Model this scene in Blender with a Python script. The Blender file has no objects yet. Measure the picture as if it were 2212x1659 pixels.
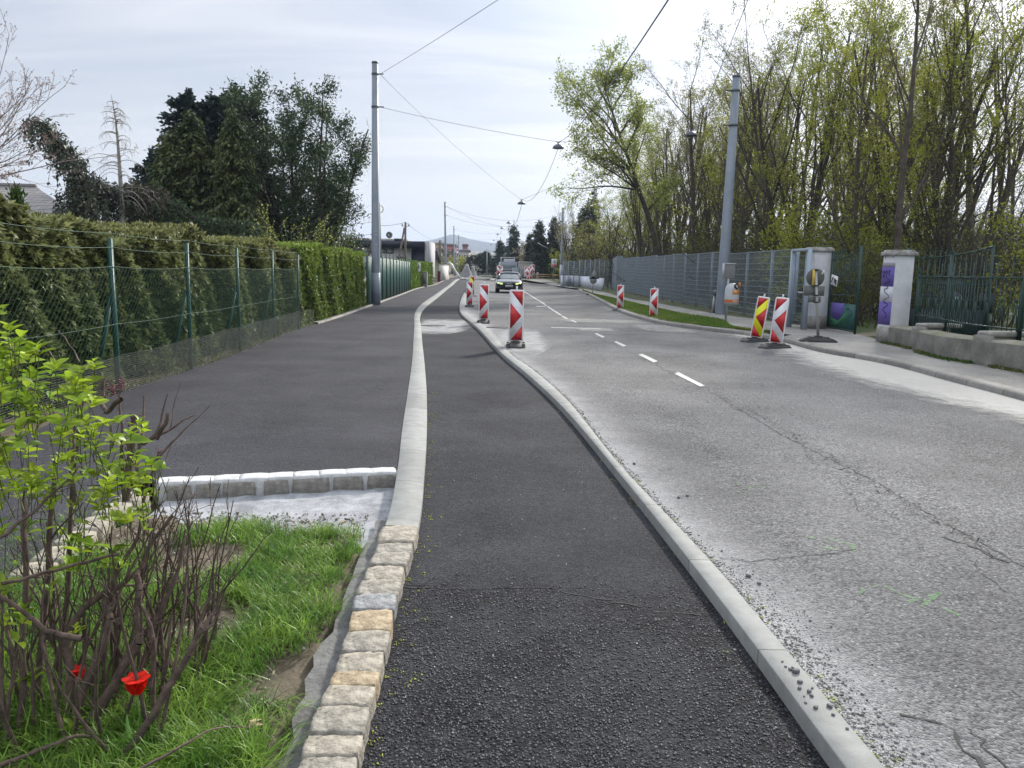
import bpy, math, random
import numpy as np
from mathutils import Matrix, Vector
C = bpy.context.scene
PI = math.pi
# ---------------------------------------------------------------- camera
CAMH = 1.6
FPX = 1661.0
PITCH = math.radians(8.37)
ROLL = 0.02
cam = bpy.data.cameras.new('camera'); camo = bpy.data.objects.new('camera', cam)
C.collection.objects.link(camo); C.camera = camo
cam.sensor_width = 36; cam.lens = 36 * FPX / 2212
cam.clip_start = 0.05; cam.clip_end = 20000
RM = Matrix.Rotation(PI/2 - PITCH, 3, 'X') @ Matrix.Rotation(ROLL, 3, 'Z')
camo.matrix_world = Matrix.Translation((0, 0, CAMH)) @ RM.to_4x4()
# ---------------------------------------------------------------- sun and sky
SUN_AZ, SUN_EL = math.radians(27), math.radians(31)
sd = Vector((math.sin(SUN_AZ)*math.cos(SUN_EL), math.cos(SUN_AZ)*math.cos(SUN_EL), math.sin(SUN_EL)))
sl = bpy.data.lights.new('sun', 'SUN'); sl.energy = 4.4; sl.angle = math.radians(5); sl.color = (1, .94, .84)
so = bpy.data.objects.new('sun', sl); C.collection.objects.link(so)
so.rotation_euler = sd.to_track_quat('Z', 'Y').to_euler(); so.location = (20, 40, 60)
W = bpy.data.worlds.new('World'); C.world = W; W.use_nodes = True
def build_world():
    nt = W.node_tree; nt.nodes.clear(); N = nt.nodes.new; L = nt.links.new
    out = N('ShaderNodeOutputWorld'); bg = N('ShaderNodeBackground'); L(bg.outputs[0], out.inputs[0])
    sky = N('ShaderNodeTexSky'); sky.sky_type = 'NISHITA'; sky.sun_disc = False
    sky.sun_elevation = SUN_EL; sky.sun_rotation = SUN_AZ; sky.dust_density = 2.5; sky.air_density = 1.0
    tc = N('ShaderNodeTexCoord')
    sep = N('ShaderNodeSeparateXYZ'); L(tc.outputs['Generated'], sep.inputs[0])
    def math_(op, a, b=None, c=None, clamp=False):
        m = N('ShaderNodeMath'); m.operation = op; m.use_clamp = clamp
        for i, v in enumerate((a, b, c)):
            if v is None: continue
            if isinstance(v, (int, float)): m.inputs[i].default_value = v
            else: L(v, m.inputs[i])
        return m.outputs[0]
    # sky plane projection for the streaky cirrus
    zz = math_('MAXIMUM', sep.outputs[2], 0.03)
    zz = math_('ADD', zz, .12)
    u = math_('DIVIDE', sep.outputs[0], zz); v = math_('DIVIDE', sep.outputs[1], zz)
    cmb = N('ShaderNodeCombineXYZ'); L(u, cmb.inputs[0]); L(v, cmb.inputs[1])
    mp = N('ShaderNodeMapping'); L(cmb.outputs[0], mp.inputs[0]); mp.inputs['Rotation'].default_value = (0, 0, .35); mp.inputs['Scale'].default_value = (.45, 1.7, 1)
    n1 = N('ShaderNodeTexNoise'); L(mp.outputs[0], n1.inputs[0]); n1.inputs['Scale'].default_value = 1.1; n1.inputs['Detail'].default_value = 7; n1.inputs['Roughness'].default_value = .52; n1.inputs['Distortion'].default_value = .9
    r1 = N('ShaderNodeMapRange'); L(n1.outputs[0], r1.inputs[0]); r1.inputs[1].default_value = .40; r1.inputs[2].default_value = .70
    veil = N('ShaderNodeMix'); veil.data_type = 'RGBA'; L(r1.outputs[0], veil.inputs[0])
    veil.inputs[6].default_value = (.445, .495, .58, 1); veil.inputs[7].default_value = (.70, .715, .755, 1)
    # horizon pale band
    hz = N('ShaderNodeMapRange'); L(sep.outputs[2], hz.inputs[0]); hz.inputs[1].default_value = 0; hz.inputs[2].default_value = .28; hz.inputs[3].default_value = .95; hz.inputs[4].default_value = 0; hz.interpolation_type = 'SMOOTHSTEP'
    mh = N('ShaderNodeMix'); mh.data_type = 'RGBA'; L(hz.outputs[0], mh.inputs[0]); L(veil.outputs[2], mh.inputs[6]); mh.inputs[7].default_value = (.71, .73, .72, 1)
    # unseen cloud overhead brightened to light the ground; glow round the hidden sun
    nrm = N('ShaderNodeVectorMath'); nrm.operation = 'DOT_PRODUCT'; L(tc.outputs['Generated'], nrm.inputs[0]); nrm.inputs[1].default_value = sd
    dt = math_('MAXIMUM', nrm.outputs['Value'], 0)
    g1 = math_('POWER', dt, 14.0); g2 = math_('POWER', dt, 6.0)
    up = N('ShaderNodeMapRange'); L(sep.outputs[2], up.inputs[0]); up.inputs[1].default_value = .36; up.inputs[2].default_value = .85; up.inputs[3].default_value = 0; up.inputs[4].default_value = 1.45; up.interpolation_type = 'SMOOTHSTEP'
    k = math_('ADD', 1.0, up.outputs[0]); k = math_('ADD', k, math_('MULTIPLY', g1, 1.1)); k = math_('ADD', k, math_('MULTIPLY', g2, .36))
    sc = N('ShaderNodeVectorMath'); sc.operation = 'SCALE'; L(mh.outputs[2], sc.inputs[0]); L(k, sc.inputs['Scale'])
    # nishita at 0.1 under the veil
    s2 = N('ShaderNodeVectorMath'); s2.operation = 'SCALE'; L(sky.outputs[0], s2.inputs[0]); s2.inputs['Scale'].default_value = .1
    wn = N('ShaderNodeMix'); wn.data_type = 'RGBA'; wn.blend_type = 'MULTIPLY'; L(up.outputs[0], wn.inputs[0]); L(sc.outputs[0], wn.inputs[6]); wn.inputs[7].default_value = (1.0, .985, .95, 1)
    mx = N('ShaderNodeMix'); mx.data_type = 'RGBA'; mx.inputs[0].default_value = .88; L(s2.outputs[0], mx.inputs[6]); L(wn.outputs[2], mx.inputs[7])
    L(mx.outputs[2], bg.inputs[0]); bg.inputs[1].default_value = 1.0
build_world()
C.view_settings.view_transform = 'Standard'; C.view_settings.look = 'None'
C.view_settings.exposure = 0.30; C.view_settings.gamma = 1.0
C.cycles.use_denoising = True
C.cycles.max_bounces = 6; C.cycles.diffuse_bounces = 3; C.cycles.transparent_max_bounces = 12
C.cycles.volume_bounces = 0

# ---------------------------------------------------------------- measuring helpers
def GH(Y):   # the street levels out beyond 70 m
    t = min(max((Y-70)/30.0, 0), 1); return .35*t*t*(3-2*t)
def ray(px, py):
    return RM @ Vector(((px-1106)/FPX, -(py-829.5)/FPX, -1))
def G(px, py, z=0.0):   # ground point seen at this spot of the picture
    d = ray(px, py); h = 0
    for i in range(14):
        t = (z + h - CAMH)/d.z
        if t < 0: t = 500
        h = GH(t*d.y)
    return Vector((t*d.x, t*d.y, z+h))
def A(px, py, Y):
    d = ray(px, py); t = Y/d.y
    return Vector((t*d.x, Y, CAMH + t*d.z))
def hor(px): return 585 + .02*(px-1106)
class Curve:
    def __init__(s, pts):
        pts = sorted([(p.y, p.x) for p in pts]); s.y = np.array([p[0] for p in pts]); s.x = np.array([p[1] for p in pts])
    def __call__(s, Y):
        Y = float(Y); y, x = s.y, s.x
        if Y <= y[0]: return float(x[0] + (Y-y[0])*(x[1]-x[0])/(y[1]-y[0]))
        if Y >= y[-1]: return float(x[-1] + (Y-y[-1])*(x[-1]-x[-2])/(y[-1]-y[-2]))
        i = int(np.searchsorted(y, Y))-1; n = len(y)
        h = y[i+1]-y[i]; t = (Y-y[i])/h
        m = lambda j: (x[j+1]-x[j])/(y[j+1]-y[j])
        d1 = m(i); d0 = m(i-1) if i > 0 else d1; d2 = m(i+1) if i+2 < n else d1
        m0, m1 = (d0+d1)/2, (d1+d2)/2
        t2, t3 = t*t, t*t*t
        return float((2*t3-3*t2+1)*x[i] + (t3-2*t2+t)*h*m0 + (-2*t3+3*t2)*x[i+1] + (t3-t2)*h*m1)

# ---------------------------------------------------------------- mesh builder
class MB:
    def __init__(s): s.V = []; s.F = []; s.n = 0; s.uv = None
    def add(s, V, F, mi=0):
        V = np.asarray(V, float).reshape(-1, 3)
        if isinstance(F, np.ndarray): s.F.append((F + s.n, mi))
        else:
            by = {}
            for f in F: by.setdefault(len(f), []).append(f)
            for k, fs in by.items(): s.F.append((np.array(fs, int) + s.n, mi))
        s.V.append(V); s.n += len(V); return s
    def box(s, c, d, rz=0, mi=0, rx=0, ry=0):
        x, y, z = [q/2 for q in d]
        V = np.array([(a*x, b*y, e*z) for e in (-1, 1) for b in (-1, 1) for a in (-1, 1)])
        if rz or rx or ry:
            R = np.array((Matrix.Rotation(rz, 3, 'Z') @ Matrix.Rotation(ry, 3, 'Y') @ Matrix.Rotation(rx, 3, 'X')))
            V = V @ R.T
        V = V + np.array(c)
        return s.add(V, [(0, 2, 3, 1), (4, 5, 7, 6), (0, 1, 5, 4), (2, 6, 7, 3), (0, 4, 6, 2), (1, 3, 7, 5)], mi)
    def bar(s, a, b, w, h=None, mi=0):   # square bar from a to b
        a = np.array(a, float); b = np.array(b, float); h = h or w
        d = b-a; d /= np.linalg.norm(d)
        r = np.array((0, 0, 1.)) if abs(d[2]) < .9 else np.array((1., 0, 0))
        u = np.cross(d, r); u /= np.linalg.norm(u); v = np.cross(u, d)
        V = [p + u*i*w/2 + v*j*h/2 for p in (a, b) for j in (-1, 1) for i in (-1, 1)]
        return s.add(V, [(0, 1, 3, 2), (4, 6, 7, 5), (0, 4, 5, 1), (2, 3, 7, 6), (0, 2, 6, 4), (1, 5, 7, 3)], mi)
    def tube(s, pts, r, n=8, caps=True, mi=0):
        P = np.array([tuple(p) for p in pts], float); m = len(P)
        r = np.array(r if hasattr(r, '__len__') else [r]*m, float)
        T = np.gradient(P, axis=0); T /= np.linalg.norm(T, axis=1)[:, None]+1e-9
        ref = np.array((0, 0, 1.)) if abs(T[0][2]) < .9 else np.array((1., 0, 0))
        V = []
        a = np.arange(n)*2*PI/n + .3
        for i in range(m):
            u = np.cross(T[i], ref); u /= np.linalg.norm(u)+1e-9; v = np.cross(T[i], u); ref = -v if abs(np.dot(T[i], v)) < 1 else ref
            ref = np.cross(u, T[i])
            V.append(P[i] + r[i]*(np.cos(a)[:, None]*u + np.sin(a)[:, None]*v))
        V = np.concatenate(V); F = []
        for i in range(m-1):
            for j in range(n):
                k = (j+1) % n; F.append((i*n+j, i*n+k, (i+1)*n+k, (i+1)*n+j))
        if caps: F.append(tuple(range(n))[::-1]); F.append(tuple(range((m-1)*n, m*n)))
        return s.add(V, F, mi)
    def sticks(s, P0, P1, r0, r1, n=3, mi=0):
        P0 = np.asarray(P0, float); P1 = np.asarray(P1, float); k = len(P0)
        if k == 0: return s
        d = P1-P0; d /= np.linalg.norm(d, axis=1)[:, None]+1e-9
        ref = np.where(np.abs(d[:, 2:3]) < .9, np.array([[0, 0, 1.]]), np.array([[1., 0, 0]]))
        u = np.cross(d, ref); u /= np.linalg.norm(u, axis=1)[:, None]; v = np.cross(d, u)
        a = np.arange(n)*2*PI/n
        ring = np.cos(a)[None, :, None]*u[:, None, :] + np.sin(a)[None, :, None]*v[:, None, :]
        r0 = np.broadcast_to(np.asarray(r0, float), (k,)); r1 = np.broadcast_to(np.asarray(r1, float), (k,))
        V = np.concatenate([P0[:, None]+ring*r0[:, None, None], P1[:, None]+ring*r1[:, None, None]], axis=1).reshape(-1, 3)
        j = np.arange(n); jj = (j+1) % n
        f = np.stack([j, jj, jj+n, j+n], 1)
        F = (f[None] + (np.arange(k)*2*n)[:, None, None]).reshape(-1, 4)
        return s.add(V, F, mi)
    def cards(s, P, D, Nn, L, Wd, mi=0, fold=.0, shape='diamond'):
        # leaf-sized faces: base P, direction D, normal Nn, length L, width Wd
        P = np.asarray(P, float); k = len(P)
        if k == 0: return s
        D = D/(np.linalg.norm(D, axis=1)[:, None]+1e-9)
        S = np.cross(D, Nn); S /= np.linalg.norm(S, axis=1)[:, None]+1e-9; U = np.cross(S, D)
        L = np.broadcast_to(np.asarray(L, float), (k,))[:, None]; Wd = np.broadcast_to(np.asarray(Wd, float), (k,))[:, None]
        if shape == 'diamond':
            V = np.stack([P, P+D*L*.45+S*Wd/2+U*L*fold, P+D*L, P+D*L*.45-S*Wd/2+U*L*fold], 1).reshape(-1, 3)
            F = np.arange(k*4).reshape(-1, 4)
            return s.add(V, F, mi)
        if shape == 'leaf':   # folded pointed leaf, 8 verts 6 faces, curved
            V = np.stack([P, P+D*L*.3+S*Wd*.42+U*L*(fold), P+D*L*.3-U*L*.0, P+D*L*.3-S*Wd*.42+U*L*fold,
                          P+D*L*.65+S*Wd*.40+U*L*(fold*.6-.05), P+D*L*.65-U*L*.07, P+D*L*.65-S*Wd*.40+U*L*(fold*.6-.05), P+D*L-U*L*.2], 1).reshape(-1, 3)
            b = (np.arange(k)*8)[:, None, None]
            q = np.array([(2, 1, 4, 5), (3, 2, 5, 6)])[None] + b
            t = np.array([(0, 1, 2), (0, 2, 3), (5, 4, 7), (6, 5, 7)])[None] + b
            s.F.append((t.reshape(-1, 3)+s.n, mi))
            return s.add(V, q.reshape(-1, 4), mi)
        if shape == 'blade':  # grass: three joints
            V = np.stack([P-S*Wd/2, P+S*Wd/2, P+U*0+D*L*.5-S*Wd*.38, P+D*L*.5+S*Wd*.38, P+D*L*.85-U*L*.12*(1+fold)-S*Wd*.2, P+D*L*.85-U*L*.12*(1+fold)+S*Wd*.2, P+D*L*1.02-U*L*.38*(1+fold)], 1).reshape(-1, 3)
            b = (np.arange(k)*7)[:, None, None]
            q = np.array([(0, 1, 3, 2), (2, 3, 5, 4)])[None] + b
            t = np.array([(4, 5, 6)])[None] + b
            s.F.append((t.reshape(-1, 3)+s.n, mi))
            return s.add(V, q.reshape(-1, 4), mi)
    def prism(s, poly, z0, z1, M=None, mi=0):    # polygon in xy extruded in z, then transformed by M
        n = len(poly); V = [(x, y, z0) for x, y in poly] + [(x, y, z1) for x, y in poly]
        if M is not None: V = [tuple(M @ Vector(v)) for v in V]
        F = [tuple(range(n))[::-1], tuple(range(n, 2*n))] + [(i, (i+1) % n, (i+1) % n+n, i+n) for i in range(n)]
        return s.add(V, F, mi)
    def lathe(s, prof, n=16, c=(0, 0, 0), M=None, mi=0, a0=0, a1=2*PI):
        full = abs(a1-a0-2*PI) < 1e-6; k = n if full else n+1
        V = []
        for r, z in prof:
            for j in range(k):
                a = a0+(a1-a0)*j/n; v = Vector((r*math.cos(a), r*math.sin(a), z))
                if M is not None: v = M @ v
                V.append((v.x+c[0], v.y+c[1], v.z+c[2]))
        F = []
        for i in range(len(prof)-1):
            for j in range(n if full else k-1):
                q = (j+1) % k; F.append((i*k+j, i*k+q, (i+1)*k+q, (i+1)*k+j))
        return s.add(V, F, mi)
    def rough_rock(s, c, d, rng, sub=2, amt=.12, rz=0, mi=0):
        # rounded, uneven hewn block
        n = sub+2; V = []; idx = {}; F = []
        def vid(p):
            k = tuple(p)
            if k not in idx: idx[k] = len(V); V.append(p)
            return idx[k]
        for ax in range(3):
            for sgn in (0, n-1):
                for i in range(n-1):
                    for j in range(n-1):
                        q = []
                        for (a, b) in ((i, j), (i+1, j), (i+1, j+1), (i, j+1)):
                            p = [0, 0, 0]; p[ax] = sgn; p[(ax+1) % 3] = a; p[(ax+2) % 3] = b; q.append(vid(tuple(p)))
                        F.append(tuple(q) if sgn else tuple(q[::-1]))
        P = np.array(V, float)/(n-1)*2-1
        r = np.linalg.norm(P, axis=1)[:, None]
        P = P*(1-.10*np.clip(r-1, 0, 1)/.73)
        P = P + rng.normal(0, amt*.35, P.shape)
        P = P*np.array(d)/2
        ca, sa = math.cos(rz), math.sin(rz)
        P = P @ np.array(((ca, sa, 0), (-sa, ca, 0), (0, 0, 1)))
        return s.add(P+np.array(c), F, mi)
    def pebbles(s, P, R, rng, mi=0):
        t = (1+5**.5)/2
        ico = np.array([(-1, t, 0), (1, t, 0), (-1, -t, 0), (1, -t, 0), (0, -1, t), (0, 1, t), (0, -1, -t), (0, 1, -t), (t, 0, -1), (t, 0, 1), (-t, 0, -1), (-t, 0, 1)])/1.9
        f = np.array([(0, 11, 5), (0, 5, 1), (0, 1, 7), (0, 7, 10), (0, 10, 11), (1, 5, 9), (5, 11, 4), (11, 10, 2), (10, 7, 6), (7, 1, 8), (3, 9, 4), (3, 4, 2), (3, 2, 6), (3, 6, 8), (3, 8, 9), (4, 9, 5), (2, 4, 11), (6, 2, 10), (8, 6, 7), (9, 8, 1)])
        k = len(P); V = ico[None]*(1+rng.uniform(-.3, .3, (k, 12, 1)))
        V = V*rng.uniform(.6, 1.2, (k, 1, 3))*np.array((1, 1, .75))
        V = V*np.asarray(R)[:, None, None] + np.asarray(P)[:, None, :]
        return s.add(V.reshape(-1, 3), (f[None]+(np.arange(k)*12)[:, None, None]).reshape(-1, 3), mi)
    def build(s, name, mats, parent=None, smooth=False, loc=None):
        me = bpy.data.meshes.new(name)
        if s.n:
            V = np.concatenate(s.V)
            if loc is not None: V = V - np.array(loc)
            me.vertices.add(len(V)); me.vertices.foreach_set('co', V.astype(np.float32).ravel())
            lt = np.concatenate([np.full(len(f), f.shape[1], np.int32) for f, m in s.F])
            li = np.concatenate([f.ravel() for f, m in s.F]).astype(np.int32)
            mi = np.concatenate([np.full(len(f), m, np.int32) for f, m in s.F])
            ls = np.concatenate([[0], np.cumsum(lt)[:-1]]).astype(np.int32)
            me.loops.add(len(li)); me.loops.foreach_set('vertex_index', li)
            me.polygons.add(len(lt)); me.polygons.foreach_set('loop_start', ls); me.polygons.foreach_set('loop_total', lt)
            me.polygons.foreach_set('material_index', mi)
            if smooth: me.polygons.foreach_set('use_smooth', np.ones(len(lt), bool))
            if s.uv is not None:
                ul = me.uv_layers.new(name='UVMap'); uv = np.asarray(s.uv, np.float32)[li]; ul.data.foreach_set('uv', uv.ravel())
            me.update(calc_edges=True)
        for m in (mats if isinstance(mats, (list, tuple)) else [mats]): me.materials.append(m)
        o = bpy.data.objects.new(name, me); C.collection.objects.link(o)
        if loc is not None: o.location = loc
        if parent is not None: o.parent = parent
        return o
def tag(o, label=None, cat=None, group=None, kind=None):
    if label: o['label'] = label
    if cat: o['category'] = cat
    if group: o['group'] = group
    if kind: o['kind'] = kind
    return o
def thing(name, label, cat, loc=(0, 0, 0), rz=0, group=None, rot=None, scale=None):
    o = bpy.data.objects.new(name, None); C.collection.objects.link(o)
    o.empty_display_size = .2; o.location = loc; o.rotation_euler = rot or (0, 0, rz)
    if scale: o.scale = (scale,)*3 if isinstance(scale, (int, float)) else scale
    return tag(o, label, cat, group)
def copy_tree(o, parent=None):
    c = o.copy(); C.collection.objects.link(c); c.parent = parent
    for ch in list(o.children): copy_tree(ch, c)
    return c
def struct(o): o['kind'] = 'structure'; return o
def place(o, loc, rz=0, label=None, group=None, scale=None, rot=None):
    o.location = loc; o.rotation_euler = rot or (0, 0, rz)
    if scale: o.scale = (scale,)*3 if isinstance(scale, (int, float)) else scale
    if label: o['label'] = label
    if group: o['group'] = group
    return o
ORD = ['first', 'second', 'third', 'fourth', 'fifth', 'sixth', 'seventh', 'eighth', 'ninth', 'tenth', 'eleventh', 'twelfth', 'thirteenth', 'fourteenth', 'fifteenth', 'sixteenth', 'seventeenth', 'eighteenth', 'nineteenth', 'twentieth']
def ordn(i):
    if i < 20: return ORD[i]
    t = ['twenty', 'thirty', 'forty', 'fifty', 'sixty', 'seventy', 'eighty', 'ninety'][(i+1)//10-2]
    u = (i+1) % 10
    return (t[:-1]+'ieth') if u == 0 else t+'-'+ORD[u-1]

# ---------------------------------------------------------------- materials
MATS = {}
def nodes(name):
    m = bpy.data.materials.new(name); m.use_nodes = True; nt = m.node_tree
    b = nt.nodes['Principled BSDF']; return m, nt, b
def mat(name, col, rough=.7, var=.0, vscale=3.0, bump=0, bscale=60, metal=0, col2=None, island=0, coat=0, bdist=.01, spec=None, vdetail=4):
    if name in MATS: return MATS[name]
    m, nt, b = nodes(name); N = nt.nodes.new; L = nt.links.new
    b.inputs['Roughness'].default_value = rough; b.inputs['Metallic'].default_value = metal
    if coat: b.inputs['Coat Weight'].default_value = coat; b.inputs['Coat Roughness'].default_value = .05
    if spec is not None: b.inputs['Specular IOR Level'].default_value = spec
    col = tuple(col)+(1,); tc = N('ShaderNodeTexCoord')
    src = None
    if var or col2:
        n = N('ShaderNodeTexNoise'); L(tc.outputs['Object'], n.inputs[0]); n.inputs['Scale'].default_value = vscale; n.inputs['Detail'].default_value = vdetail; n.inputs['Roughness'].default_value = .65
        r = N('ShaderNodeMapRange'); L(n.outputs[0], r.inputs[0]); r.inputs[1].default_value = .35; r.inputs[2].default_value = .65
        mx = N('ShaderNodeMix'); mx.data_type = 'RGBA'; L(r.outputs[0], mx.inputs[0])
        if col2: mx.inputs[6].default_value = col; mx.inputs[7].default_value = tuple(col2)+(1,)
        else:
            mx.inputs[6].default_value = tuple(c*(1-var) for c in col[:3])+(1,); mx.inputs[7].default_value = tuple(min(1, c*(1+var)) for c in col[:3])+(1,)
        src = mx.outputs[2]
    if island:
        gm = N('ShaderNodeNewGeometry'); r = N('ShaderNodeMapRange'); L(gm.outputs['Random Per Island'], r.inputs[0]); r.inputs[3].default_value = 1-island; r.inputs[4].default_value = 1+island
        sc = N('ShaderNodeVectorMath'); sc.operation = 'SCALE'
        if src is not None: L(src, sc.inputs[0])
        else: sc.inputs[0].default_value = col[:3]
        L(r.outputs[0], sc.inputs['Scale']); src = sc.outputs[0]
    if src is not None: L(src, b.inputs['Base Color'])
    else: b.inputs['Base Color'].default_value = col
    if bump:
        n = N('ShaderNodeTexNoise'); L(tc.outputs['Object'], n.inputs[0]); n.inputs['Scale'].default_value = bscale; n.inputs['Detail'].default_value = 5
        bp = N('ShaderNodeBump'); bp.inputs['Strength'].default_value = bump; bp.inputs['Distance'].default_value = bdist; L(n.outputs[0], bp.inputs['Height']); L(bp.outputs[0], b.inputs['Normal'])
    MATS[name] = m; return m
def leafmat(name, c1, c2, trans=.35, vscale=.8, island=.35, c3=None, zmix=None, rough=.5):
    # foliage: clumps of two colours, every leaf its own tone, some light passing through
    if name in MATS: return MATS[name]
    m, nt, b = nodes(name); N = nt.nodes.new; L = nt.links.new
    tc = N('ShaderNodeTexCoord'); n = N('ShaderNodeTexNoise'); L(tc.outputs['Object'], n.inputs[0]); n.inputs['Scale'].default_value = vscale; n.inputs['Detail'].default_value = 3
    r = N('ShaderNodeMapRange'); L(n.outputs[0], r.inputs[0]); r.inputs[1].default_value = .38; r.inputs[2].default_value = .62
    mx = N('ShaderNodeMix'); mx.data_type = 'RGBA'; L(r.outputs[0], mx.inputs[0]); mx.inputs[6].default_value = tuple(c1)+(1,); mx.inputs[7].default_value = tuple(c2)+(1,)
    src = mx.outputs[2]
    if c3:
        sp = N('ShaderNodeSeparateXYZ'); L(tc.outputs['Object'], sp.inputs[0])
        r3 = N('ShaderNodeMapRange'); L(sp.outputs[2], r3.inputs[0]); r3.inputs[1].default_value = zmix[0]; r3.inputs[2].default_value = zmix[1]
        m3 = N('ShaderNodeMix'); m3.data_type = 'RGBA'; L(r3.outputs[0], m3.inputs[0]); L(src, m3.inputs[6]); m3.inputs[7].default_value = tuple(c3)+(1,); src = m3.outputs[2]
    gm = N('ShaderNodeNewGeometry'); ri = N('ShaderNodeMapRange'); L(gm.outputs['Random Per Island'], ri.inputs[0]); ri.inputs[3].default_value = 1-island; ri.inputs[4].default_value = 1+island
    sc = N('ShaderNodeVectorMath'); sc.operation = 'SCALE'; L(src, sc.inputs[0]); L(ri.outputs[0], sc.inputs['Scale'])
    L(sc.outputs[0], b.inputs['Base Color']); b.inputs['Roughness'].default_value = rough
    b.inputs['Specular IOR Level'].default_value = .3
    tr = N('ShaderNodeBsdfTranslucent'); L(sc.outputs[0], tr.inputs[0])
    ms = N('ShaderNodeMixShader'); ms.inputs[0].default_value = trans; L(b.outputs[0], ms.inputs[1]); L(tr.outputs[0], ms.inputs[2])
    L(ms.outputs[0], nt.nodes['Material Output'].inputs[0])
    MATS[name] = m; return m
def asphalt(name, c_dark, c_light, mott, grain=160, bump=.6, dust=None, coarse=None, speck=.35):
    m, nt, b = nodes(name); N = nt.nodes.new; L = nt.links.new
    tc = N('ShaderNodeTexCoord'); P = tc.outputs['Object']
    def noise(s, d=5, r=.6, vec=None):
        n = N('ShaderNodeTexNoise'); L(vec or P, n.inputs[0]); n.inputs['Scale'].default_value = s; n.inputs['Detail'].default_value = d; n.inputs['Roughness'].default_value = r; return n.outputs[0]
    def rng(a, lo, hi, o0=0, o1=1):
        r = N('ShaderNodeMapRange'); L(a, r.inputs[0]); r.inputs[1].default_value = lo; r.inputs[2].default_value = hi; r.inputs[3].default_value = o0; r.inputs[4].default_value = o1; return r.outputs[0]
    def mix(f, a, c, t='MIX'):
        q = N('ShaderNodeMix'); q.data_type = 'RGBA'; q.blend_type = t
        if isinstance(f, float): q.inputs[0].default_value = f
        else: L(f, q.inputs[0])
        for i, v in ((6, a), (7, c)):
            if isinstance(v, tuple): q.inputs[i].default_value = v+(1,)
            else: L(v, q.inputs[i])
        return q.outputs[2]
    def mul(a, c):
        q = N('ShaderNodeMath'); q.operation = 'MULTIPLY'
        for i, v in ((0, a), (1, c)):
            if isinstance(v, float): q.inputs[i].default_value = v
            else: L(v, q.inputs[i])
        return q.outputs[0]
    base = mix(rng(noise(mott, 6, .62), .3, .7), c_dark, c_light)
    vo = N('ShaderNodeTexVoronoi'); L(P, vo.inputs[0]); vo.inputs['Scale'].default_value = grain
    sp = N('ShaderNodeSeparateColor'); L(vo.outputs['Color'], sp.inputs[0])
    st = rng(sp.outputs[0], .0, 1., 1-speck, 1+speck*1.2)
    sc = N('ShaderNodeVectorMath'); sc.operation = 'SCALE'; L(base, sc.inputs[0]); L(st, sc.inputs['Scale'])
    col = sc.outputs[0]
    # a few bright chips
    col = mix(rng(sp.outputs[1], .965, .975, 0., .6), col, tuple(min(1, c*2.2) for c in c_light))
    # streaks along the rolling direction
    mp = N('ShaderNodeMapping'); L(P, mp.inputs[0]); mp.inputs['Scale'].default_value = (1.2, .18, 1)
    col = mix(rng(noise(1.3, 4, .6, mp.outputs[0]), .4, .72, 0., .5), col, c_light)
    dk_ = N('ShaderNodeVectorMath'); dk_.operation = 'SCALE'; L(col, dk_.inputs[0]); L(rng(noise(.55, 5, .65), .32, .68, .80, 1.16), dk_.inputs['Scale']); col = dk_.outputs[0]
    if dust:
        uv = N('ShaderNodeUVMap'); s2 = N('ShaderNodeSeparateXYZ'); L(uv.outputs[0], s2.inputs[0])
        w, dc, amt = dust
        f = rng(s2.outputs[0], 0., w, 1., 0.); f = mul(f, f)
        f = mul(f, rng(noise(2.2, 6, .7), .3, .62, .45, 1.15)); f = mul(f, rng(noise(140, 3, .7), .35, .6, .35, 1.)); f = mul(f, float(amt))
        q = N('ShaderNodeClamp'); L(f, q.inputs[0]); col = mix(q.outputs[0], col, dc)
    L(col, b.inputs['Base Color'])
    b.inputs['Roughness'].default_value = .92; b.inputs['Specular IOR Level'].default_value = .2
    d1 = rng(vo.outputs['Distance'], 0., .9, 1., 0.)
    if coarse:   # the near end is laid in a coarser, stonier mix
        sy = N('ShaderNodeSeparateXYZ'); L(P, sy.inputs[0]); yy = N('ShaderNodeMath'); yy.operation = 'MULTIPLY_ADD'; L(noise(3.0, 4), yy.inputs[0]); yy.inputs[1].default_value = 1.0; L(sy.outputs[1], yy.inputs[2])
        cm = mul(rng(yy.outputs[0], coarse+.45, coarse+.65, 1., 0.), rng(noise(2.6, 4, .6), .38, .6, .35, 1.0))
        v2 = N('ShaderNodeTexVoronoi'); wv = N('ShaderNodeVectorMath'); wv.operation = 'MULTIPLY_ADD'; nw = N('ShaderNodeTexNoise'); L(P, nw.inputs[0]); nw.inputs['Scale'].default_value = 35; L(nw.outputs['Color'], wv.inputs[0]); wv.inputs[1].default_value = (.02, .02, .02); L(P, wv.inputs[2]); L(wv.outputs[0], v2.inputs[0]); v2.inputs['Scale'].default_value = 82; s2_ = N('ShaderNodeSeparateColor'); L(v2.outputs['Color'], s2_.inputs[0])
        cc = N('ShaderNodeVectorMath'); cc.operation = 'SCALE'; cc.inputs[0].default_value = (.040, .040, .045); pw = N('ShaderNodeMath'); pw.operation = 'POWER'; L(s2_.outputs[0], pw.inputs[0]); pw.inputs[1].default_value = 3.0; L(rng(pw.outputs[0], 0, 1, .45, 3.6), cc.inputs['Scale'])
        dk = rng(v2.outputs['Distance'], .30, .62, 1., .12); c3_ = N('ShaderNodeVectorMath'); c3_.operation = 'SCALE'; L(cc.outputs[0], c3_.inputs[0]); L(dk, c3_.inputs['Scale'])
        col = mix(mul(cm, .8), col, c3_.outputs[0]); L(col, b.inputs['Base Color'])
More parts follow.
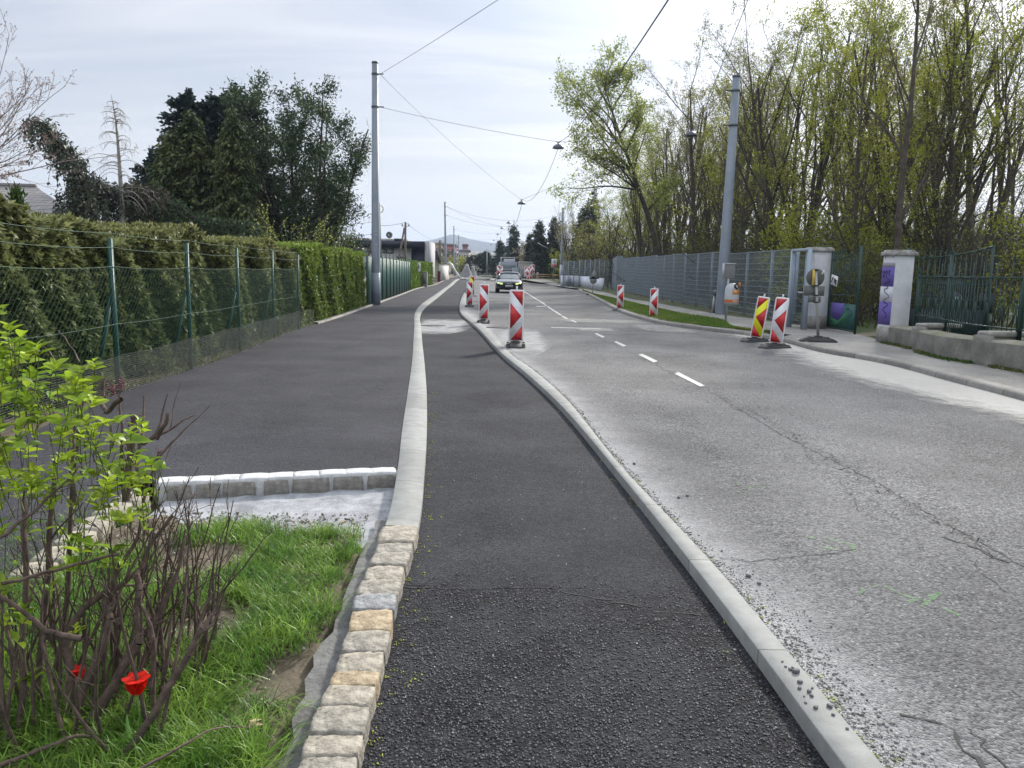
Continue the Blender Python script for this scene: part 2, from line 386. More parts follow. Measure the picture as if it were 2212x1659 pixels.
        q_ = N('ShaderNodeMix'); L(mul(cm, .85), q_.inputs[0]); L(d1, q_.inputs[2]); L(mul(rng(v2.outputs['Distance'], 0., .75, 2.2, 0.), rng(s2_.outputs[2], 0, 1, .25, 1.5)), q_.inputs[3]); d1 = q_.outputs[0]
    bp = N('ShaderNodeBump'); bp.inputs['Strength'].default_value = bump; bp.inputs['Distance'].default_value = .006; L(d1, bp.inputs['Height'])
    n2 = N('ShaderNodeBump'); n2.inputs['Strength'].default_value = .5; n2.inputs['Distance'].default_value = .02; L(noise(7, 6, .6), n2.inputs['Height']); L(bp.outputs[0], n2.inputs['Normal'])
    L(n2.outputs[0], b.inputs['Normal'])
    MATS[name] = m; return m

def dustmat(name, c1, c2, mode='blob', amt=.9, scale=5.0, fine=90):
    # dust lying thinly on the asphalt: fades out unevenly at its edges
    m, nt, b = nodes(name); N = nt.nodes.new; L = nt.links.new; tc = N('ShaderNodeTexCoord')
    def noise(s, d=5, r=.7):
        n = N('ShaderNodeTexNoise'); L(tc.outputs['Object'], n.inputs[0]); n.inputs['Scale'].default_value = s; n.inputs['Detail'].default_value = d; n.inputs['Roughness'].default_value = r; return n.outputs[0]
    def M(op, a, c, clamp=False):
        q = N('ShaderNodeMath'); q.operation = op; q.use_clamp = clamp
        for i, v in ((0, a), (1, c)):
            if isinstance(v, (int, float)): q.inputs[i].default_value = v
            else: L(v, q.inputs[i])
        return q.outputs[0]
    mx = N('ShaderNodeMix'); mx.data_type = 'RGBA'; L(noise(scale*1.3), mx.inputs[0]); mx.inputs[6].default_value = c1+(1,); mx.inputs[7].default_value = c2+(1,); L(mx.outputs[2], b.inputs['Base Color']); b.inputs['Roughness'].default_value = .95; b.inputs['Specular IOR Level'].default_value = .1
    sp = N('ShaderNodeSeparateXYZ')
    if mode == 'blob':
        L(tc.outputs['Generated'], sp.inputs[0]); e = []
        for k in (0, 1): a = M('ABSOLUTE', M('SUBTRACT', M('MULTIPLY', sp.outputs[k], 2.0), 1.0), 0); e.append(M('SUBTRACT', 1.0, a))
        f = M('MINIMUM', M('MULTIPLY', e[0], 2.2), M('MULTIPLY', e[1], 2.2), )
    elif mode == 'all': f = M('ADD', 1.0, 0.0)
    else:
        uv = N('ShaderNodeUVMap'); L(uv.outputs[0], sp.inputs[0]); f = M('MULTIPLY', sp.outputs[0], mode)
    f = M('MINIMUM', f, 1.0); f = M('ADD', f, M('MULTIPLY', M('SUBTRACT', noise(scale, 6), .5), 2.2)); f = M('MULTIPLY', f, M('ADD', M('MULTIPLY', noise(fine, 3), 1.3), .25), True); f = M('MULTIPLY', f, amt, True)
    tr = N('ShaderNodeBsdfTransparent'); ms = N('ShaderNodeMixShader'); L(f, ms.inputs[0]); L(tr.outputs[0], ms.inputs[1]); L(b.outputs[0], ms.inputs[2]); L(ms.outputs[0], nt.nodes['Material Output'].inputs[0])
    MATS[name] = m; return m
# ================================================================ the street: measured edge lines
def gl(pts, z): return [G(x, y, z) for x, y in pts]
zK, zP, zR, zF = .07, .06, .045, .15
L0 = Curve(gl([(640, 1700), (669, 1600), (687, 1500), (722, 1400), (770, 1300), (802, 1200), (835, 1125), (858, 1015), (868, 930), (880, 850), (890, 780), (893, 735), (894.7, 708), (896.6, 675.6), (907.9, 659.2), (940.7, 635.7), (970, 615), (996, 599.8)], zK))
L1 = Curve(gl([(765, 1700), (784, 1600), (808, 1500), (838, 1400), (862, 1300), (884, 1200), (905, 1125), (917, 1015), (922, 930), (922, 850), (917, 780), (912, 735), (910.3, 708), (907.5, 682), (916, 666), (947, 640), (975, 617.5), (999.5, 600.5)], zK))
R0 = Curve(gl([(1900, 1750), (1828.5, 1659), (1645, 1412), (1504.5, 1229), (1340, 1024.7), (1209.7, 873), (1130, 800), (1090.7, 769), (1032, 708.3), (997, 678), (992.3, 665), (994.6, 649.7), (1002, 633), (1009, 612)], zK))
R1 = Curve(gl([(1990, 1750), (1913.5, 1659), (1703.7, 1407), (1549.7, 1226.5), (1349, 1014), (1222, 860), (1150, 797), (1109.5, 769), (1050.8, 708), (1009.8, 675.6), (1002.5, 663), (1005, 650), (1009, 634), (1013, 613)], zK))
E0p = [(2400, 925), (2212, 867), (2048, 823), (1904, 785), (1775.8, 762), (1692.5, 740), (1611, 725), (1500, 711), (1437.7, 702.5), (1395.5, 693), (1344, 676.5), (1297, 652), (1259.5, 633), (1215, 620), (1175, 612)]
E0 = Curve(gl(E0p, zR))
E1 = Curve([p+Vector((.17, 0, 0)) for p in gl(E0p, zR)])
VB = Curve(gl([(1700, 722), (1611, 713), (1555.4, 690.6), (1471.4, 677.5), (1404, 662.7), (1332, 646.3), (1290.9, 637.3), (1262, 630)], zF))   # verge / footpath
FE = Curve(gl([(2300, 830), (2212, 805.5), (2103, 786), (2032, 773.5), (1958, 751), (1912, 741), (1884.7, 736), (1800, 713), (1733, 703), (1640, 690), (1537, 676), (1438.5, 658), (1356.5, 644), (1294, 629), (1213, 614)], zF))
PL = Curve(gl([(150, 905), (270, 845), (412.6, 799), (519.5, 760), (592.6, 730), (645, 711), (705, 694.5), (799, 662), (860, 640), (909, 622), (945.4, 608), (985, 596.5)], zP))

def ys(a, b, k=.035, mn=.09):
    r = [a]
    while r[-1] < b: r.append(r[-1]+max(mn, abs(r[-1])*k))
    r[-1] = b; return r
def sheet(name, m, cl, cr, Y0, Y1, z, nx=6, k=.035, mn=.09, bumpy=0, seed=1, zf=None, yf=None):
    Y = ys(Y0, Y1, k, mn); V = []; UV = []; rg = np.random.default_rng(seed)
    for y in Y:
        a = cl(y) if callable(cl) else cl; b = cr(y) if callable(cr) else cr
        for i in range(nx+1):
            x = a+(b-a)*i/nx
            zz = z+GH(y)+(rg.normal(0, bumpy) if bumpy else 0)
            if zf: zz += zf(x, y)
            V.append((x, y+(yf(x, y) if yf else 0), zz)); UV.append((x-a, y))
    F = [(r*(nx+1)+i, r*(nx+1)+i+1, (r+1)*(nx+1)+i+1, (r+1)*(nx+1)+i) for r in range(len(Y)-1) for i in range(nx)]
    b = MB(); b.add(V, np.array(F)); b.uv = UV
    return struct(b.build(name, m))
def kerb(name, m, c0, c1, Y0, Y1, prof, k=.03, mn=.08):
    Y = ys(Y0, Y1, k, mn); V = []; UV = []; s = 0; n = len(prof); prev = None
    for y in Y:
        a, b = c0(y), c1(y); mid = (a+b)/2
        if prev is not None: s += math.hypot(mid-prev[0], y-prev[1])
        prev = (mid, y)
        for u, z in prof: V.append((a+(b-a)*u, y, z+GH(y))); UV.append((u, s))
    F = [(r*n+i, r*n+i+1, (r+1)*n+i+1, (r+1)*n+i) for r in range(len(Y)-1) for i in range(n-1)]
    F.append(tuple(range(n))); F.append(tuple(range((len(Y)-1)*n, len(Y)*n))[::-1])
    b = MB(); b.add(V, F); b.uv = UV; return struct(b.build(name, m))

# ---- materials of the ground
M_new = asphalt('fresh_asphalt', (.021, .0215, .0255), (.047, .048, .055), .9, grain=110, bump=1.0, speck=.6, coarse=3.75)
M_walk = asphalt('pavement_asphalt', (.036, .036, .042), (.064, .064, .073), .7, grain=120, bump=1.0, speck=.45)
M_old = asphalt('old_asphalt', (.092, .092, .094), (.170, .169, .170), .45, grain=85, bump=1.0, dust=(.62, (.46, .455, .46), .95), speck=.62)
M_path = asphalt('footpath_asphalt', (.19, .185, .175), (.30, .29, .27), .6, grain=120, bump=.5, speck=.25)
def stonemat(name, col, jl=1.0, jw=.012, var=.1, bump=.25, dirt=(.2, .19, .17)):
    m, nt, b = nodes(name); N = nt.nodes.new; L = nt.links.new
    uv = N('ShaderNodeUVMap'); s = N('ShaderNodeSeparateXYZ'); L(uv.outputs[0], s.inputs[0])
    d = N('ShaderNodeMath'); d.operation = 'DIVIDE'; L(s.outputs[1], d.inputs[0]); d.inputs[1].default_value = jl
    fr = N('ShaderNodeMath'); fr.operation = 'FRACT'; L(d.outputs[0], fr.inputs[0])
    lt = N('ShaderNodeMath'); lt.operation = 'LESS_THAN'; L(fr.outputs[0], lt.inputs[0]); lt.inputs[1].default_value = jw/jl
    fl = N('ShaderNodeMath'); fl.operation = 'FLOOR'; L(d.outputs[0], fl.inputs[0])
    wn = N('ShaderNodeTexWhiteNoise'); wn.noise_dimensions = '1D'; L(fl.outputs[0], wn.inputs['W'])
    r = N('ShaderNodeMapRange'); L(wn.outputs['Value'], r.inputs[0]); r.inputs[3].default_value = 1-var; r.inputs[4].default_value = 1+var
    tc = N('ShaderNodeTexCoord'); n = N('ShaderNodeTexNoise'); L(tc.outputs['Object'], n.inputs[0]); n.inputs['Scale'].default_value = 9; n.inputs['Detail'].default_value = 8; n.inputs['Roughness'].default_value = .7
    r2 = N('ShaderNodeMapRange'); L(n.outputs[0], r2.inputs[0]); r2.inputs[1].default_value = .3; r2.inputs[2].default_value = .7; r2.inputs[3].default_value = .76; r2.inputs[4].default_value = 1.14
    mu = N('ShaderNodeMath'); mu.operation = 'MULTIPLY'; L(r.outputs[0], mu.inputs[0]); L(r2.outputs[0], mu.inputs[1])
    sc = N('ShaderNodeVectorMath'); sc.operation = 'SCALE'; sc.inputs[0].default_value = col; L(mu.outputs[0], sc.inputs['Scale'])
    mx = N('ShaderNodeMix'); mx.data_type = 'RGBA'; L(lt.outputs[0], mx.inputs[0]); L(sc.outputs[0], mx.inputs[6]); mx.inputs[7].default_value = dirt+(1,)
    L(mx.outputs[2], b.inputs['Base Color']); b.inputs['Roughness'].default_value = .8
    n3 = N('ShaderNodeTexNoise'); L(tc.outputs['Object'], n3.inputs[0]); n3.inputs['Scale'].default_value = 130; n3.inputs['Detail'].default_value = 4
    bp = N('ShaderNodeBump'); bp.inputs['Strength'].default_value = bump; bp.inputs['Distance'].default_value = .003; L(n3.outputs[0], bp.inputs['Height']); L(bp.outputs[0], b.inputs['Normal'])
    return m
M_kerb = stonemat('concrete_kerb', (.235, .24, .232), dirt=(.13, .13, .12), jw=.012, var=.13, bump=.5)
M_kerb2 = stonemat('old_granite_kerb', (.21, .20, .185), jl=.9, jw=.02, var=.18, bump=.6, dirt=(.08, .08, .07))
M_soil = mat('soil', (.09, .075, .055), .95, col2=(.15, .12, .085), vscale=5, bump=.6, bscale=40, bdist=.02)
M_grassbase = mat('turf', (.075, .11, .025), .95, col2=(.14, .14, .055), vscale=3.5, bump=.6, bscale=50, bdist=.03)
M_wood = mat('woodland_floor', (.035, .075, .014), .95, col2=(.10, .085, .05), vscale=.55, bump=.8, bscale=20, bdist=.05)
M_conc = mat('pale_concrete', (.19, .195, .21), .9, col2=(.38, .39, .41), vscale=7, bump=.7, bscale=55, bdist=.012)
M_haunch = mat('grey_mortar', (.10, .098, .096), .9, col2=(.19, .188, .185), vscale=12, bump=.7, bscale=50, bdist=.012)

# ---- ground sheet to the horizon
def big_ground():
    Y = [-60, -20, -5, 0, 5, 20, 40, 60, 70, 74, 78, 82, 86, 90, 94, 98, 102, 120, 200, 400, 1000, 2500, 3700]
    X = [-3700, -1000, -200, -60, -20, -6, 0, 6, 20, 60, 200, 1000, 3700]
    V = [(x, y, -.12+GH(y)-(.0 if y < 200 else .3)) for y in Y for x in X]; n = len(X)
    F = [(r*n+i, r*n+i+1, (r+1)*n+i+1, (r+1)*n+i) for r in range(len(Y)-1) for i in range(n-1)]
    b = MB(); b.add(V, np.array(F)); struct(b.build('ground', mat('far_ground', (.06, .075, .035), .95, col2=(.11, .10, .06), vscale=.05)))
big_ground()
YB = 5.78   # where the pavement stops at the granite row
struct(sheet('cycle_path', M_new, lambda y: L1(y)-.03, lambda y: R0(y)+.02, -3, 112, 0, nx=6, mn=.15))
RA = G(335, (1100+232/2.011)/1.1573, zK); RB = G(856, (1100+170/2.011)/1.1573, zK)
SA_, SB_ = G(300, 1062, zK), G(45, 1250, zK)
def rowback(x): return RA.y+(RB.y-RA.y)*(min(max(x, -2.95), 0)-RA.x)/(RB.x-RA.x)+.15
sheet('pavement_left', M_walk, lambda y: PL(y)-.05, lambda y: L0(y)+.03, YB, 150, zP, nx=24, mn=.2, yf=lambda x, y: (rowback(x)-YB)*max(0, 1-(y-YB)/3))
sheet('pavement_near', M_walk, lambda y: -9., lambda y: min(RA.x+.1, SA_.x+(SB_.x-SA_.x)*(y-SA_.y)/(SB_.y-SA_.y)-.04), -4, rowback(-9)+.0, zP, nx=6, mn=.2)
sheet('road', M_old, lambda y: R1(y)-.01, lambda y: E0(y)+.02, -3, 112, zR, nx=24, mn=.15)
sheet('road_far', M_old, lambda y: -9.5, lambda y: 9.0, 112, 420, zR, nx=4, mn=3)
kerb('kerb_left', M_kerb, L0, L1, G(870, 1136, zK).y, 125, [(0, -.05), (0, zK-.003), (.02, zK), (.56, zK), (.60, zK-.003), (.985, zK-.017), (1, zK-.022), (1, -.05)])
kerb('kerb_middle', M_kerb, R0, R1, -3, 104, [(-.01, -.03), (0, zK-.006), (.035, zK), (.97, zK), (1, zK-.004), (1, 0)])
kerb('kerb_right', M_kerb2, E0, E1, -3, 112, [(0, 0), (0, zF-.04), (.2, zF-.01), (1, zF+.01), (1, .05)])
sheet('footpath_right', M_path, lambda y: max(VB(y), E1(y)-.01) if y > 19.2 else E1(y)-.01, lambda y: FE(y)+(.0 if y > 22 else .4), -3, 112, zF, nx=8, mn=.2)
sheet('verge', M_grassbase, lambda y: E1(y)-.01, lambda y: max(VB(y)+.05, E1(y)), 19.5, 66, zF+.012, nx=8, mn=.2, bumpy=.008, k=.01)
sheet('woodland_floor', M_wood, lambda y: FE(y)+(.0 if y > 22 else .35), lambda y: 90+y*.8, -3, 200, zF-.004, nx=50, mn=.4, bumpy=.02, zf=lambda x, y: max(0, x-14)*.004*math.sin(x*.7+y*.3))
sheet('garden_ground', M_soil, lambda y: -60., lambda y: PL(y)-.05, YB-.6, 200, zP-.03, nx=20, mn=.4, bumpy=.01)
# trodden gateway earth
sheet('gateway_track', mat('trodden_earth', (.17, .135, .10), .95, col2=(.10, .10, .05), vscale=2.5, bump=.5, bscale=25), lambda y: FE(y)+.25, lambda y: FE(y)+4.5-(y-20)**2*.3, 18.3, 21.6, zF+.004, nx=6)
# planting bed with sunk concrete patch and mortar haunch
SA, SB = G(300, 1062, zK), G(45, 1250, zK)
BL = lambda y: SA.x+(SB.x-SA.x)*(y-SA.y)/(SB.y-SA.y)-.02
sheet('bed_soil', M_soil, BL, lambda y: L0(y)+.02, -3, 4.86, -.06, nx=40, mn=.07, bumpy=.011, k=.02, zf=lambda x, y: .05*min(1, max(0, (L0(y)-.12-x)/.2))*min(1, max(0, (4.68+.06*math.sin(x*5)+.05*math.sin(x*13)+(-.9-x)*.13-y)/.22)), seed=4)
sheet('concrete_patch', M_conc, lambda y: BL(y)+.15, lambda y: L0(y)+.02, 4.35, YB+.0, -.035, nx=18, mn=.1, bumpy=.005, seed=5)
sheet('mortar_haunch', M_haunch, lambda y: L0(y)-.085-.008*math.sin(y*9)-.008*math.sin(y*23)-.008*math.sin(y*51)-.006*math.sin(y*97), lambda y: L0(y)+.03, 1.0, 4.75, .0, nx=5, mn=.08, bumpy=.004, seed=6)
# the pale milled strip beside the right kerb
MS = Curve(gl([(2420, 985), (2212, 903), (2016, 857), (1824, 806), (1696, 757), (1660, 742), (1600, 727)], zR))
def milled():
    m, nt, b = nodes('milled_strip'); N = nt.nodes.new; L = nt.links.new
    uv = N('ShaderNodeTexCoord'); mp = N('ShaderNodeMapping'); L(uv.outputs['Object'], mp.inputs[0]); mp.inputs['Rotation'].default_value = (0, 0, .18)
    br = N('ShaderNodeTexBrick'); L(mp.outputs[0], br.inputs[0]); br.inputs['Scale'].default_value = 5.5; br.inputs['Mortar Size'].default_value = .03; br.inputs['Mortar Smooth'].default_value = .6
    br.inputs['Color1'].default_value = (.47, .455, .42, 1); br.inputs['Color2'].default_value = (.40, .385, .355, 1); br.inputs['Mortar'].default_value = (.26, .25, .23, 1)
    n = N('ShaderNodeTexNoise'); L(uv.outputs['Object'], n.inputs[0]); n.inputs['Scale'].default_value = 1.6; n.inputs['Detail'].default_value = 7; n.inputs['Roughness'].default_value = .7
    r = N('ShaderNodeMapRange'); L(n.outputs[0], r.inputs[0]); r.inputs[1].default_value = .35; r.inputs[2].default_value = .65; r.inputs[3].default_value = 0; r.inputs[4].default_value = .75
    mx = N('ShaderNodeMix'); mx.data_type = 'RGBA'; L(r.outputs[0], mx.inputs[0]); L(br.outputs[0], mx.inputs[6]); mx.inputs[7].default_value = (.43, .42, .39, 1)
    L(mx.outputs[2], b.inputs['Base Color']); b.inputs['Roughness'].default_value = .95
    bp = N('ShaderNodeBump'); bp.inputs['Distance'].default_value = .01; bp.inputs['Strength'].default_value = .6; L(br.outputs[1], bp.inputs['Height']); bp.invert = True; L(bp.outputs[0], b.inputs['Normal'])
    return m
rgm = random.Random(3)
MSO = sheet('milled_strip', milled(), lambda y: MS(y)+.07*math.sin(y*3.1)+.05*math.sin(y*7.7)+.03*math.sin(y*19), lambda y: E0(y)+.0, 8, 20.5, zR+.004, nx=6, mn=.05)

# ---- road paint, patches, cracks, chalk
M_paint = mat('road_paint', (.50, .50, .49), .7, col2=(.27, .27, .27), vscale=22, bump=.3, bscale=90)
def quad_px(b, pts, z, mi=0):
    V = [tuple(G(x, y, z)) for x, y in pts]; b.add(V, [tuple(range(len(V)))], mi)
pb = MB()
for q in [((1457, 807), (1466, 804), (1523, 833), (1513, 835)), ((1379, 766), (1387, 764), (1421, 780), (1412, 783)), ((1326, 738.5), (1332, 737), (1353, 746.5), (1346, 748.5)),
          ((1284, 720.5), (1289, 719.5), (1307, 727.5), (1301, 729.5)), ((1233, 692), (1237, 691.3), (1247, 696), (1243, 697)), ((1212, 683), (1216, 682.3), (1227, 688), (1223, 689))]:
    quad_px(pb, q, zR+.005)
struct(pb.build('lane_dashes', M_paint))
pb = MB()
ln = [(1131, 629), (1152, 642), (1172, 654), (1181, 661), (1195, 670), (1212, 681)]
for i in range(len(ln)-1):
    (x0, y0), (x1, y1) = ln[i], ln[i+1]; w = 1.6+i*.25
    quad_px(pb, [(x0-w, y0), (x0+w, y0), (x1+w, y1), (x1-w, y1)], zR+.005)
quad_px(pb, [(1158, 661), (1186, 660.5), (1186, 662), (1158, 662.5)], zR+.005)
quad_px(pb, [(1189, 706.6), (1296, 709.3), (1298, 710.4), (1192, 707.8)], zR+.005)
for i in range(5): x = 1059+i*19; quad_px(pb, [(x, 602.6), (x+11, 602.8), (x+11, 604.0), (x, 603.8)], zR+.006)
struct(pb.build('lane_line', M_paint))
pb = MB()
quad_px(pb, [(1350, 698), (1420, 700), (1515, 715), (1510, 721), (1428, 718), (1360, 708)], zR+.003)
struct(pb.build('worn_patch', dustmat('worn_dust', (.27, .265, .25), (.36, .35, .33)))); pb = MB()
quad_px(pb, [(1180, 686), (1400, 692), (1440, 699), (1395, 700), (1178, 693)], zR+.003)
struct(pb.build('worn_patch', MATS['worn_dust'])); pb = MB()
quad_px(pb, [(1230, 709), (1300, 707), (1345, 713), (1330, 717), (1235, 714)], zR+.003)
struct(pb.build('worn_patch', MATS['worn_dust']))
M_crack = mat('crack', (.05, .049, .048), 1.0)
def crack(name, px, w=.012, z=None, step=.035, jag=.012, seed=0):
    z = zR+.003 if z is None else z; rg = random.Random(seed); P = [G(x, y, z) for x, y in px]; out = []
    for a, b in zip(P[:-1], P[1:]):
        n = max(1, int((b-a).length/step))
        for i in range(n):
            p = a.lerp(b, i/n); out.append(p+Vector((rg.gauss(0, jag), rg.gauss(0, jag*.6), 0)))
    out.append(P[-1]); b = MB(); V = []
    for i, p in enumerate(out):
        d = (out[min(i+1, len(out)-1)]-out[max(i-1, 0)]); s = Vector((-d.y, d.x, 0)).normalized()
        ww = w*rg.uniform(.15, 1.0); V += [p+s*ww/2, p-s*ww/2]
    b.add([tuple(v) for v in V], [(2*i, 2*i+1, 2*i+3, 2*i+2) for i in range(len(out)-1)])
    return struct(b.build(name, M_crack))
crack('road_crack', [(1530, 843), (1600, 885), (1690, 940), (1790, 990), (1890, 1040), (1990, 1100), (2080, 1150), (2230, 1235)], .013, seed=1)
crack('road_crack', [(1545, 845), (1640, 900), (1760, 965), (1900, 1060), (2030, 1130), (2120, 1180)], .010, jag=.05, seed=2)
crack('road_crack', [(2040, 1160), (2110, 1185), (2180, 1215)], .03, seed=3)
for _i in range(16):
    _r = random.Random(40+_i); _u = _r.random(); _x = 1540+640*_u+_r.uniform(-70, 20); _y = 850+345*_u+_r.uniform(-10, 35)
    crack('road_crack', [(_x, _y), (_x+_r.uniform(10, 60), _y+_r.uniform(-6, 40)), (_x+_r.uniform(50, 120), _y+_r.uniform(20, 75))], .006, seed=60+_i, jag=.02)
crack('road_crack', [(1555, 1205), (1620, 1213), (1700, 1203), (1780, 1196), (1850, 1186)], .010, seed=4)
crack('road_crack', [(1950, 1540), (2010, 1552), (2050, 1575), (2090, 1620), (2130, 1659), (2160, 1700)], .02, seed=5)
crack('road_crack', [(2090, 1570), (2160, 1640), (2220, 1700)], .01, seed=6)
crack('road_crack', [(1280, 725), (1340, 750), (1430, 795), (1530, 843)], .02, seed=7, jag=.05, step=.2)
crack('road_crack', [(1500, 707), (1560, 716), (1600, 722)], .03, seed=8, step=.2)
crack('path_seam', [(917, 744), (960, 742), (1040, 740)], .0, z=.003, seed=9)
# drain grates set in their dusty collars
def grate(px0, py0, px1, py1, zz):
    a, b = G(px0, py0, zz), G(px1, py1, zz); c = (a+b)/2; l = (b-a).length
    t = thing('drain_grate', '', 'drain grate', c, math.atan2(b.y-a.y, b.x-a.x))
    f = MB(); w = .42
    for s in (-1, 1): f.box((0, s*w/2, .004), (l, .04, .012)); f.box((s*l/2, 0, .004), (.04, w-.04, .012))
    f.build('frame', mat('cast_iron', (.06, .057, .055), .7, var=.2, vscale=20), t)
    s_ = MB(); n = int(l/.07)
    for i in range(n): s_.box((-l/2+(i+.5)*l/n, 0, .004), (.028, w-.04, .010))
    s_.build('bars', mat('worn_iron', (.20, .19, .18), .6, metal=.3), t)
    d = MB(); d.box((0, 0, -.001), (l-.02, w-.02, .003)); d.build('pit', mat('pit_dark', (.01, .01, .01), 1), t)
    return t
g = grate(917, 704, 955, 703, .004); g['label'] = 'small drain grate in the dark cycle path against the left kerb'
g = grate(1056, 706.5, 1096, 708, zR+.004); g['label'] = 'small drain grate in the road behind the nearest warning beacon'
pb = MB()
quad_px(pb, [(908, 690), (960, 688), (1000, 690), (1022, 705), (1005, 716), (960, 722), (908, 724)], .003)
struct(pb.build('dust_collar', dustmat('dust_collar', (.30, .30, .30), (.42, .42, .42), scale=3.5)))
pb = MB()
quad_px(pb, [(1060, 712), (1105, 708), (1160, 714), (1200, 745), (1150, 775), (1110, 762)], zR+.002)
struct(pb.build('dust_collar', mat('dust_collar')if 0 else MATS['dust_collar']))
# the newer, coarser asphalt joint in the cycle path
crack('path_seam', [(880, 1268), (960, 1272), (1060, 1270), (1180, 1268), (1250, 1285), (1330, 1300), (1440, 1325), (1560, 1330)], .012, z=.003, seed=11, jag=.02)
crack('pavement_seam', [(846, 690), (900, 692)], .02, z=zP+.003, seed=12, step=.3)
# chalk marks
M_chalk = dustmat('green_chalk', (.27, .50, .20), (.22, .34, .19), mode='all', amt=.38, scale=30, fine=140)
def chalk(name, strokes, w=.02, seed=0, m=None):
    b = MB(); rg = random.Random(seed)
    for st in strokes:
        P = [G(x, y, zR+.003) for x, y in st]
        for a, c in zip(P[:-1], P[1:]):
            n = max(2, int((c-a).length/.03))
            for i in range(n):
                if rg.random() < .35: continue
                p = a.lerp(c, i/n); q = a.lerp(c, (i+.9)/n); d = (q-p); s = Vector((-d.y, d.x, 0)).normalized()*w*rg.uniform(.2, .6)
                b.add([tuple(p+s), tuple(p-s), tuple(q-s), tuple(q+s)], [(0, 1, 2, 3)])
    return struct(b.build(name, m or M_chalk))
chalk('chalk_mark', [[(1560, 1048), (1600, 1045), (1655, 1052)], [(1600, 1058), (1640, 1046)]], seed=1)
chalk('chalk_mark', [[(1745, 1160), (1790, 1165), (1840, 1175), (1850, 1200)], [(1770, 1180), (1850, 1195)]], seed=2, w=.03)
chalk('chalk_mark', [[(1855, 1285), (1870, 1268), (1910, 1265), (1950, 1285), (2010, 1300), (2075, 1330)], [(1960, 1300), (2030, 1280), (1990, 1310)]], seed=3, w=.022)
chalk('chalk_mark', [[(1540, 905), (1580, 908)]], seed=4, w=.02)

# ================================================================ granite blocks and loose stones
def granite(name, c1, c2):
    return mat(name, c1, .85, col2=c2, vscale=26, bump=.9, bscale=45, bdist=.012, vdetail=8)
GR = [granite('granite_grey', (.15, .136, .115), (.38, .35, .295)), granite('granite_sandy', (.22, .165, .10), (.46, .37, .25)), granite('granite_pale', (.19, .168, .135), (.43, .39, .32)), granite('granite_blue', (.15, .155, .165), (.33, .335, .33))]
bnd = [(1925, 2105, 430), (1895, 2080, 505), (1885, 2065, 560), (1850, 2040, 625), (1825, 2020, 690), (1785, 2000, 765), (1770, 1980, 838), (1750, 1965, 950), (1710, 1935, 1055), (1680, 1915, 1155), (1650, 1895, 1230), (1600, 1860, 1330 ), (1540, 1835, 1470), (1512, 1800, 1575), (1480, 1775, 1680), (1440, 1745, 1800), (1400, 1720, 1930)]
rk = np.random.default_rng(5)
gm_ = [2, 0, 0, 2, 0, 3, 1, 0, 2, 1, 2, 0, 2, 0, 2, 0]
gcol = ['pale', 'grey', 'grey', 'pale', 'grey', 'bluish grey', 'sandy yellow', 'grey', 'pale', 'sandy orange', 'broad pale', 'long grey', 'broad pale', 'grey', 'pale', 'grey']
for i in range(len(bnd)-1):
    a, b = bnd[i], bnd[i+1]
    q = [G(a[0]/2.327, (1100+a[2]/2.011)/1.1573, zK), G(a[1]/2.327, (1100+a[2]/2.011)/1.1573+2, zK), G(b[1]/2.327, (1100+b[2]/2.011)/1.1573+2, zK), G(b[0]/2.327, (1100+b[2]/2.011)/1.1573, zK)]
    c = (q[0]+q[1]+q[2]+q[3])/4; w = ((q[1]-q[0]).length+(q[2]-q[3]).length)/2; l = ((q[3]-q[0]).length+(q[2]-q[1]).length)/2
    ax = (q[0]+q[1]-q[2]-q[3]); rz = math.atan2(ax.y, ax.x)-PI/2
    bb = MB().rough_rock((0, 0, 0), (w*rk.uniform(.99, 1.08), l*1.06, .2), rk, sub=8, amt=.045)
    o = bb.build('granite_kerb_block', GR[gm_[i]], smooth=False)
    for p in o.data.polygons: p.use_smooth = True
    o.location = (c.x, c.y, zK-.1+rk.uniform(-.005, .007)); o.rotation_euler = (rk.uniform(-.03, .03), rk.uniform(-.03, .03), rz)
    tag(o, f'{gcol[i]} granite kerb block, {ordn(i)} from the concrete kerb beside the grass', 'kerb stone', 'granite kerb blocks along the grass bed')
# row across the end of the pavement
rowx = [(812, 945), (960, 1085), (1095, 1270), (1305, 1435), (1448, 1645), (1655, 1815), (1828, 1988)]
for i, (a, b) in enumerate(rowx):
    f = lambda x: 215-(x-750)*.0526
    p0 = G(a/2.327, (1100+f(a)+22)/2.011/1.1573*1.0 if 0 else (1100+(f(a)+22)/2.011)/1.1573, zK); p1 = G(b/2.327, (1100+(f(b)+22)/2.011)/1.1573, zK)
    l = (p1-p0).length; c = (p0+p1)/2; rz = math.atan2(p1.y-p0.y, p1.x-p0.x)
    bb = MB().rough_rock((0, 0, 0), (l, .17, .2), rk, sub=5, amt=.03)
    o = bb.build('granite_block', mat('granite_dirty', (.15, .14, .12), .9, col2=(.27, .255, .225), vscale=18, bump=.9, bscale=40), smooth=False)
    for p in o.data.polygons: p.use_smooth = True
    o.location = (c.x, c.y+.085, zK-.1); o.rotation_euler = (0, 0, rz)
    tag(o, f'dark granite block in the mortared row below the pavement, {ordn(i)} from the shrub', 'kerb stone', 'granite row across the pavement end')
p0 = G(335, (1100+232/2.011)/1.1573, zK); p1 = G(856, (1100+170/2.011)/1.1573, zK)
rz = math.atan2(p1.y-p0.y, p1.x-p0.x); c = (p0+p1)/2; l = (p1-p0).length
mb = MB(); n = 9
for i in range(n):   # mortar smeared over the tops and between the stones
    t = (i+.5)/n
    mb.rough_rock((-l/2+l*t, .088+rk.uniform(-.006, .006), -.075+rk.uniform(-.004, .004)), (l/n*1.14, .165, .182), rk, sub=6, amt=.02)
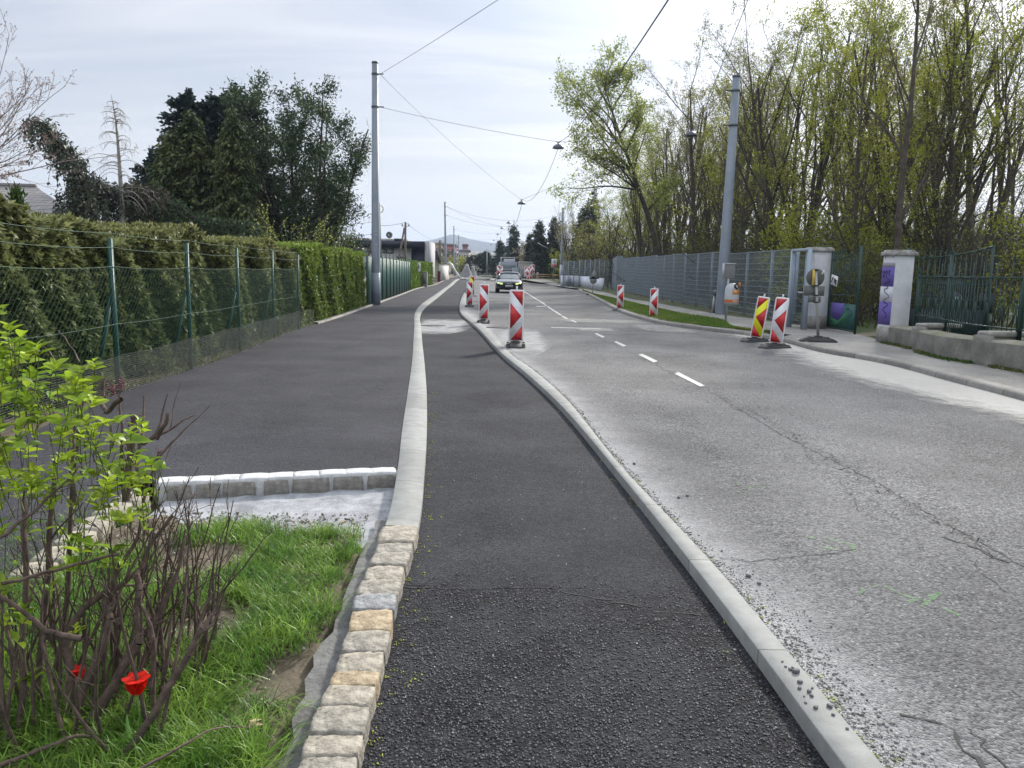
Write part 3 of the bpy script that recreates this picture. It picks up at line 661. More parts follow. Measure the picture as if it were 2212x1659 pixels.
o = mb.build('mortar_bed', mat('white_mortar', (.42, .42, .42), .95, col2=(.60, .60, .60), vscale=9, bump=.6, bscale=60)); struct(o); o.location = (c.x, c.y, zK+.004); o.rotation_euler = (0, 0, rz)
side = [(300, 1062), (262, 1085), (222, 1113), (182, 1146), (138, 1178), (95, 1213), (45, 1250)]
for i in range(len(side)-1):
    p0, p1 = G(*side[i], zK), G(*side[i+1], zK); l = (p1-p0).length; c = (p0+p1)/2
    o = MB().rough_rock((0, 0, 0), (l*.93, .17, .2), rk, sub=5, amt=.035).build('granite_block', GR[2], smooth=False)
    for p in o.data.polygons: p.use_smooth = True
    o.location = (c.x, c.y, zK-.09); o.rotation_euler = (0, 0, math.atan2(p1.y-p0.y, p1.x-p0.x))
    tag(o, f'white dusty granite block behind the shrub stems, {ordn(i)} from the row corner', 'kerb stone', 'granite blocks edging the bed behind the shrub')

# loose gravel along the right kerb and on the fresh asphalt
def scatter_gravel():
    rg = np.random.default_rng(9); P = []; R = []
    for k in range(8000):      # in the channel beside the kerb
        y = 1.8+rg.random()**1.8*13; x = R1(y)+abs(rg.normal(0, .035+.045*(y < 3.4)))+.004; r = .0016+.0075*rg.random()**3; P.append((x, y, zR+r*.3)); R.append(r)
    for k in range(1300):
        y = 1.8+rg.random()*2.3; x = R1(y)+abs(rg.normal(0, .16)); r = rg.uniform(.0015, .005); P.append((x, y, zR+r*.3)); R.append(r)
    MB().pebbles(P, R, rg).build('roadside_gravel', mat('gravel_mixed', (.23, .225, .215), .9, island=.75)).update_tag()
    tag(C.collection.objects[-1], 'fine grey gravel lying in the joint beside the pale kerb', 'gravel', kind='stuff')
    P = []; R = []
    for k in range(12000):
        y = 2.0+rg.random()**1.1*2.0; a, b = L1(y), R0(y); x = a+.02+(b-a-.04)*rg.random()
        if rg.random() > min(1, (4.05-y)*.8): continue
        r = rg.uniform(.0022, .0062); P.append((x, y, r*.25)); R.append(r)
    MB().pebbles(P, R, rg).build('loose_chippings', mat('chip_dark', (.060, .060, .066), .6, island=.85))
    tag(C.collection.objects[-1], 'loose dark chippings scattered over the coarse near asphalt', 'chippings', kind='stuff')
    P = []; R = []
    for k in range(70):
        y = 2.1+rg.random()*4; a, b = L1(y), R0(y); x = a+.05+(b-a-.1)*rg.random(); r = rg.uniform(.002, .0055); P.append((x, y, r*.4)); R.append(r)
    MB().pebbles(P, R, rg).build('pale_pebbles', mat('chip_pale', (.45, .44, .42), .8, island=.4))
    tag(C.collection.objects[-1], 'few pale pebbles on the dark cycle path', 'pebbles', kind='stuff')
    # moss tufts and yellow-green blossom crumbs
    P = []; R = []
    for k in range(260):
        y = 2.0+rg.random()**1.5*8; u = rg.random()
        x = (R1(y)+abs(rg.normal(0, .03))) if u < .45 else ((R0(y)-abs(rg.normal(0, .05))) if u < .55 else L1(y)+abs(rg.normal(.03, .05)))
        z = zR if u < .45 else 0; c = rg.integers(2, 7)
        for j in range(c): P.append((x+rg.normal(0, .008), y+rg.normal(0, .008), z+.003)); R.append(rg.uniform(.002, .005))
    MB().pebbles(P, R, rg).build('fallen_blossom', mat('blossom_crumb', (.30, .33, .05), .9, island=.4))
    tag(C.collection.objects[-1], 'yellow green blossom crumbs and moss along the kerb joints', 'blossom', kind='stuff')
scatter_gravel()
sheet('milled_dust', dustmat('milled_dust', (.42, .41, .38), (.50, .49, .46), mode=1.4, scale=3.0, fine=60, amt=1.0), lambda y: MS(y)-.45, lambda y: MS(y)+.35, 8, 20.5, zR+.009, nx=6, mn=.1)
# stones lying on the kerb top
kp = [(1707, 1447, 9), (1719, 1453, 16), (1697, 1441, 6), (1712, 1443, 6), (1728, 1475, 11), (1727, 1488, 9), (1748, 1495, 11), (1753, 1504, 9), (1737, 1505, 5), (1762, 1530, 10), (1792, 1527, 11), (1690, 1430, 5), (1800, 1545, 7), (1830, 1575, 6), (1740, 1519, 6), (1755, 1487, 6)]
for i, (x, y, s) in enumerate(kp):
    p = G(x, y, zK); r = s/2/664*1.0
    o = MB().rough_rock((0, 0, 0), (r*2.2, r*1.7, r*1.3), rk, sub=2, amt=.25, rz=rk.uniform(0, 3)).build('kerb_pebble', mat('stone_dark', (.09, .09, .095), .85, col2=(.17, .17, .175), vscale=80))
    o.location = (p.x, p.y, zK+r*.55)
    tag(o, 'small dark stone lying on top of the pale kerb in the foreground', 'stone', 'dark stones lying on the kerb')
for i, (x, y, s) in enumerate([(1466, 1076, 7), (1485, 1072, 7), (1370, 1003, 8), (1616, 1246, 8), (1640, 1262, 6)]):
    p = G(x, y, zR); r = s/2/400
    o = MB().rough_rock((0, 0, 0), (r*2.2, r*2, r*1.6), rk, sub=2, amt=.25).build('road_pebble', MATS['stone_dark']); o.location = (p.x, p.y, zR+r*.7)
    tag(o, 'small dark stone lying alone on the dusty road by the kerb', 'stone', 'dark stones lying on the road')
# ================================================================ left side: wire fence, hedges, slat fence
M_gpost = mat('green_paint', (.012, .070, .060), .45, var=.2, vscale=9)
M_gwire = mat('green_wire', (.02, .085, .05), .5)
M_grey_wire = mat('galvanised_wire', (.30, .31, .29), .6)
rf = random.Random(21)
fb = [G(x, y, zP) for x, y in [(257, 850), (412.6, 797), (519.5, 759.5), (592.6, 729.8), (645, 711)]]
d0 = (fb[0]-fb[1]); fb = [fb[0]+d0*1.05] + fb
ftop = [None]+[A(237, 515, fb[1].y+.02), A(403, 525, fb[2].y), A(510.5, 535, fb[3].y), A(587.5, 542, fb[4].y), A(643, 549.5, fb[5].y)]
ftop[0] = fb[0]+(ftop[1]-fb[1])
def wire_fence():
    t = thing('wire_fence', 'green chain link fence on green posts in front of the thuja hedge', 'fence', fb[0])
    O = np.array(fb[0])
    def loc(p): return np.array(p)-O
    for i, (b_, tp) in enumerate(zip(fb, ftop)):
        m = MB(); a = loc(b_)-np.array((0, 0, .15)); c = loc(tp)
        w = .042 if i != 1 else .055
        for s in ((-w/2, 0), (w/2, 0)): pass
        m.bar(a, c, w, .045); m.build('post', M_gpost, t)
        if i in (1, 2, 3, 4):   # raking brace behind the post
            m = MB(); f = a+(c-a)*.66; back = loc(b_)+np.array((-.30, .02, 0)); m.bar(f+np.array((-.03, 0, 0)), back, .04); m.build('brace', M_gpost, t)
    def at(i, u, z):   # point on the fence plane, u in bay i
        b0, b1 = fb[i], fb[i+1]; p = b0.lerp(b1, u); hh = (ftop[i]-b0).lerp(ftop[i+1]-b1, u); return loc(p + hh*(z/hh.z) + Vector((.03, 0, 0)))
    for z, sag in ((1.88, .02), (1.72, .03), (1.5, .03), (.83, .015)):
        m = MB()
        for i in range(5):
            P = [at(i, u/10, z-sag*4*(u/10)*(1-u/10)) for u in range(11)]; m.tube(P, .0028, 4, caps=False)
        m.build('tension_wire', M_gwire, t)
    P0 = []; P1 = []
    for i in range(5):
        L = (fb[i+1]-fb[i]).length; n = int(L/.085)
        for k in range(-26, n+1):
            for s in (1, -1):
                # slanting wire crossing the bay, cut to it
                u0, u1 = (k*.085)/L, (k*.085+1.42*.95)/L
                z0, z1 = .10, 1.5
                if s < 0: z0, z1 = z1, z0
                a0, a1 = max(u0, 0), min(u1, 1)
                if a1 <= a0: continue
                f0, f1 = (a0-u0)/(u1-u0), (a1-u0)/(u1-u0)
                nn = 3
                pts = []
                for q in range(nn+1):
                    f = f0+(f1-f0)*q/nn; uu = u0+(u1-u0)*f; zz = z0+(z1-z0)*f; zz -= .03*4*uu*(1-uu)*(zz/1.5)
                    pts.append(at(i, uu, zz))
                P0 += pts[:-1]; P1 += pts[1:]
    m = MB().sticks(P0, P1, .0017, .0017, 3); m.build('chain_link_mesh', M_gwire, t)
    P0 = []; P1 = []
    for i in range(0, 5):
        L = (fb[i+1]-fb[i]).length
        for k in range(19):
            z = .02+k*.024
            pts = [at(i, u/6, z+.012*math.sin(u+i*2)) + np.array((.02, 0, 0)) for u in range(7)]; P0 += pts[:-1]; P1 += pts[1:]
        for k in range(int(L/.026)): u = k*.026/L; P0.append(at(i, u, .02)+np.array((.02, 0, 0))); P1.append(at(i, u, .455)+np.array((.02, 0, 0)))
    e = loc(fb[5])   # the netting runs on a little past the last post
    for k in range(19): P0.append(e+np.array((.05, 0, .02+k*.024))); P1.append(e+np.array((-.02, 1.6, .02+k*.022)))
    m = MB().sticks(P0, P1, .0011, .0011, 3); m.build('rabbit_netting', M_grey_wire, t)
wire_fence()
def FX(y):   # x of the wire fence line
    P = fb
    for i in range(5):
        if y <= P[i+1].y: return P[i].x+(P[i+1].x-P[i].x)*(y-P[i].y)/(P[i+1].y-P[i].y)
    return P[5].x+(y-P[5].y)*.0
EXTRA = 0
def hedge(name, label, xf, y0, y1, thick, zh, mats, rg, dens, ll, core, bulge=.14, ztop_j=.12, droop=.6, spray=5, top=1.0, twig=None, lw=.35):
    # a clipped body of dark twiggy core with leaf sprays standing out of its front and top
    t = thing(name, label, 'hedge', (xf((y0+y1)/2), (y0+y1)/2, 0)); O = np.array(t.location)
    ny = int((y1-y0)/.35)+2; Y = np.linspace(y0, y1, ny); ph = rg.uniform(0, 9, 8)
    def bul(y, z): return bulge*(np.sin(y*2.1+ph[0]+z*1.1)*.5+np.sin(y*4.7+z*2.9+ph[1])*.35+np.sin(y*9+z*7+ph[2])*.25)
    def top_(y): return zh+np.array([GH(float(q)) for q in np.atleast_1d(y)])+ztop_j*(np.sin(y*1.3+ph[3])*.6+np.sin(y*3.7+ph[4])*.5)
    V = []; prof = [(0, 0), (.0, .5), (0, .93), (-.12, 1), (-1, 1), (-1, 0)]
    for y in Y:
        for u, v in prof:
            tz = float(top_(y)[0])-.08; x = xf(y)-.10+u*thick+(float(bul(y, v*zh))*.9 if u > -.5 else 0); V.append((x, y, max(0, v*tz)))
    k = len(prof); F = [(r*k+i, r*k+i+1, (r+1)*k+i+1, (r+1)*k+i) for r in range(ny-1) for i in range(k-1)]+[tuple(range(k)), tuple(range((ny-1)*k, ny*k))[::-1]]
    MB().add(np.array(V)-O, F).build('inner_growth', core, t)
    L = y1-y0
    n = int(L*zh*dens); y = y0+L*rg.random(n); z = rg.random(n)**.9*zh; xfv = np.array([xf(float(q)) for q in y])
    tz = top_(y); z = z/zh*tz
    P = np.stack([xfv+bul(y, z)-rg.random(n)*.12, y, z], 1)
    D = np.stack([rg.normal(.75, .35, n), rg.normal(0, .6, n), rg.normal(-droop*.2, .55, n)], 1)
    n2 = int(L*thick*dens*top); y2 = y0+L*rg.random(n2); u = rg.random(n2)
    P2 = np.stack([np.array([xf(float(q)) for q in y2])-u*thick+.05, y2, top_(y2)-.1+rg.random(n2)*.08], 1)
    D2 = np.stack([rg.normal(.2, .5, n2), rg.normal(0, .5, n2), rg.normal(.7, .35, n2)], 1)
    P = np.concatenate([P, P2]); D = np.concatenate([D, D2]); D /= np.linalg.norm(D, axis=1)[:, None]
    m = MB(); N_ = rg.normal(0, 1, P.shape)+np.array((.8, 0, .6))
    for j in range(spray):   # each spray a small fan of leaflets
        DD = D+rg.normal(0, .38, D.shape)+np.array((0, 0, -droop*.25*j/spray)); o = P+D*ll*.35*(j/spray)
        s = rg.uniform(.6, 1.25, len(P)); m.cards(o-O, DD, N_+rg.normal(0, .4, N_.shape), ll*s, ll*s*lw, fold=.05)
    m.build('foliage', mats, t)
    if twig:
        q = rg.integers(0, len(P), twig); m = MB(); m.sticks(P[q]-D[q]*.25-O, P[q]+D[q]*.1-O, .003, .0015)
        m.build('twigs', mat('twig_brown', (.09, .065, .045), .9, island=.3), t)
    return t
rg = np.random.default_rng(31)
M_core = mat('hedge_core', (.022, .028, .013), 1, col2=(.045, .048, .022), vscale=8, bump=1, bscale=25, bdist=.05)
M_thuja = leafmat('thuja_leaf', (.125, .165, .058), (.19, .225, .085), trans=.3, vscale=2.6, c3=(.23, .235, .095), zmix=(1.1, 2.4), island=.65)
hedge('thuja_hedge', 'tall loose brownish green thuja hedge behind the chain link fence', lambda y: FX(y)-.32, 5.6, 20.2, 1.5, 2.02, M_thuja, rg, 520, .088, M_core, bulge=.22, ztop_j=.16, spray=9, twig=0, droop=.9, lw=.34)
M_privet = leafmat('privet_leaf', (.085, .14, .025), (.16, .22, .045), trans=.35, vscale=1.5, c3=(.22, .30, .05), zmix=(1.3, 2.4), island=.4)
hedge('privet_hedge', 'clipped light green hedge between the chain link fence and the slat fence', lambda y: PL(y)-.28, 20.3, 31.6, 1.4, 2.15, M_privet, rg, 380, .085, M_core, bulge=.12, ztop_j=.10, spray=4, twig=0, droop=.2, lw=.5)
M_yew = leafmat('bright_hedge_leaf', (.10, .19, .022), (.16, .25, .03), trans=.35, vscale=.9, island=.35)
ya, yb_ = 57, 76
hedge('low_hedge', 'square clipped bright green hedge beyond the slat fence', lambda y: PL(y)-.35, ya, yb_, 1.3, 2.15, M_yew, rg, 130, .14, M_core, bulge=.05, ztop_j=.04, spray=3, droop=.1, lw=.5)
# weeds and dead leaves along the pavement's left margin
def margin():
    r = np.random.default_rng(8); n = 2600; y = 8.5+r.random(n)*24; P = []
    for q in y: P.append((PL(q)-abs(r.normal(0, .13))-.0, q, zP-.01))
    P = np.array(P); D = r.normal(0, .6, P.shape)+np.array((.1, 0, .9)); m = MB().cards(P, D, r.normal(0, 1, P.shape)+np.array((0, 0, .5)), r.uniform(.03, .11, n), r.uniform(.008, .025, n))
    tag(m.build('margin_weeds', leafmat('weed_leaf', (.06, .12, .02), (.14, .16, .05), island=.5)), 'low weeds and dry leaves along the foot of the hedge', 'weeds', kind='stuff')
    P = []; R = []
    for k in range(700): q = 9+r.random()*50; P.append((PL(q)+r.normal(-.02, .05), q, zP+.004+GH(q))); R.append(r.uniform(.004, .016))
    tag(MB().pebbles(P, R, r).build('margin_rubble', mat('rubble', (.28, .27, .24), .9, island=.6)), 'pale crumbs of rubble along the pavement edge by the hedge', 'rubble', kind='stuff')
margin()
# pale stone edging at the foot of the slat fence
kerb('edging_strip', M_kerb2, lambda y: PL(y)-.13, lambda y: PL(y)+.02, 21, 92, [(0, 0), (0, zP+.05), (1, zP+.045), (1, 0)])
# green slat fence
M_slat = mat('slat_green', (.017, .075, .062), .5, var=.18, vscale=2.5, col2=(.028, .105, .088))
def slat_fence():
    y0, y1 = 31.8, 55.5
    t = thing('slat_fence', 'dark green metal fence of upright slats behind the tall left pole', 'fence', (PL(y0)-.15, y0, zP)); O = np.array(t.location)
    n = 13; hts = lambda y: 2.02+.0*y
    for i in range(n+1):
        y = y0+(y1-y0)*i/n; x = PL(y)-.2; m = MB(); m.box(np.array((x+.02, y, 1.05))-O+np.array((0, 0, zP)), (.07, .07, 2.15)); 
        for s in (-1, 1): m.bar(np.array((x, y, 2.18+zP-.05))-O, np.array((x, y+s*.07, 2.30+zP-.05))-O, .022)
        m.build('post', M_slat, t)
    for i in range(n):
        ya_, yb = y0+(y1-y0)*i/n, y0+(y1-y0)*(i+1)/n; m = MB(); k = 13
        for j in range(k):
            y = ya_+(yb-ya_)*(j+.5)/k; x = PL(y)-.2; w = (yb-ya_)/k
            m.box(np.array((x-(.012 if j % 2 else -.006), y, 1.03+zP))-O, (.012, w*.97, 1.98))
        for z in (.35, 1.75):
            a = np.array((PL(ya_)-.24, ya_, z+zP))-O; b = np.array((PL(yb)-.24, yb, z+zP))-O; m.bar(a, b, .03, .05)
        m.build('slat_panel', M_slat, t)
slat_fence()
def small_box(name, label, cat, px0, py0, px1, py1, Y, depth, m, cap=None):
    a, b = A(px0, py0, Y), A(px1, py1, Y); c = (a+b)/2
    t = thing(name, label, cat, (c.x, Y, b.z)); w, h = abs(b.x-a.x), abs(a.z-b.z)
    q = MB(); q.box((0, 0, h/2), (w, depth, h)); o = q.build('housing', m, t)
    bv = o.modifiers.new('bevel', 'BEVEL'); bv.width = .02; bv.segments = 2
    q = MB(); q.box((0, 0, h+.02), (w*1.06, depth*1.08, .05)); q.build('lid', cap or m, t)
    return t
yy = G(917, 620, zP).y
t = small_box('utility_box', 'grey concrete utility box at the end of the slat fence', 'utility box', 911, 588, 923, 620.5, yy, .5, mat('grey_box', (.24, .24, .21), .85, col2=(.34, .34, .31), vscale=4), mat('box_lid', (.42, .42, .40), .8))
q = MB(); q.box((0, -.262, .75), (.3, .012, .9)); q.build('door', mat('box_door', (.20, .20, .18), .7), t)
t = small_box('letter_box', 'small white box fixed to the end post of the slat fence', 'meter box', 903, 568, 907.5, 587, 53.4, .25, mat('white_enamel', (.62, .63, .62), .5))
q = MB(); q.box((0, -.13, .35), (.08, .01, .25)); q.build('slot', mat('dark_slot', (.05, .05, .05), .6), t)
t = small_box('red_bollard', 'dark red square post at the end of the clipped hedge', 'post', 945.5, 586.5, 951.5, 608, G(948, 607.5, zP).y, .3, mat('maroon', (.13, .012, .018), .6, var=.2, vscale=5))
# white garden wall beyond
yy = G(957, 606, zP).y
t = thing('garden_wall', 'white rendered garden wall beside the second left pole', 'wall', (0, 0, 0)); q = MB()
a, b = A(950.5, 569, yy), A(959, 603, yy+6); q.bar((a.x, a.y, 1.1), (b.x, b.y+6, 1.1), .2, 2.0); q.build('panel', mat('white_render', (.55, .54, .52), .85, var=.1, vscale=2), t)
q = MB(); q.bar((a.x, a.y, 2.13), (b.x, b.y+6, 2.13), .26, .06); q.build('coping', mat('coping', (.35, .34, .32), .8), t)
# ================================================================ tall poles, span wires, hanging lamps
M_steel = mat('painted_steel', (.17, .205, .25), .5, col2=(.235, .265, .30), vscale=1.5, bump=.05, bscale=30, metal=.15)
M_steeld = mat('steel_fitting', (.10, .115, .135), .5, metal=.4)
M_wirem = mat('overhead_cable', (.10, .105, .11), .6)
POLES = {}
def pole(key, label, base, top, r0, r1, band=(), stain=False, group='tall grey poles carrying the lamp wires'):
    t = thing('lamp_wire_pole', label, 'pole', base, group=group)
    h = top.z-base.z; dx = (top-base); M = MB()
    M.tube([(0, 0, -.3), (0, 0, 0), (dx.x, 0, h)], [r0, r0, r1], 8); M.build('shaft', M_steel, t)
    q = MB(); q.tube([(dx.x, 0, h-.02), (dx.x, 0, h+.05)], [r1*1.1, r1*1.02], 8); q.build('cap', M_steeld, t)
    for z in band:
        f = (z-base.z)/h; r = r0+(r1-r0)*f
        q = MB(); q.tube([(dx.x*f, 0, z-base.z-.04), (dx.x*f, 0, z-base.z+.04)], r*1.12, 8); q.bar((dx.x*f, -.02, z-base.z), (dx.x*f+(r+.22)*(1 if base.x < 0 else -1), -.02, z-base.z), .04)
        q.build('wire_clamp', M_steeld, t)
    POLES[key] = (base, top); return t
YLp = G(812, 659, zP).y; YRp = G(1557, 677, zF).y
bl = G(812, 659, zP); bl.z = zP; tl = A(810, 136, bl.y)
br = G(1557, 679, zF); br.z = zF; tr = A(1591, 166, br.y)
zl1, zl2 = A(815, 160, bl.y).z, A(815, 231, bl.y).z; zr1, zr2 = A(1590, 196, br.y).z, A(1586, 271, br.y).z
t = pole('L1', 'tall grey steel pole in front of the slat fence on the left', bl, tl, .19, .125, (zl1, zl2))
q = MB(); q.tube([(0, 0, 0), (0, 0, 1.35)], .197, 8); q.build('base_sleeve', mat('pale_sleeve', (.22, .26, .31), .5, var=.1), t)
for z, s in ((2.9, .035), (3.05, .02), (2.5, .03)):
    q = MB(); q.box((.06, -.19, z), (s*2.2, .012, s)); q.build('sticker', mat('torn_sticker', (.5, .5, .5), .8), t)
pole('R1', 'tall grey steel pole by the grey fence and the waste bin on the right', br, tr, .215, .14, (zr1, zr2))
def far_pole(key, label, px_t, py_t, px_b, Y, r=.15, xoff=0):
    tp = A(px_t, py_t, Y); ba = A(px_b, 600, Y); ba.z = GH(Y)+.1; ba.x += xoff
    pole(key, label, ba, tp, r, r*.72, (tp.z-.55, tp.z-1.6))
far_pole('L2', 'tall grey pole beyond the clipped green hedge, second on the left side', 961.3, 437, 963, 100, .17)
far_pole('L3', 'slim grey pole far down the left pavement, third on the left side', 980.6, 489, 981.5, 148, .16)
far_pole('L4', 'slim distant grey pole, fourth on the left side of the street', 990.5, 508, 991, 188, .17)
far_pole('L5', 'thin distant pole between the third and fourth left poles', 986.4, 522, 986.6, 200, .10)
far_pole('R2', 'tall grey pole at the far end of the grey fence', 1216.5, 450, 1211.5, 98, .18)
far_pole('R3', 'tall grey pole beside the parked lorry', 1155.8, 497, 1153.5, 150, .17)
# poster wrapped on the foot of the far right pole
b_, t_ = POLES['R2']
q = MB(); q.tube([(b_.x, b_.y, .6), (b_.x+.02, b_.y, 2.5)], .215, 8)
o = q.build('pole_poster', mat('poster_paper', (.42, .47, .62), .7, col2=(.6, .6, .62), vscale=3)); tag(o, 'pale blue and white posters wrapped round the far right pole', 'poster')
def lamp(px, py, Y, w, label, s=None):
    c = A(px, py, Y); s = s or w*Y/FPX; t = thing('hanging_lamp', label, 'lamp', c, group='bell shaped lamps hanging over the street')
    h = s*.36; q = MB(); q.lathe([(s*.5, -h*.5), (s*.485, -h*.3), (s*.43, -h*.02), (s*.33, h*.24), (s*.2, h*.42), (s*.09, h*.52), (s*.07, h*.8)], 20)
    q.lathe([(s*.07, h*.8), (.0, h*.82)], 20); q.lathe([(s*.47, -h*.48), (s*.40, -h*.05), (s*.2, h*.3), (0, h*.4)], 20); q.build('shade', mat('lamp_enamel', (.05, .06, .075), .35, col2=(.075, .085, .10), vscale=6), t, smooth=True)
    q = MB(); q.lathe([(0, -h*.62), (s*.2, -h*.6), (s*.38, -h*.46), (s*.44, -h*.40)], 16); q.build('lamp_glass', mat('lamp_glass', (.07, .07, .075), .4), t, smooth=True)
    q = MB(); q.bar((-s*.2, 0, h*1.15), (0, 0, h*.7), s*.05); q.bar((s*.2, 0, h*1.15), (0, 0, h*.7), s*.05); q.bar((0, 0, h*.6), (0, 0, h*1.0), s*.07); q.build('hanger', M_steeld, t)
    return c+Vector((0, 0, h*1.0))
LA = lamp(1206, 316, 33, 24.5, 'larger hanging lamp in front of the leaning pale green tree')
LB = lamp(1493, 288.5, 31.5, 26, 'hanging lamp nearest the tall right pole')
LC = lamp(1126.5, 438, 49, 17.5, 'dark hanging lamp low over the middle of the street')
LD = lamp(1099, 481, 76, 10.5, 'small hanging lamp below the middle one, fourth from the right pole')
LE = lamp(1084.3, 492.5, 98, 8, 'small distant hanging lamp, second farther than the middle one')
LF = lamp(1075, 506, 125, 6.3, 'tiny distant hanging lamp above the hills, third beyond the middle one')
LG = lamp(1067, 519, 150, 4.6, 'tiny distant hanging lamp above the hills, fourth beyond the middle one')
LH = lamp(1061, 528.5, 180, 4.0, 'tiniest hanging lamp right above the far firs')
def cable(a, b, sag, label, r=.011, n=16):
    r *= .72
    P = [Vector(a).lerp(Vector(b), i/n)-Vector((0, 0, sag*4*(i/n)*(1-i/n))) for i in range(n+1)]; o0 = P[0]
    q = MB(); q.tube([p-o0 for p in P], r, 5); o = q.build('overhead_wire', M_wirem); o.location = o0
    tag(o, label, 'wire', 'overhead lamp wires'); return o
def onp(k, z, side=1):
    b, t = POLES[k]; f = (z-b.z)/(t.z-b.z); p = b.lerp(t, f); p.x += side*.2; return p
L1a, L1b, R1a, R1b = onp('L1', zl1), onp('L1', zl2), onp('R1', zr1, -1), onp('R1', zr2, -1)
cable(L1b, LA, .08, 'wire from the left pole to the hanging lamp by the leaning tree')
cable(LA, LB, .12, 'wire between the two nearest hanging lamps')
cable(LB, R1b, .03, 'short wire from the right pole to its nearest lamp')
cable(L1a, LC, .25, 'wire from the top of the left pole down to the middle lamp')
cable(R1a, LC, .25, 'wire from the top of the right pole to the middle lamp')
far0 = Vector((.9, 12.0, 8.4))
e = A(1072, -2, 20); cable(L1a, L1a.lerp(e, 1.5), .05, 'wire from the left pole rising overhead to the right')
e = A(1427, -6, 9); cable(LA, LA.lerp(e, 1.15), .35, 'thick feed cable running up from the lamp by the leaning tree', r=.013)
e = A(1614, -5, 12); cable(LB, LB.lerp(e, 1.1), .2, 'thin cable rising from the lamp nearest the right pole', r=.009)
cable(LA-Vector((0, 0, .25)), LC+Vector((0, 0, .05)), .85, 'feed cable sagging from the near lamp to the middle lamp', r=.014)
for a, b, s, l in ((LC, LD, .9, 'middle lamp to the lamp below it'), (LD, LE, .45, 'fourth lamp to the next small lamp'), (LE, LF, .5, 'small lamps above the far firs'), (LF, LG, .4, 'tiny lamps above the hills'), (LG, LH, .4, 'last two tiny lamps')):
    cable(a-Vector((0, 0, .35)), b, s, 'feed cable sagging from the '+l, r=.018)
for k, z, tgt, l in (('L2', -.55, LE, 'upper wire from the second left pole to the small lamps'), ('L2', -.55, LD, 'slanting wire from the second left pole to the fourth lamp'), ('L2', -1.6, LE, 'lower wire from the second left pole over the street'), ('L3', -.55, LF, 'faint wire from the third left pole over the street'), ('L4', -.5, LG, 'faint wire from the fourth left pole over the street')):
    cable(onp(k, POLES[k][1].z+z), tgt, .3, l, r=.016)
for k, z, tgt, l in (('R2', -.55, LD, 'upper wire from the far right pole to the small lamps'), ('R2', -1.6, LE, 'lower wire from the far right pole over the street'), ('R3', -.55, LF, 'faint wire from the pole by the lorry over the street')):
    cable(onp(k, POLES[k][1].z+z, -1), tgt, .3, l, r=.016)
# ================================================================ buildings on the left
M_wallw = mat('white_plaster', (.52, .50, .49), .85, var=.07, vscale=1.2)
M_navy = mat('navy_cladding', (.012, .016, .032), .5, var=.2, vscale=1)
M_glass = mat('window_glass', (.20, .26, .27), .12, spec=.8, col2=(.30, .36, .36), vscale=1.2)
M_dark = mat('dark_frame', (.02, .02, .022), .5)
def flat_house():
    Y = 76.; f = lambda px, py: A(px, py, Y)
    t = thing('flat_roof_house', 'white bungalow with a black flat roof band and satellite dish', 'house', (f(840, 550).x, Y, 0)); O = t.location
    def bx(name, x0, y0, x1, y1, dy, dep, m, par=t):
        a, b = f(x0, y0), f(x1, y1); q = MB(); q.box(((a.x+b.x)/2-O.x, dy+dep/2, (a.z+b.z)/2), (abs(b.x-a.x), dep, abs(a.z-b.z))); return q.build(name, m, par)
    bx('wall', 745, 534, 888, 600, 0, 8, M_wallw)
    bx('roof', 742, 518.5, 917.5, 536.5, -.6, 9.5, M_navy)
    bx('wing_wall', 917.5, 521, 926, 600, 0, 6, mat('grey_plaster', (.42, .42, .44), .85, var=.08))
    bx('side_panel', 888.5, 536.5, 917, 600, .1, 7, M_navy)
    bx('parapet_block', 795, 513, 871, 521, 2, 3, mat('parapet', (.40, .38, .36), .9, var=.25, vscale=3))
    bx('roof_box', 850, 514.5, 867, 522, .5, 1.5, M_navy)
    for x0, x1 in ((794.5, 815), (820, 850.5)):
        w = bx('window', x0, 536, x1, 548, -.02, .1, M_dark)
        k = 2; 
        for j in range(k): a = x0+(x1-x0)*j/k; bx('pane', a+1.0, 537.3, a+(x1-x0)/k-1.0, 547, -.05, .02, M_glass, w)
    q = MB(); q.box((f(913, 548).x-O.x, -.06, f(0, 552).z-.2), (.25, .1, 1.3)); q.build('slit_window', M_dark, t)
    d = thing('satellite_dish', 'round grey satellite dish on the black flat roof', 'satellite dish', f(840.8, 507.5)); R = 6.6*Y/FPX*1.05
    q = MB(); M = Matrix.Rotation(PI/2+.15, 3, 'X'); q.lathe([(0, -.10), (R*.5, -.07), (R, .0), (R*1.0, .02), (R*.5, -.05), (0, -.08)], 20, M=M); q.build('reflector', mat('dish_grey', (.17, .17, .18), .6), d, smooth=True)
    q = MB(); q.bar((0, .1, -.1), (0, .1, f(0, 507.5).z*0-R-.32), .05); q.bar((0, -.02, -R*.7), (0, -.4, -.05), .03); q.box((0, -.42, -.03), (.09, .1, .09)); q.build('mast', mat('pale_mast', (.5, .5, .5), .5), d)
flat_house()
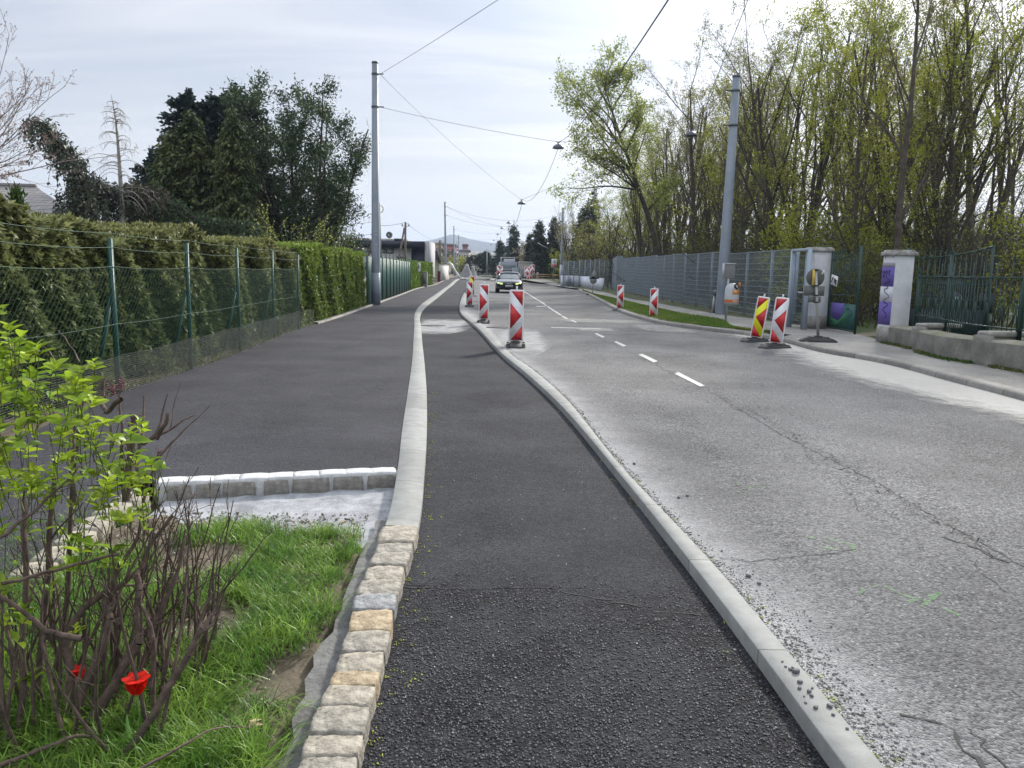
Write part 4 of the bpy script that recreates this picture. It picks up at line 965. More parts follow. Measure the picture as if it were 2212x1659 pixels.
def gable_house():
    Y = 96.; f = lambda px, py: A(px, py, Y)
    t = thing('gable_house', 'small house with a dark steep roof and white gable trim beyond the bungalow', 'house', (f(935, 560).x, Y, 0)); ox = t.location.x
    q = MB(); apex = f(942.5, 541.5); l = f(937, 565); r = f(949, 566)
    q.add([(l.x-ox, 0, l.z), (r.x-ox, 0, r.z), (apex.x-ox, 0, apex.z), (l.x-ox, 0, .2), (r.x-ox, 0, .2)], [(3, 4, 1, 2, 0)]); q.build('gable_wall', mat('pale_green_wall', (.30, .34, .22), .8), t)
    a = f(925, 542); q = MB(); q.add([(a.x-ox, 1.8, a.z), (apex.x-ox, -.25, apex.z), (l.x-ox-.1, -.25, l.z-.1), (f(925, 566).x-ox, 1.8, l.z-.1), (a.x-ox, 2.1, a.z+.02), (apex.x-ox, .2, apex.z+.05)], [(0, 1, 2, 3), (0, 1, 5, 4)])
    q.build('roof', mat('dark_roof', (.035, .036, .042), .7), t)
    q = MB(); q.bar((apex.x-ox, -.3, apex.z), (l.x-ox, -.3, l.z), .16); q.build('barge_board', mat('white_trim', (.5, .5, .48), .6), t)
    q = MB(); q.bar((apex.x-ox, -.3, apex.z), (r.x-ox+.1, -.3, r.z-.1), .35); q.build('roof_edge', MATS['dark_roof'], t)
    q = MB(); q.box((apex.x-ox, -.03, (apex.z+l.z)/2-.25), (.28, .06, .5)); q.build('window', M_glass, t)
gable_house()
M_oldwood = mat('weathered_wood', (.10, .085, .07), .9, col2=(.17, .15, .13), vscale=6, bump=.4, bscale=20)
def aframe(label, xt, yt, xb, yb, bx0, by0, bx1, by1, cross, Y, ins=True):
    T, B_ = A(xt, yt, Y), A(xb, yb, Y); B_.z = GH(Y); t = thing('wooden_power_pole', label, 'power pole', (B_.x, Y, B_.z)); O = t.location
    q = MB(); q.tube([Vector((0, 0, 0)), T-Vector((O.x, Y, O.z))], [.10*Y/60, .08*Y/60], 8); q.build('shaft', M_oldwood, t)
    a, b = A(bx0, by0, Y), A(bx1, by1, Y); d = (b-a).normalized(); b = b+d*((b.z-GH(Y))/max(.1, -d.z)*.0)
    k = (a.z-GH(Y))/(a.z-b.z); b = a.lerp(b, k); q = MB(); q.tube([a-O, b-O+Vector((0, -.3, 0))], .075*Y/60, 8); q.build('strut', M_oldwood, t)
    if cross: c0, c1 = A(cross[0], cross[1], Y), A(cross[2], cross[1], Y); q = MB(); q.bar(c0-O+Vector((0, -.15, 0)), c1-O+Vector((0, -.15, 0)), .17); q.build('cross_brace', M_oldwood, t)
    if ins:
        for s in (-1, 1): q = MB(); q.lathe([(.05, -.1), (.08, 0), (.05, .06), (.02, .12)], 8, c=tuple(T-O+Vector((.25*s, 0, -.2)))); q.bar(T-O+Vector((0, 0, -.3)), T-O+Vector((.25*s, 0, -.3)), .04); q.build('insulator', mat('porcelain', (.5, .5, .5), .3), t)
    return T
T1 = aframe('old wooden power pole with a slanting strut in front of the bungalow', 876, 480, 874.5, 570, 873.5, 492, 861, 566, (858, 556, 879), 60)
T2 = aframe('old wooden strut pole half hidden behind the tall left pole', 812.5, 487, 812, 570, 812, 493, 796, 556, (794, 541, 818), 58)
T3 = aframe('thin distant wooden power pole above the gable house', 950.5, 519, 951.5, 590, 950, 528, 946, 560, None, 105)
q = MB(); T4 = A(820.8, 438, 44); q.tube([(T4.x+.02, 44, 0), (T4.x, 44, T4.z)], .045, 8); o = q.build('slim_mast', mat('galvanised', (.33, .35, .36), .5, metal=.4)); 
tt = thing('cable_mast', 'slim metal mast with a coil of cable right beside the tall left pole', 'mast', (0, 0, 0)); o.parent = tt
q = MB(); P = [(T4.x+.18*math.cos(a), 44, T4.z-.35+.2*math.sin(a)) for a in np.linspace(0, 2*PI, 14)]; q.tube(P, .022, 5); q.build('cable_coil', M_wirem, tt)
cable(T2, T1, .1, 'old power line between the two wooden strut poles', r=.02)
cable(T1, T3, .4, 'old power line on to the distant wooden pole', r=.02)
cable(A(700, 488, 50), A(808, 479, 50), .05, 'power line emerging from the dark left tree, upper one', r=.014)
cable(A(700, 513, 50), A(808, 505, 50), .05, 'power line emerging from the dark left tree, lower one', r=.014)
# far blocks
def block(label, cat, x0, y0, x1, y1, Y, m, nw, nf, dep=20, win=None):
    a, b = A(x0, y0, Y), A(x1, y1, Y); cx = (a.x+b.x)/2; t = thing('apartment_block', label, cat, (cx, Y, 0)); w = abs(b.x-a.x)
    q = MB(); q.box((0, dep/2, a.z/2), (w, dep, a.z)); q.build('wall', m, t)
    q = MB(); q.box((0, dep/2, a.z+.15), (w+.8, dep+.8, .5)); q.build('roof', mat('block_roof', (.25, .22, .20), .9), t)
    for i in range(nw):
        for j in range(nf): q = MB(); q.box((-w/2+w*(i+.5)/nw, -.05, a.z-2.0-j*3.1), (w/nw*.45, .12, 1.5)); q.build('window', win or M_dark, t)
block('pale yellow apartment block far beyond the bungalow roof', 'apartment block', 925, 526.5, 957.5, 560, 270, mat('ochre_wall', (.50, .42, .26), .9), 6, 3)
block('pinkish red apartment block behind the left poles', 'apartment block', 957, 529, 982, 560, 255, mat('red_wall', (.42, .17, .14), .9), 3, 3)
block('low pale house with balconies seen over the bungalow at left', 'house', 758, 520, 790, 560, 110, mat('cream_wall', (.55, .50, .44), .9), 3, 1, 8)
block('small white building at the far left end of the street', 'house', 990, 541.5, 1012, 570, 240, mat('white_far', (.50, .48, .46), .9), 4, 2, 10)
t = thing('factory_chimney', 'slim dark red brick chimney far off above the trees', 'chimney', A(1005, 560, 400)); t.location.z = 0
top_ = A(1005, 527, 400).z
q = MB(); q.tube([(0, 0, 0), (0, 0, top_)], [2.0, 1.4], 12); q.build('stack', mat('brick_red', (.20, .075, .06), .9, var=.2), t)
q = MB(); q.tube([(0, 0, top_-1.2), (0, 0, top_-.3)], 1.75, 12); q.build('rim', mat('brick_dark', (.12, .05, .04), .9), t)
# grey tiled roof at the far left
def left_roof():
    Y = 30; t = thing('tiled_roof_house', 'house with a pale grey tiled roof behind the hedge at the left edge', 'house', (A(60, 440, Y).x, Y, 0)); ox = t.location.x
    a, b, c, d = A(-90, 398, Y+4), A(78, 404, Y+4), A(165, 462, Y), A(-90, 470, Y)
    q = MB(); q.add([(p.x-ox, p.y-Y, p.z) for p in (a, b, c, d)], [(0, 3, 2, 1)]); e = Vector((0, 4, -2.8)); q.add([(p.x-ox, p.y-Y, p.z) for p in (a, b, b+e, a+e)], [(0, 1, 2, 3)])
    q.add([(p.x-ox, p.y-Y, p.z) for p in (b, c, b+e)], [(0, 1, 2)])
    m, nt, bs = nodes('roof_tiles'); N = nt.nodes.new; L = nt.links.new; tc = N('ShaderNodeTexCoord'); br_ = N('ShaderNodeTexBrick'); mp = N('ShaderNodeMapping'); L(tc.outputs['Object'], mp.inputs[0]); mp.inputs['Rotation'].default_value = (math.radians(55), 0, 0); L(mp.outputs[0], br_.inputs[0]); br_.inputs['Scale'].default_value = 2.2
    br_.inputs['Color1'].default_value = (.27, .25, .24, 1); br_.inputs['Color2'].default_value = (.20, .19, .185, 1); br_.inputs['Mortar'].default_value = (.08, .08, .08, 1); L(br_.outputs[0], bs.inputs['Base Color']); bs.inputs['Roughness'].default_value = .8
    q.build('roof', m, t); q = MB(); q.box((0-1, 3, c.z/2-.1), (5, 4, c.z-.3)); q.build('wall', MATS['cream_wall'], t)
    q = MB(); q.bar((a.x-ox, a.y-Y, a.z+.04), (b.x-ox, b.y-Y, b.z+.04), .16); q.build('ridge', mat('ridge_tile', (.22, .21, .20), .8), t)
left_roof()
# hills
def hills(name, prof, Y, depth, m, seed):
    r = np.random.default_rng(seed); xs = np.linspace(prof[0][0], prof[-1][0], 150); yp = np.interp(xs, [p[0] for p in prof], [p[1] for p in prof]); V = []; nd = 22
    for i in range(len(xs)):
        P = A(xs[i], yp[i]+r.normal(0, .35), Y)
        for j in range(nd):
            u = j/(nd-1)*2-1; k = math.exp(-u*u*3.5)*(1-u**6); V.append((P.x*(1+u*depth/Y*.5), Y+u*depth, P.z*k+(r.normal(0, 1.5) if abs(u) < .9 and abs(u) > .1 else 0)))
    F = [(i*nd+j, (i+1)*nd+j, (i+1)*nd+j+1, i*nd+j+1) for i in range(len(xs)-1) for j in range(nd-1)]
    o = MB().add(V, np.array(F)).build(name, m, smooth=True); struct(o)
hills('hills', [(400, 575), (560, 560), (700, 545), (780, 538), (860, 529), (900, 523), (930, 520), (942, 516), (955, 514), (964, 509), (974, 507.5), (990, 508.5), (1000, 512), (1012, 516), (1040, 521), (1060, 524), (1090, 530), (1130, 533), (1200, 540), (1400, 545), (1800, 560), (2300, 590)], 2600, 700, mat('hill_forest', (.03, .045, .035), 1, col2=(.07, .075, .055), vscale=.012), 2)
hills('foothills', [(300, 580), (700, 560), (860, 551), (960, 545), (1010, 541), (1060, 546), (1120, 544), (1200, 556), (1700, 585)], 1400, 350, mat('foothill', (.06, .08, .04), 1, col2=(.22, .20, .17), vscale=.03), 3)
# ================================================================ right side
M_fgrey = mat('grey_fence_paint', (.20, .25, .30), .5, col2=(.26, .30, .35), vscale=2, metal=.1)
M_fwire = mat('grey_fence_wire', (.27, .31, .35), .5, metal=.2)
def grey_fence():
    px = [1711, 1658, 1606, 1556, 1532, 1502, 1475, 1451, 1431, 1414, 1399, 1385, 1373, 1361, 1350, 1340, 1330, 1321, 1312, 1303, 1293, 1283, 1273, 1262, 1250, 1238, 1226, 1215]
    base = Curve(gl([(1800, 716), (1733, 703), (1640, 687), (1536, 668), (1440, 650), (1334.6, 629.5), (1301.7, 626), (1260, 620), (1212.7, 614)], zF))
    # points on that line under each post
    pts = []
    for x in px:
        lo, hi = 15., 110.
        for _ in range(40):
            m = (lo+hi)/2; X = base(m); q = RM.inverted() @ Vector((X, m, zF+GH(m)-CAMH)); sx = 1106+FPX*q.x/-q.z
            if sx > x: lo = m
            else: hi = m
        pts.append(Vector((base(lo), lo, zF+GH(lo))))
    topy = lambda x: np.interp(x, [1212, 1316, 1377, 1431, 1503, 1578, 1712], [566.5, 560, 556, 552.5, 548.5, 545.5, 547.5])
    t = thing('mesh_fence', 'long stepped grey bar mesh fence between the pavement and the woodland', 'fence', pts[0]); O = pts[0]
    step_at = {3: 1}; H = []
    for i in range(len(px)-1):
        xm = (px[i]+px[i+1])/2; p = pts[i]; h = A(px[i], topy(px[i]), p.y).z; H.append(h)
    # tops go up in steps every two or three bays
    for k in range(0, len(H), 3):
        v = max(H[k:k+3]); H[k:k+3] = [v]*len(H[k:k+3])
    for i, p in enumerate(pts):
        h = max(H[max(0, i-1)], H[min(i, len(H)-1)])
        q = MB(); q.box((p.x-O.x+.03, p.y-O.y, (h+p.z-.05)/2-O.z), (.09, .06, h-p.z+.08)); q.build('post', M_fgrey, t)
    for i in range(len(pts)-1):
        a, b = pts[i]-O, pts[i+1]-O; a_y = pts[i].y; top = H[i]-O.z; L = (b-a).length; q = MB(); P0 = []; P1 = []
        n = int((H[i]-pts[i].z-.05)/.2)
        for j in range(n+1):
            z = top-j*.2
            for s in (-.012, .012): P0.append((a.x+s, a.y, z)); P1.append((b.x+s, b.y, z))
        q.sticks(P0, P1, .0055+a_y*.00009, .0055+a_y*.00009, 4); P0 = []; P1 = []; k = int(L/.05)
        for j in range(k): p = a.lerp(b, j/k); P0.append((p.x, p.y, top+.02)); P1.append((p.x, p.y, max(a.z, b.z)+.04))
        rr_ = .0028+a_y*.00005+(.005 if i > 17 else 0); q.sticks(P0, P1, rr_, rr_, 3); q.build('mesh_panel', M_fwire, t)
        q = MB(); q.bar(Vector((a.x, a.y, top+.01)), Vector((b.x, b.y, top+.01)), .03, .02); q.build('top_rail', M_fgrey, t)
    # gate frame next to the pillar
    g = MB(); c0 = G(1702, 706, zF); c1 = G(1737, 712, zF)
    zt = A(1712, 541, c0.y).z
    for c in (c0, c1): g.box((c.x-O.x, c.y-O.y, (zt+c.z)/2-O.z), (.1, .1, zt-c.z))
    g.bar(Vector((c0.x, c0.y, zt))-O, Vector((c1.x, c1.y, zt))-O, .1, .08); g.build('gate_frame', mat('pale_frame', (.32, .38, .44), .5), t)
    g = MB(); a = c0.lerp(c1, .15)-O; b = c0.lerp(c1, .85)-O; h = zt-.12-O.z
    g.bar(a, Vector((a.x, a.y, h)), .05); g.bar(b, Vector((b.x, b.y, h)), .05)
    P0 = [(a.x, a.y, h-.04-j*.2) for j in range(10)]; P1 = [(b.x, b.y, h-.04-j*.2) for j in range(10)]; g.sticks(P0, P1, .005, .005, 4)
    P0 = [tuple(a.lerp(b, j/14)+Vector((0, 0, .1))) for j in range(1, 14)]; P1 = [(p[0], p[1], h) for p in P0]; g.sticks(P0, P1, .003, .003, 3); lf = g.build('gate_leaf', M_fgrey, t)
    g = MB(); g.box((b.x-.1, b.y-.04, b.z+1.02), (.16, .03, .03)); g.build('handle', mat('white_plastic', (.6, .6, .6), .4), lf)
    return pts, O
fpts, fO = grey_fence()
# low white wall at the far end of the fence
def low_white_wall():
    t = thing('low_white_wall', 'low stepped white wall at the far foot of the grey fence', 'wall', (0, 0, 0))
    seg = [(1301.5, 626, 604), (1277, 622.5, 599.5), (1250, 619, 596.5), (1230, 616, 595.5), (1213, 614, 595)]
    for i in range(len(seg)-1):
        a = G(seg[i][0], seg[i][1], zF); b = G(seg[i+1][0], seg[i+1][1], zF); h = A(seg[i+1][0], seg[i+1][2], b.y).z
        q = MB(); d = (b-a); s = Vector((d.y, -d.x, 0)).normalized()*.12
        V = [a-s, a+s, b+s, b-s]; q.add([(v.x, v.y, a.z-.05) for v in V]+[(v.x, v.y, h) for v in V], [(0, 1, 2, 3), (4, 7, 6, 5), (0, 4, 5, 1), (1, 5, 6, 2), (2, 6, 7, 3), (3, 7, 4, 0)])
        q.build('wall_step', mat('white_wash', (.66, .68, .76), .85, var=.12, vscale=2.5), t)
low_white_wall()
# ---- gate pillars
M_pil = mat('pillar_plaster', (.70, .70, .73), .9, col2=(.55, .55, .57), vscale=3.0, bump=.5, bscale=25)
M_cap = mat('pillar_cap', (.16, .155, .14), .95, col2=(.42, .41, .39), vscale=7, bump=.6, bscale=30)
M_purple = mat('purple_paint', (.13, .095, .36), .75, var=.1, vscale=5)
M_tag = mat('dark_spray', (.035, .025, .06), .7)
M_stain = mat('damp_stain', (.22, .21, .19), .95, col2=(.36, .355, .34), vscale=8)
def pillar(label, c, w, ztop, rz):
    t = thing('gate_pillar', label, 'gate pillar', c, rz); h = ztop-c.z
    q = MB(); q.box((0, 0, (h-.13)/2), (w, w, h-.13)); o = q.build('shaft', M_pil, t); bv = o.modifiers.new('b', 'BEVEL'); bv.width = .015; bv.segments = 2
    q = MB(); q.box((0, 0, h-.085), (w+.1, w+.1, .09)); q.box((0, 0, h-.03), (w+.02, w+.02, .06)); o = q.build('cap', M_cap, t); bv = o.modifiers.new('b', 'BEVEL'); bv.width = .02; bv.segments = 2
    q = MB(); q.box((0, 0, .18), (w+.012, w+.012, .36)); q.build('base', M_stain, t)
    return t, h
y2 = G(1912, 741, zF); y1 = G(1743, 710, zF)
pz2 = A(1912, 539, y2.y).z; pz1 = A(1744, 533, y1.y).z
rz2 = math.radians(8)
# pillar 2: near corner at px 1912
W2 = .46
p2c = Vector((y2.x+W2/2+.02, y2.y+W2/2, zF)); p1c = Vector((y1.x+.27, y1.y+.24, zF))
P2, h2 = pillar('near gate pillar with purple and white painted blocks and a dark squiggle', p2c, W2, pz2, rz2)
P1, h1 = pillar('far gate pillar with thin violet scribbles behind the round sign', p1c, .5, pz1, rz2)
def face_quad(par, name, fn, u0, v0, u1, v1, w, m, off=.004):
    # fn 'L' = street side (-x), 'F' = front (-y)
    q = MB()
    if fn == 'L': q.box((-w/2-off/2, -(u0+u1)/2+0, (v0+v1)/2), (off, abs(u1-u0), abs(v1-v0)))
    else: q.box(((u0+u1)/2, -w/2-off/2, (v0+v1)/2), (abs(u1-u0), off, abs(v1-v0)))
    return q.build(name, m, par)
a = W2/2-.002
M_pw = mat('white_patch', (.60, .60, .66), .8); M_gp = mat('grey_patch', (.30, .30, .33), .8)
for v0, v1, m in ((.56, 1.13, M_purple), (1.13, 1.5, M_pw), (1.5, 1.98, M_purple), (1.98, 2.08, M_gp)):
    k = h2/2.27
    face_quad(P2, 'painted_block', 'L', -a, (v0-.12)*k, a, (v1-.12)*k, W2, m)
    q = MB()
# spray squiggle on the street side: letters on top then a zigzag line
k = h2/2.27
sq = [(.02, 1.72), (.06, 1.66), (.0, 1.60), (-.08, 1.56), (-.1, 1.52), (.06, 1.48), (.1, 1.44), (-.02, 1.40), (-.06, 1.37), (.09, 1.33), (.06, 1.27), (-.1, 1.18), (-.12, 1.14), (.06, 1.07), (.08, 1.03), (-.08, .98), (-.1, .95), (.05, .88), (.08, .82), (-.04, .76), (-.08, .70), (-.06, .62)]
q = MB(); q.tube([(-W2/2-.007, u, (v-.02)*k) for u, v in sq], .009, 5)
for lp in ([(.15, 1.72), (.19, 1.76), (.14, 1.79), (.10, 1.75), (.13, 1.70), (.19, 1.66), (.15, 1.62), (.10, 1.66)], [(.05, 1.80), (.0, 1.76), (.04, 1.70), (.08, 1.74), (.05, 1.79)], [(-.02, 1.78), (-.09, 1.80), (-.03, 1.70), (-.10, 1.66)], [(-.03, 1.73), (-.09, 1.73)]):
    q.tube([(-W2/2-.007, u, (v-.02)*k) for u, v in lp], .008, 5)
q.build('squiggle', M_tag, P2)
q = MB()
for s in (-1, 1): q.tube([(-W2/2-.006, s*.13, 1.90), (-W2/2-.006, s*.15, 1.94), (-W2/2-.006, s*.13, 1.97)], .008, 4)
q.build('small_marks', mat('red_mark', (.25, .06, .10), .7), P2)
for vv in ((-.05, .45, .5), (-.12, .9, .3), (.05, 1.2, .2)):
    pass
M_violet = mat('violet_scribble', (.22, .16, .48), .75)
q = MB()
for lp in ([(.08, 1.65), (.0, 1.3), (.15, 1.2), (.22, 1.0), (.1, .9), (-.02, .88)], [(.05, 1.75), (.03, 1.42)], [(.18, 1.5), (.19, 1.25)], [(.15, .62), (.0, .7), (-.1, .5), (.1, .42), (-.05, .8), (.02, .35)], [(-.1, .75), (.12, .5)], [(.1, .8), (-.12, .62)]):
    q.tube([(-.257, u, v+.25) for u, v in lp], .009, 4)
q.build('scribble', M_violet, P1)
# ---- low concrete wall with raised blocks, right of the near pillar
M_cwall = mat('old_concrete', (.15, .145, .125), .95, col2=(.27, .26, .235), vscale=2.6, bump=.8, bscale=18, bdist=.02, vdetail=8)
M_mossy = mat('mossy_top', (.26, .25, .21), .95, col2=(.17, .165, .10), vscale=3, bump=.6, bscale=22)
def low_wall():
    t = thing('low_concrete_wall', 'low weathered concrete wall with raised blocks right of the near gate pillar', 'wall', p2c); O = p2c
    ln = [(y2.y+.02, y2.x+.05)]; ys_ = np.linspace(y2.y-.05, 9.0, 24); V = []
    for y in ys_:
        x = FE(y)+.03; V.append((x, y))
    prof = lambda y: (.36+(y2.y-y)*.012, .34)
    q = MB(); n = len(V); VV = []
    for x, y in V:
        h, w = prof(y); VV += [(x, y, zF-.06), (x, y, zF+h), (x+.05, y, zF+h+.04), (x+w, y, zF+h+.05), (x+w, y, zF-.06)]
    F = [(r*5+i, (r+1)*5+i, (r+1)*5+i+1, r*5+i+1) for r in range(n-1) for i in (0, 3)]; F += [(0, 1, 2, 3, 4), tuple((n-1)*5+i for i in (4, 3, 2, 1, 0))]
    q.add(np.array(VV)-np.array(O), F); F2 = [(r*5+i, (r+1)*5+i, (r+1)*5+i+1, r*5+i+1) for r in range(n-1) for i in (1, 2)]
    q.add(np.array(VV)-np.array(O), F2, 1); q.build('wall', [M_cwall, M_mossy], t)
    for pxa in ((1955, 15.9, .62), (2112, 13.35, .6)):
        y = pxa[1]; x = FE(y)+.03; h, w = prof(y); hh = h+.13
        q = MB(); q.rough_rock((x+.30-O.x, y-O.y, zF+hh/2-.05-O.z), (.66, .42, hh+.1), rk, sub=4, amt=.02, rz=.25); o = q.build('raised_block', M_cwall, t)
        q = MB(); q.rough_rock((x+.46-O.x, y-O.y+.0, zF+hh+.0-O.z), (.9, .40, .09), rk, sub=3, amt=.02, rz=.25); q.build('block_cap', mat('block_cap', (.20, .195, .175), .95, col2=(.33, .32, .29), vscale=6, bump=.5, bscale=30), t)
low_wall()
# weeds at its foot
def wall_weeds():
    r = np.random.default_rng(14); n = 5200; y = 9+r.random(n)*(y2.y-9); k = (np.sin(y*2.3)+np.sin(y*5.1)+np.sin(y*.9+1)) > -.9; y = y[k]; P = np.array([(FE(q)-abs(r.normal(0, .06)), q, zF) for q in y])
    D = r.normal(0, .7, P.shape)+np.array((-.3, 0, .8)); m = MB().cards(P, D, r.normal(0, 1, P.shape)+np.array((0, 0, .6)), r.uniform(.03, .08, len(P)), r.uniform(.01, .025, len(P)))
    tag(m.build('wall_weeds', leafmat('weed_leaf', (.06, .12, .02), (.14, .16, .05))), 'green weeds growing along the foot of the low concrete wall', 'weeds', kind='stuff')
wall_weeds()
# ---- green iron fence behind the low wall
M_iron = mat('green_iron', (.011, .042, .033), .45, var=.2, vscale=6)
def iron_fence():
    t = thing('iron_fence', 'green iron bar fence with spear tips behind the low concrete wall', 'fence', p2c); O = p2c
    xf = lambda y: FE(y)+.55; y0, y1 = y2.y-.15, 10.2; n = int((y0-y1)/.115)
    def pt(y, z): return Vector((xf(y)-O.x, y-O.y, z-O.z))
    zt, zb = 1.66, .80
    for z, w in ((zt, .045), (zb, .045)):
        q = MB(); k = 12; P = [pt(y0+(y1-y0)*i/k, z-(.05 if z < 1 else .02)*i/k) for i in range(k+1)]
        for a, b in zip(P[:-1], P[1:]): q.bar(a, b, w, .03)
        q.build('rail', M_iron, t)
    for y, hh in ((y0, 1.72), (15.7, 2.1), (13.15, 2.12), (10.6, 2.12)):
        q = MB(); q.bar(pt(y, .3), pt(y, hh), .05); q.lathe([(.03, 0), (.045, .03), (.0, .14)], 8, c=tuple(pt(y, hh))); q.build('post', M_iron, t)
    for i in range(1, n):
        y = y0-i*.115; ph = i % 3; q = MB()
        if ph == 0:
            q.bar(pt(y, .5), pt(y, zt+.28), .014); q.lathe([(.012, 0), (.02, .02), (0, .09)], 6, c=tuple(pt(y, zt+.28)))
        else:
            # the short bars lean together in a V below and end in a spear head
            s = -1 if ph == 1 else 1
            q.bar(pt(y, .45), pt(y+s*.0, zt), .012)
            q.bar(pt(y+s*.02, .86), pt(y+s*.055, 1.22), .012)
            if ph == 1: q.lathe([(.012, 0), (.024, .025), (0, .08)], 6, c=tuple(pt(y-.055, 1.22)))
        q.build('bar', M_iron, t)
iron_fence()
# ---- the two green gate leaves
def gate_leaf(label, hinge, d, w, gx, solid, painted):
    t = thing('gate_leaf', label, 'gate', hinge); d = Vector(d).normalized(); rz = math.atan2(d.y, d.x); t.rotation_euler = (0, 0, rz)
    topz = lambda u: 1.93+.30*(u/w)**2.2
    q = MB(); P = [Vector((w*i/10, 0, topz(w*i/10))) for i in range(11)]
    for a, b in zip(P[:-1], P[1:]): q.bar(a, b, .03, .035)
    q.bar((0, 0, .07), (w, 0, .07), .04); q.bar((0, 0, .06), (0, 0, 2.15), .05); q.bar((w, 0, .0), (w, 0, topz(w)+.03), .05); q.bar((0, 0, .98), (w, 0, .98), .03, .03); q.bar((0, 0, 1.35), (w, 0, 1.35), .02, .03)
    q.build('leaf_frame', M_iron, t)
    n = int(w/.115)
    for i in range(1, n):
        u = w*i/n; zt = topz(u)+(.15 if u < w*.5 else .02); q = MB(); q.bar((u, 0, .7), (u, 0, zt), .014)
        if u < w*.5: q.lathe([(.012, 0), (.02, .02), (0, .09)], 6, c=(u, 0, zt))
        q.build('bar', M_iron, t)
    q = MB(); q.box((w/2, 0, .42), (w-.06, .012, .68)); o = q.build('solid_panel', solid, t)
    if painted:
        for sy in (-1, 1):
            q = MB(); poly = [(.12, .40), (.16, .76), (w*.55, .76), (w*.58, .62), (w*.5, .42), (w*.36, .30), (.3, .34)]; Mx = Matrix.Translation((0, sy*.008, 0)) @ Matrix.Rotation(PI/2, 4, 'X'); q.prism(poly, -.001, .001, Mx); q.build('purple_patch', M_purple, t)
            q = MB(); poly = [(.05, .12), (.08, .42), (.3, .33), (w*.42, .30), (w*.6, .5), (w*.72, .55), (w*.62, .2), (w*.3, .1)]; Mx = Matrix.Translation((0, sy*.0075, 0)) @ Matrix.Rotation(PI/2, 4, 'X'); q.prism(poly, -.001, .001, Mx); q.build('green_patch', mat('bright_green_paint', (.02, .14, .05), .6, col2=(.02, .09, .06), vscale=5), t)
            q = MB(); q.tube([(w*.66, sy*.012, .62), (w*.76, sy*.012, .66), (w*.86, sy*.012, .60), (w*.85, sy*.012, .5), (w*.80, sy*.012, .45)], .02, 5); q.build('paint_loop', mat('dull_teal', (.03, .11, .09), .6), t)
    return t
hp = Vector((p1c.x+.30, p1c.y-.26, zF)); e1 = G(1846, 722, zF)
d = e1-hp
g1 = gate_leaf('green iron gate leaf with a purple painted panel next to the far pillar', hp, d, d.length, 0, mat('teal_panel', (.015, .085, .075), .5, var=.2, vscale=3), True)
hp2 = Vector((p2c.x+.40, p2c.y+.35, zF)); e2 = A(2083, 724, 17.2)
g2 = gate_leaf('dark green iron gate leaf swung open inwards behind the near pillar', hp2, (1, .02, 0), 1.95, 0, mat('dark_panel', (.008, .022, .025), .5), False)
# small white sign with a black paw like mark on the gate
c = A(1807, 606, 20.9)
t = thing('gate_sign', 'small white square sign with black marks on the gate leaf', 'sign', (c.x-.04, c.y, c.z), math.atan2(d.y, d.x)); t.rotation_euler = (0, math.radians(8), math.atan2(d.y, d.x))
q = MB(); q.box((0, -.02, 0), (.42, .01, .27)); q.build('plate', mat('sign_white', (.72, .72, .72), .5), t)
q = MB()
for (x, z, a_, b_) in ((-.12, .02, .025, .05), (-.07, .05, .02, .05), (-.15, -.04, .03, .03), (.06, .0, .07, .06), (.13, -.05, .04, .05), (.03, .055, .03, .025), (.16, .02, .03, .02)):
    M = Matrix.Translation((x, -.027, z)) @ Matrix.Rotation(PI/2, 4, 'X') @ Matrix.Diagonal((a_, b_, 1, 1)); q.prism([(math.cos(k*PI/5), math.sin(k*PI/5)) for k in range(10)], -.001, .001, M)
q.build('black_mark', mat('ink', (.01, .01, .01), .6), t)
# dark litter bin and bench behind the iron fence
c = Vector((A(2060, 660, 21).x, 21, zF))
t = thing('park_bin', 'dark slim bin standing behind the iron fence in the woods', 'bin', c)
q = MB(); q.lathe([(.14, 0), (.17, .1), (.18, .85), (.16, 1.0), (.10, 1.1), (0, 1.13)], 16); q.build('body', mat('bin_dark', (.012, .02, .032), .4), t, smooth=True)
q = MB(); q.box((0, -.17, .95), (.18, .05, .1)); q.build('opening', mat('slot', (.3, .32, .34), .4), t)
t = thing('park_board', 'low dark board on posts behind the iron fence', 'notice board', Vector((A(2135, 700, 20).x, 20.2, zF)))
q = MB(); q.box((0, 0, .85), (.35, .05, .5)); q.build('board', mat('board_dark', (.012, .02, .03), .5), t)
q = MB(); q.bar((-.12, 0, 0), (-.12, 0, .7), .05); q.build('leg', M_iron, t); q = MB(); q.bar((.12, 0, 0), (.12, 0, .7), .05); q.build('leg', M_iron, t)

